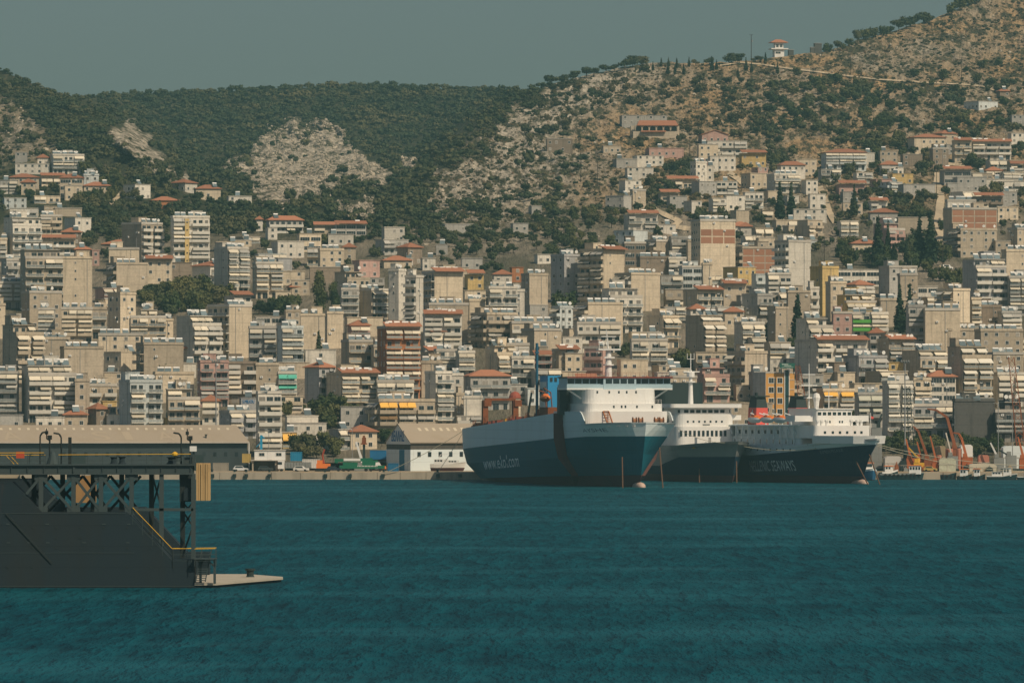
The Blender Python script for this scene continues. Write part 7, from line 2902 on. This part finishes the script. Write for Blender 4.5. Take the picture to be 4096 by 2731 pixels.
while y < 960:
    x = -120.0
    st = 11.5 + (y - 330) * 0.017
    while x < 2380:
        px, py = x + rf2.uniform(-9, 9), y + rf2.uniform(-4, 4)
        x += st
        if py < skyline(px) + 2:
            continue
        rk = rockmask(px, py)
        if py > 640 and px < 520 or (py > 900 and px < 1700) or (py > 760 and px < 900):
            if rf2.random() < 0.9 or covered(px, py):
                continue
        thin = sst(-0.15, 0.35, fbm(px * 0.012, py * 0.018, 6.0) + 0.28)
        mid = sst(560, 680, py) * sst(1640, 1720, px) * sst(2330, 2200, px)
        lxx = float(np.interp(py, [340, 360, 500, 700, 850, 950], [2190, 2150, 1960, 1750, 1660, 1620]))
        if 0 < px - lxx < 330 and py < 760:
            mid = 0
        dens = (1 - 0.91 * rk) * (0.38 + 0.62 * thin)
        if mid > 0.5:
            dens = max(dens, (0.70 if py > 800 else 0.26) * sst(-0.06, 0.18, fbm(px * 0.011, py * 0.016, 21.0)))
        if rf2.random() > dens:
            continue
        cgx = crag(px, py)
        if cgx > 0.06 and rf2.random() < 0.72 - 0.5 * sst(0.05, 0.3, fbm(px * 0.02, py * 0.02, 30.0)):
            continue
        d = terr_d(px, py)
        w = (14 + 26 * rf2.random() ** 1.6) * (1 + (py - 330) / 800)
        spots.append((P(px, py + 3, d), w / F * d, rf2.uniform(0.8, 1.25)))
    y += 6.0 + (y - 330) * 0.008
for x in range(-60, 2180, 11):
    if rf2.random() < 0.85:
        xx = x + rf2.uniform(-5, 5)
        d = terr_d(xx, skyline(xx) + 6, 1.0)
        spots.append((P(xx, skyline(xx) + 7, d), rf2.choice((22, 26, 30, 40)) / F * d, rf2.uniform(0.7, 1.1)))
print('WOOD', len(spots))
mass('pine_forest', 'pine', ML_pine, 56, 0.095, spots)
def scrub(name, m, n, cond, w0, w1, seed):
    rr = random.Random(seed)
    sp = []
    while len(sp) < n:
        x, y = rr.uniform(1650, 4110), rr.uniform(0, 900)
        if y < skyline(x) + 8 or rockmask(x, y) < 0.5 or covered(x, y) or not cond(x, y, rr):
            continue
        d = terr_d(x, y)
        sp.append((P(x, y, d), rr.uniform(w0, w1) / F * d, rr.uniform(0.6, 1.1)))
    mass(name, 'bush', m, 26, 0.13, sp, 6)
soilzone = lambda x, y: (2280 < x < 2640 and 430 < y < 560) or (3130 < x < 3330 and 545 < y < 630)
scrub('scrub', ML_bush, 2300, lambda x, y, r: not (soilzone(x, y) and r.random() < 0.8) and r.random() < 0.35 + 0.9 * (fbm(x * 0.01, y * 0.015, 8.0) > 0), 7, 22, 3)
scrub('dry_scrub', ML_dry, 3000, lambda x, y, r: not (soilzone(x, y) and r.random() < 0.6), 5, 13, 4)
sp_ = []
rq = random.Random(77)
while len(sp_) < 300:
    x, y = rq.uniform(2900, 4110), rq.uniform(300, 700)
    if y < float(np.interp(x, [2900, 3300, 3600, 4096], [330, 350, 350, 330])) or covered(x, y) or (3130 < x < 3330 and 545 < y < 630) or fbm(x * 0.008, y * 0.012, 40.0) < -0.12:
        continue
    d = terr_d(x, y)
    sp_.append((P(x, y, d), rq.uniform(18, 50) / F * d, rq.uniform(0.7, 1.1)))
while len(sp_) < 900:
    if rq.random() < 0.22:
        x, y = rq.uniform(600, 2000), rq.uniform(870, 1090)
    elif rq.random() < 0.62:
        x, y = rq.uniform(2440, 4110), rq.uniform(600, 1010)
    else:
        x, y = rq.uniform(-20, 1000), rq.uniform(640, 1060)
    if covered(x, y) or fbm(x * 0.008, y * 0.012, 44.0) < -0.2 or (2440 < x < 2620 and y < 720):
        continue
    d = terr_d(x, y)
    sp_.append((P(x, y, d), rq.uniform(20, 48) / F * d, rq.uniform(0.75, 1.2)))
mass('hillside_wood', 'broad', ML_pine, 110, 0.075, sp_)
def boulders():
    rr = random.Random(8)
    mb = MB()
    o = [(0, 0, 1), (0.894, 0, 0.447), (0.276, 0.851, 0.447), (-0.724, 0.526, 0.447), (-0.724, -0.526, 0.447), (0.276, -0.851, 0.447), (0.724, 0.526, -0.447), (-0.276, 0.851, -0.447), (-0.894, 0, -0.447), (-0.276, -0.851, -0.447), (0.724, -0.526, -0.447), (0, 0, -1)]
    f = [(0, 1, 2), (0, 2, 3), (0, 3, 4), (0, 4, 5), (0, 5, 1), (1, 6, 2), (2, 7, 3), (3, 8, 4), (4, 9, 5), (5, 10, 1), (6, 7, 2), (7, 8, 3), (8, 9, 4), (9, 10, 5), (10, 6, 1), (11, 7, 6), (11, 8, 7), (11, 9, 8), (11, 10, 9), (11, 6, 10)]
    n = 0
    while n < 5200:
        if rr.random() < 0.45:
            x, y = rr.uniform(950, 1760), rr.uniform(470, 880)
            if crag(x, y) < 0.03:
                continue
        else:
            x, y = rr.choice(((rr.uniform(1650, 2300), rr.uniform(340, 980)), (rr.uniform(1650, 2900), rr.uniform(280, 980)), (rr.uniform(1650, 4096), rr.uniform(60, 700)), (rr.uniform(0, 760), rr.uniform(360, 780))))
            if y < skyline(x) + 6 or rockmask(x, y) < 0.45 or covered(x, y) or fbm(x * 0.012, y * 0.016, 11.0) < -0.05:
                continue
        d = terr_d(x, y)
        p = P(x, y, d)
        s = (2.5 + 9 * rr.random() ** 3) / F * d * (1.25 if x < 1760 else 1.0)
        b0 = len(mb.v)
        sx, sz = s * rr.uniform(0.6, 1.3), s * rr.uniform(0.5, 1.3)
        for a, b, c in o:
            k = rr.uniform(0.6, 1.25)
            mb.v.append((p.x + a * sx * k * 0.7, p.y + b * sx * k, p.z + c * sz * k * 0.7))
        for t in f:
            mb.f.append(tuple(b0 + i for i in t))
            mb.m.append(0)
        n += 1
    m = mat('limestone', (0.42, 0.36, 0.28), 0.95, dirt=0.9, dcol=(0.20, 0.165, 0.12), scale=0.8, streak=False)
    ob = put('limestone_boulders', mb.mesh('limestone_boulders', [m]))
    ob['kind'] = 'stuff'
boulders()
def track(name, pts, wpx, m):
    mb = MB()
    P2 = []
    for (x0, y0), (x1, y1) in zip(pts, pts[1:]):
        n = max(2, int(math.hypot(x1 - x0, y1 - y0) / 8))
        P2 += [(x0 + (x1 - x0) * i / n, y0 + (y1 - y0) * i / n) for i in range(n)]
    P2.append(pts[-1])
    prev = None
    for i, (x, y) in enumerate(P2):
        a, b = P2[max(0, i - 1)], P2[min(len(P2) - 1, i + 1)]
        dx, dy = b[0] - a[0], b[1] - a[1]
        L = math.hypot(dx, dy) or 1
        nx, ny = -dy / L * wpx / 2, dx / L * wpx / 2
        ny *= 0.7
        w = 1 + 0.25 * fbm(x * 0.05, y * 0.05, 3.0)
        c = (P(x + nx * w, y + ny * w, terr_d(x + nx, y + ny) - 5.0), P(x - nx * w, y - ny * w, terr_d(x - nx, y - ny) - 5.0))
        if prev:
            mb.face([prev[0], c[0], c[1], prev[1]])
        prev = c
    o = mb.build(name, m)
    o['kind'] = 'structure'
M_track = mat('track_dirt', (0.50, 0.40, 0.27), 0.95, dirt=0.6, dcol=(0.36, 0.28, 0.18), scale=0.15, streak=False)
track('dirt_road', [(3752, 690), (3748, 740), (3764, 790), (3756, 850), (3752, 900), (3768, 940), (3740, 972), (3690, 985)], 32, M_track)
track('lane', [(3278, 745), (3300, 800), (3318, 850), (3342, 890)], 26, M_track)
track('winding_track', [(2600, 828), (2660, 858), (2720, 885), (2690, 905), (2760, 915)], 24, M_track)
track('winding_track', [(2915, 690), (2960, 720), (2990, 745)], 28, M_track)
track('hill_track', [(2880, 262), (2960, 250), (3050, 258), (3140, 272), (3240, 284), (3380, 302), (3520, 318), (3700, 330), (3860, 338), (3930, 345), (3990, 365), (4040, 395)], 7, M_track)
track('village_road', [(3680, 650), (3720, 640), (3780, 655), (3860, 660)], 16, M_track)
track('lane', [(440, 815), (470, 790), (490, 765)], 18, M_track)
track('lane', [(3760, 1060), (3800, 1090), (3840, 1130)], 22, M_track)
# ---------------------------------------------------------------- labels: say which building is which
LM = [(1610, 1390, 'the orange-brick tower'), (3295, 1130, 'the windowless yellow tower'), (3190, 1050, 'the tall white blank tower'), (758, 960, 'the mustard-striped white tower'), (3450, 1300, 'the green-balconied block'),
      (2400, 1090, 'the tilted-awning tower'), (3565, 930, 'the pink-sided house'), (2625, 510, 'the arcaded restaurant'), (1300, 1190, 'the eucalyptus pair'), (2255, 1220, 'the large round dark tree'), (3480, 1610, 'the striped-awning block'),
      (3120, 1580, 'the mustard office block'), (1150, 1530, 'the teal-awning block'), (450, 1735, 'the tin-roofed warehouse'), (1750, 1790, 'the blue-lettered warehouse'), (2215, 1540, 'the blue funnel'), (200, 1570, 'the terraced white block'),
      (3750, 830, 'the dirt road'), (3040, 1040, 'the raw-brick grid block'), (2860, 950, 'the half-brick cream block'), (3900, 1650, 'the windowless dark hall'), (310, 1130, 'the great blank beige wall'), (740, 1190, 'the large town grove'),
      (2280, 1380, 'the ferry mast'), (3040, 620, 'the bare yellow hollow'), (2870, 530, 'the pink gabled house'), (600, 800, 'the lone orange roof'), (190, 680, 'the hillside villa'), (1440, 920, 'the orange-edged slope house'), (1130, 890, 'the stepped-roof villa'),
      (3330, 1260, 'the salmon tower'), (3700, 1320, 'the pedimented cream wall'), (3900, 1500, 'the shaded tan tower'), (2850, 1330, 'the closed-awning block'), (2530, 1400, 'the twin-awning block'), (1770, 1290, 'the beige blank-fronted tower'),
      (970, 1330, 'the faintly lettered tower'), (650, 1440, 'the solar-topped tan wall'), (330, 1450, 'the oval-lettered wall'), (580, 1600, 'the blue-railed block'), (3560, 1640, 'the six-awning block'), (2400, 1260, 'the broad blank cream wall'),
      (3640, 1075, 'the dark cypresses'), (3970, 1120, 'the eight-storey glass block'), (3120, 230, 'the lookout tower')]
FE = {'x': 'a blank front', 'w': 'small square windows', 'b': 'open balconies', 'a': 'cream awnings', 'g': 'wide glazing', 'k': 'raw brick panels', 'z': 'white awnings', 'e': 'teal awnings', 'm': 'brown and yellow awnings', 'i': 'striped awnings'}
RF = {'h': 'an orange tiled roof', 't': 'an orange roof edge', 'g': 'an orange gable roof'}
SF = {'x': 'a blank left side', 'w': 'a windowed left side', 'b': 'balconies on its left side', 'a': 'awnings on its left side'}
used = set(o['label'] for o in bpy.data.objects if 'label' in o)
def describe(b):
    cx, cy = (b['xl'] + b['xr']) / 2, (b['yt'] + b['yb']) / 2
    st = NWORD.get(b['nf'], 'many-storey')
    size = 'wide' if b['xr'] - b['xl'] > 130 else ('narrow' if b['xr'] - b['xl'] < 60 else '')
    noun = 'house' if b['kind'] == 'house' else 'block'
    near = sorted(LM, key=lambda l: (l[0] - cx) ** 2 + ((l[1] - cy) * 1.2) ** 2)[:9]
    head = ' '.join(w for w in (size, WN[b['col']], st, noun) if w)
    bits = [FE[b['rf']]]
    for k in 'htg':
        if k in b['roof']:
            bits.insert(0, RF[k])
            break
    if b['lf'] in SF:
        bits.append(SF[b['lf']])
    for nb in (1, 2):
        for l in near:
            dx, dy = cx - l[0], cy - l[1]
            far = math.hypot(dx, dy)
            dist = 'just ' if far < 130 else ('' if far < 330 else 'well ')
            if abs(dx) > 2.2 * abs(dy):
                rel = 'left of' if dx < 0 else 'right of'
            elif abs(dy) > 2.2 * abs(dx):
                rel = 'uphill of' if dy < 0 else 'downhill of'
            else:
                rel = ('uphill-left of' if dx < 0 else 'uphill-right of') if dy < 0 else ('downhill-left of' if dx < 0 else 'downhill-right of')
            lab = head + ' with ' + ' and '.join(bits[:nb]) + ', ' + dist + rel + ' ' + l[2]
            if len(lab.split()) <= 16 and lab not in used:
                yield lab
    for i in range(len(near)):
        for j in range(i + 1, len(near)):
            lab = head + ' between ' + near[i][2] + ' and ' + near[j][2]
            if len(lab.split()) <= 16 and lab not in used:
                yield lab
for t, b in sorted(BUILT, key=lambda q: -(q[1]['xr'] - q[1]['xl']) * (q[1]['yb'] - q[1]['yt'])):
    if b['label']:
        continue
    lab = next(describe(b), None) or (WN[b['col']] + ' building among the roofs of the town')
    t['label'] = lab
    used.add(lab)
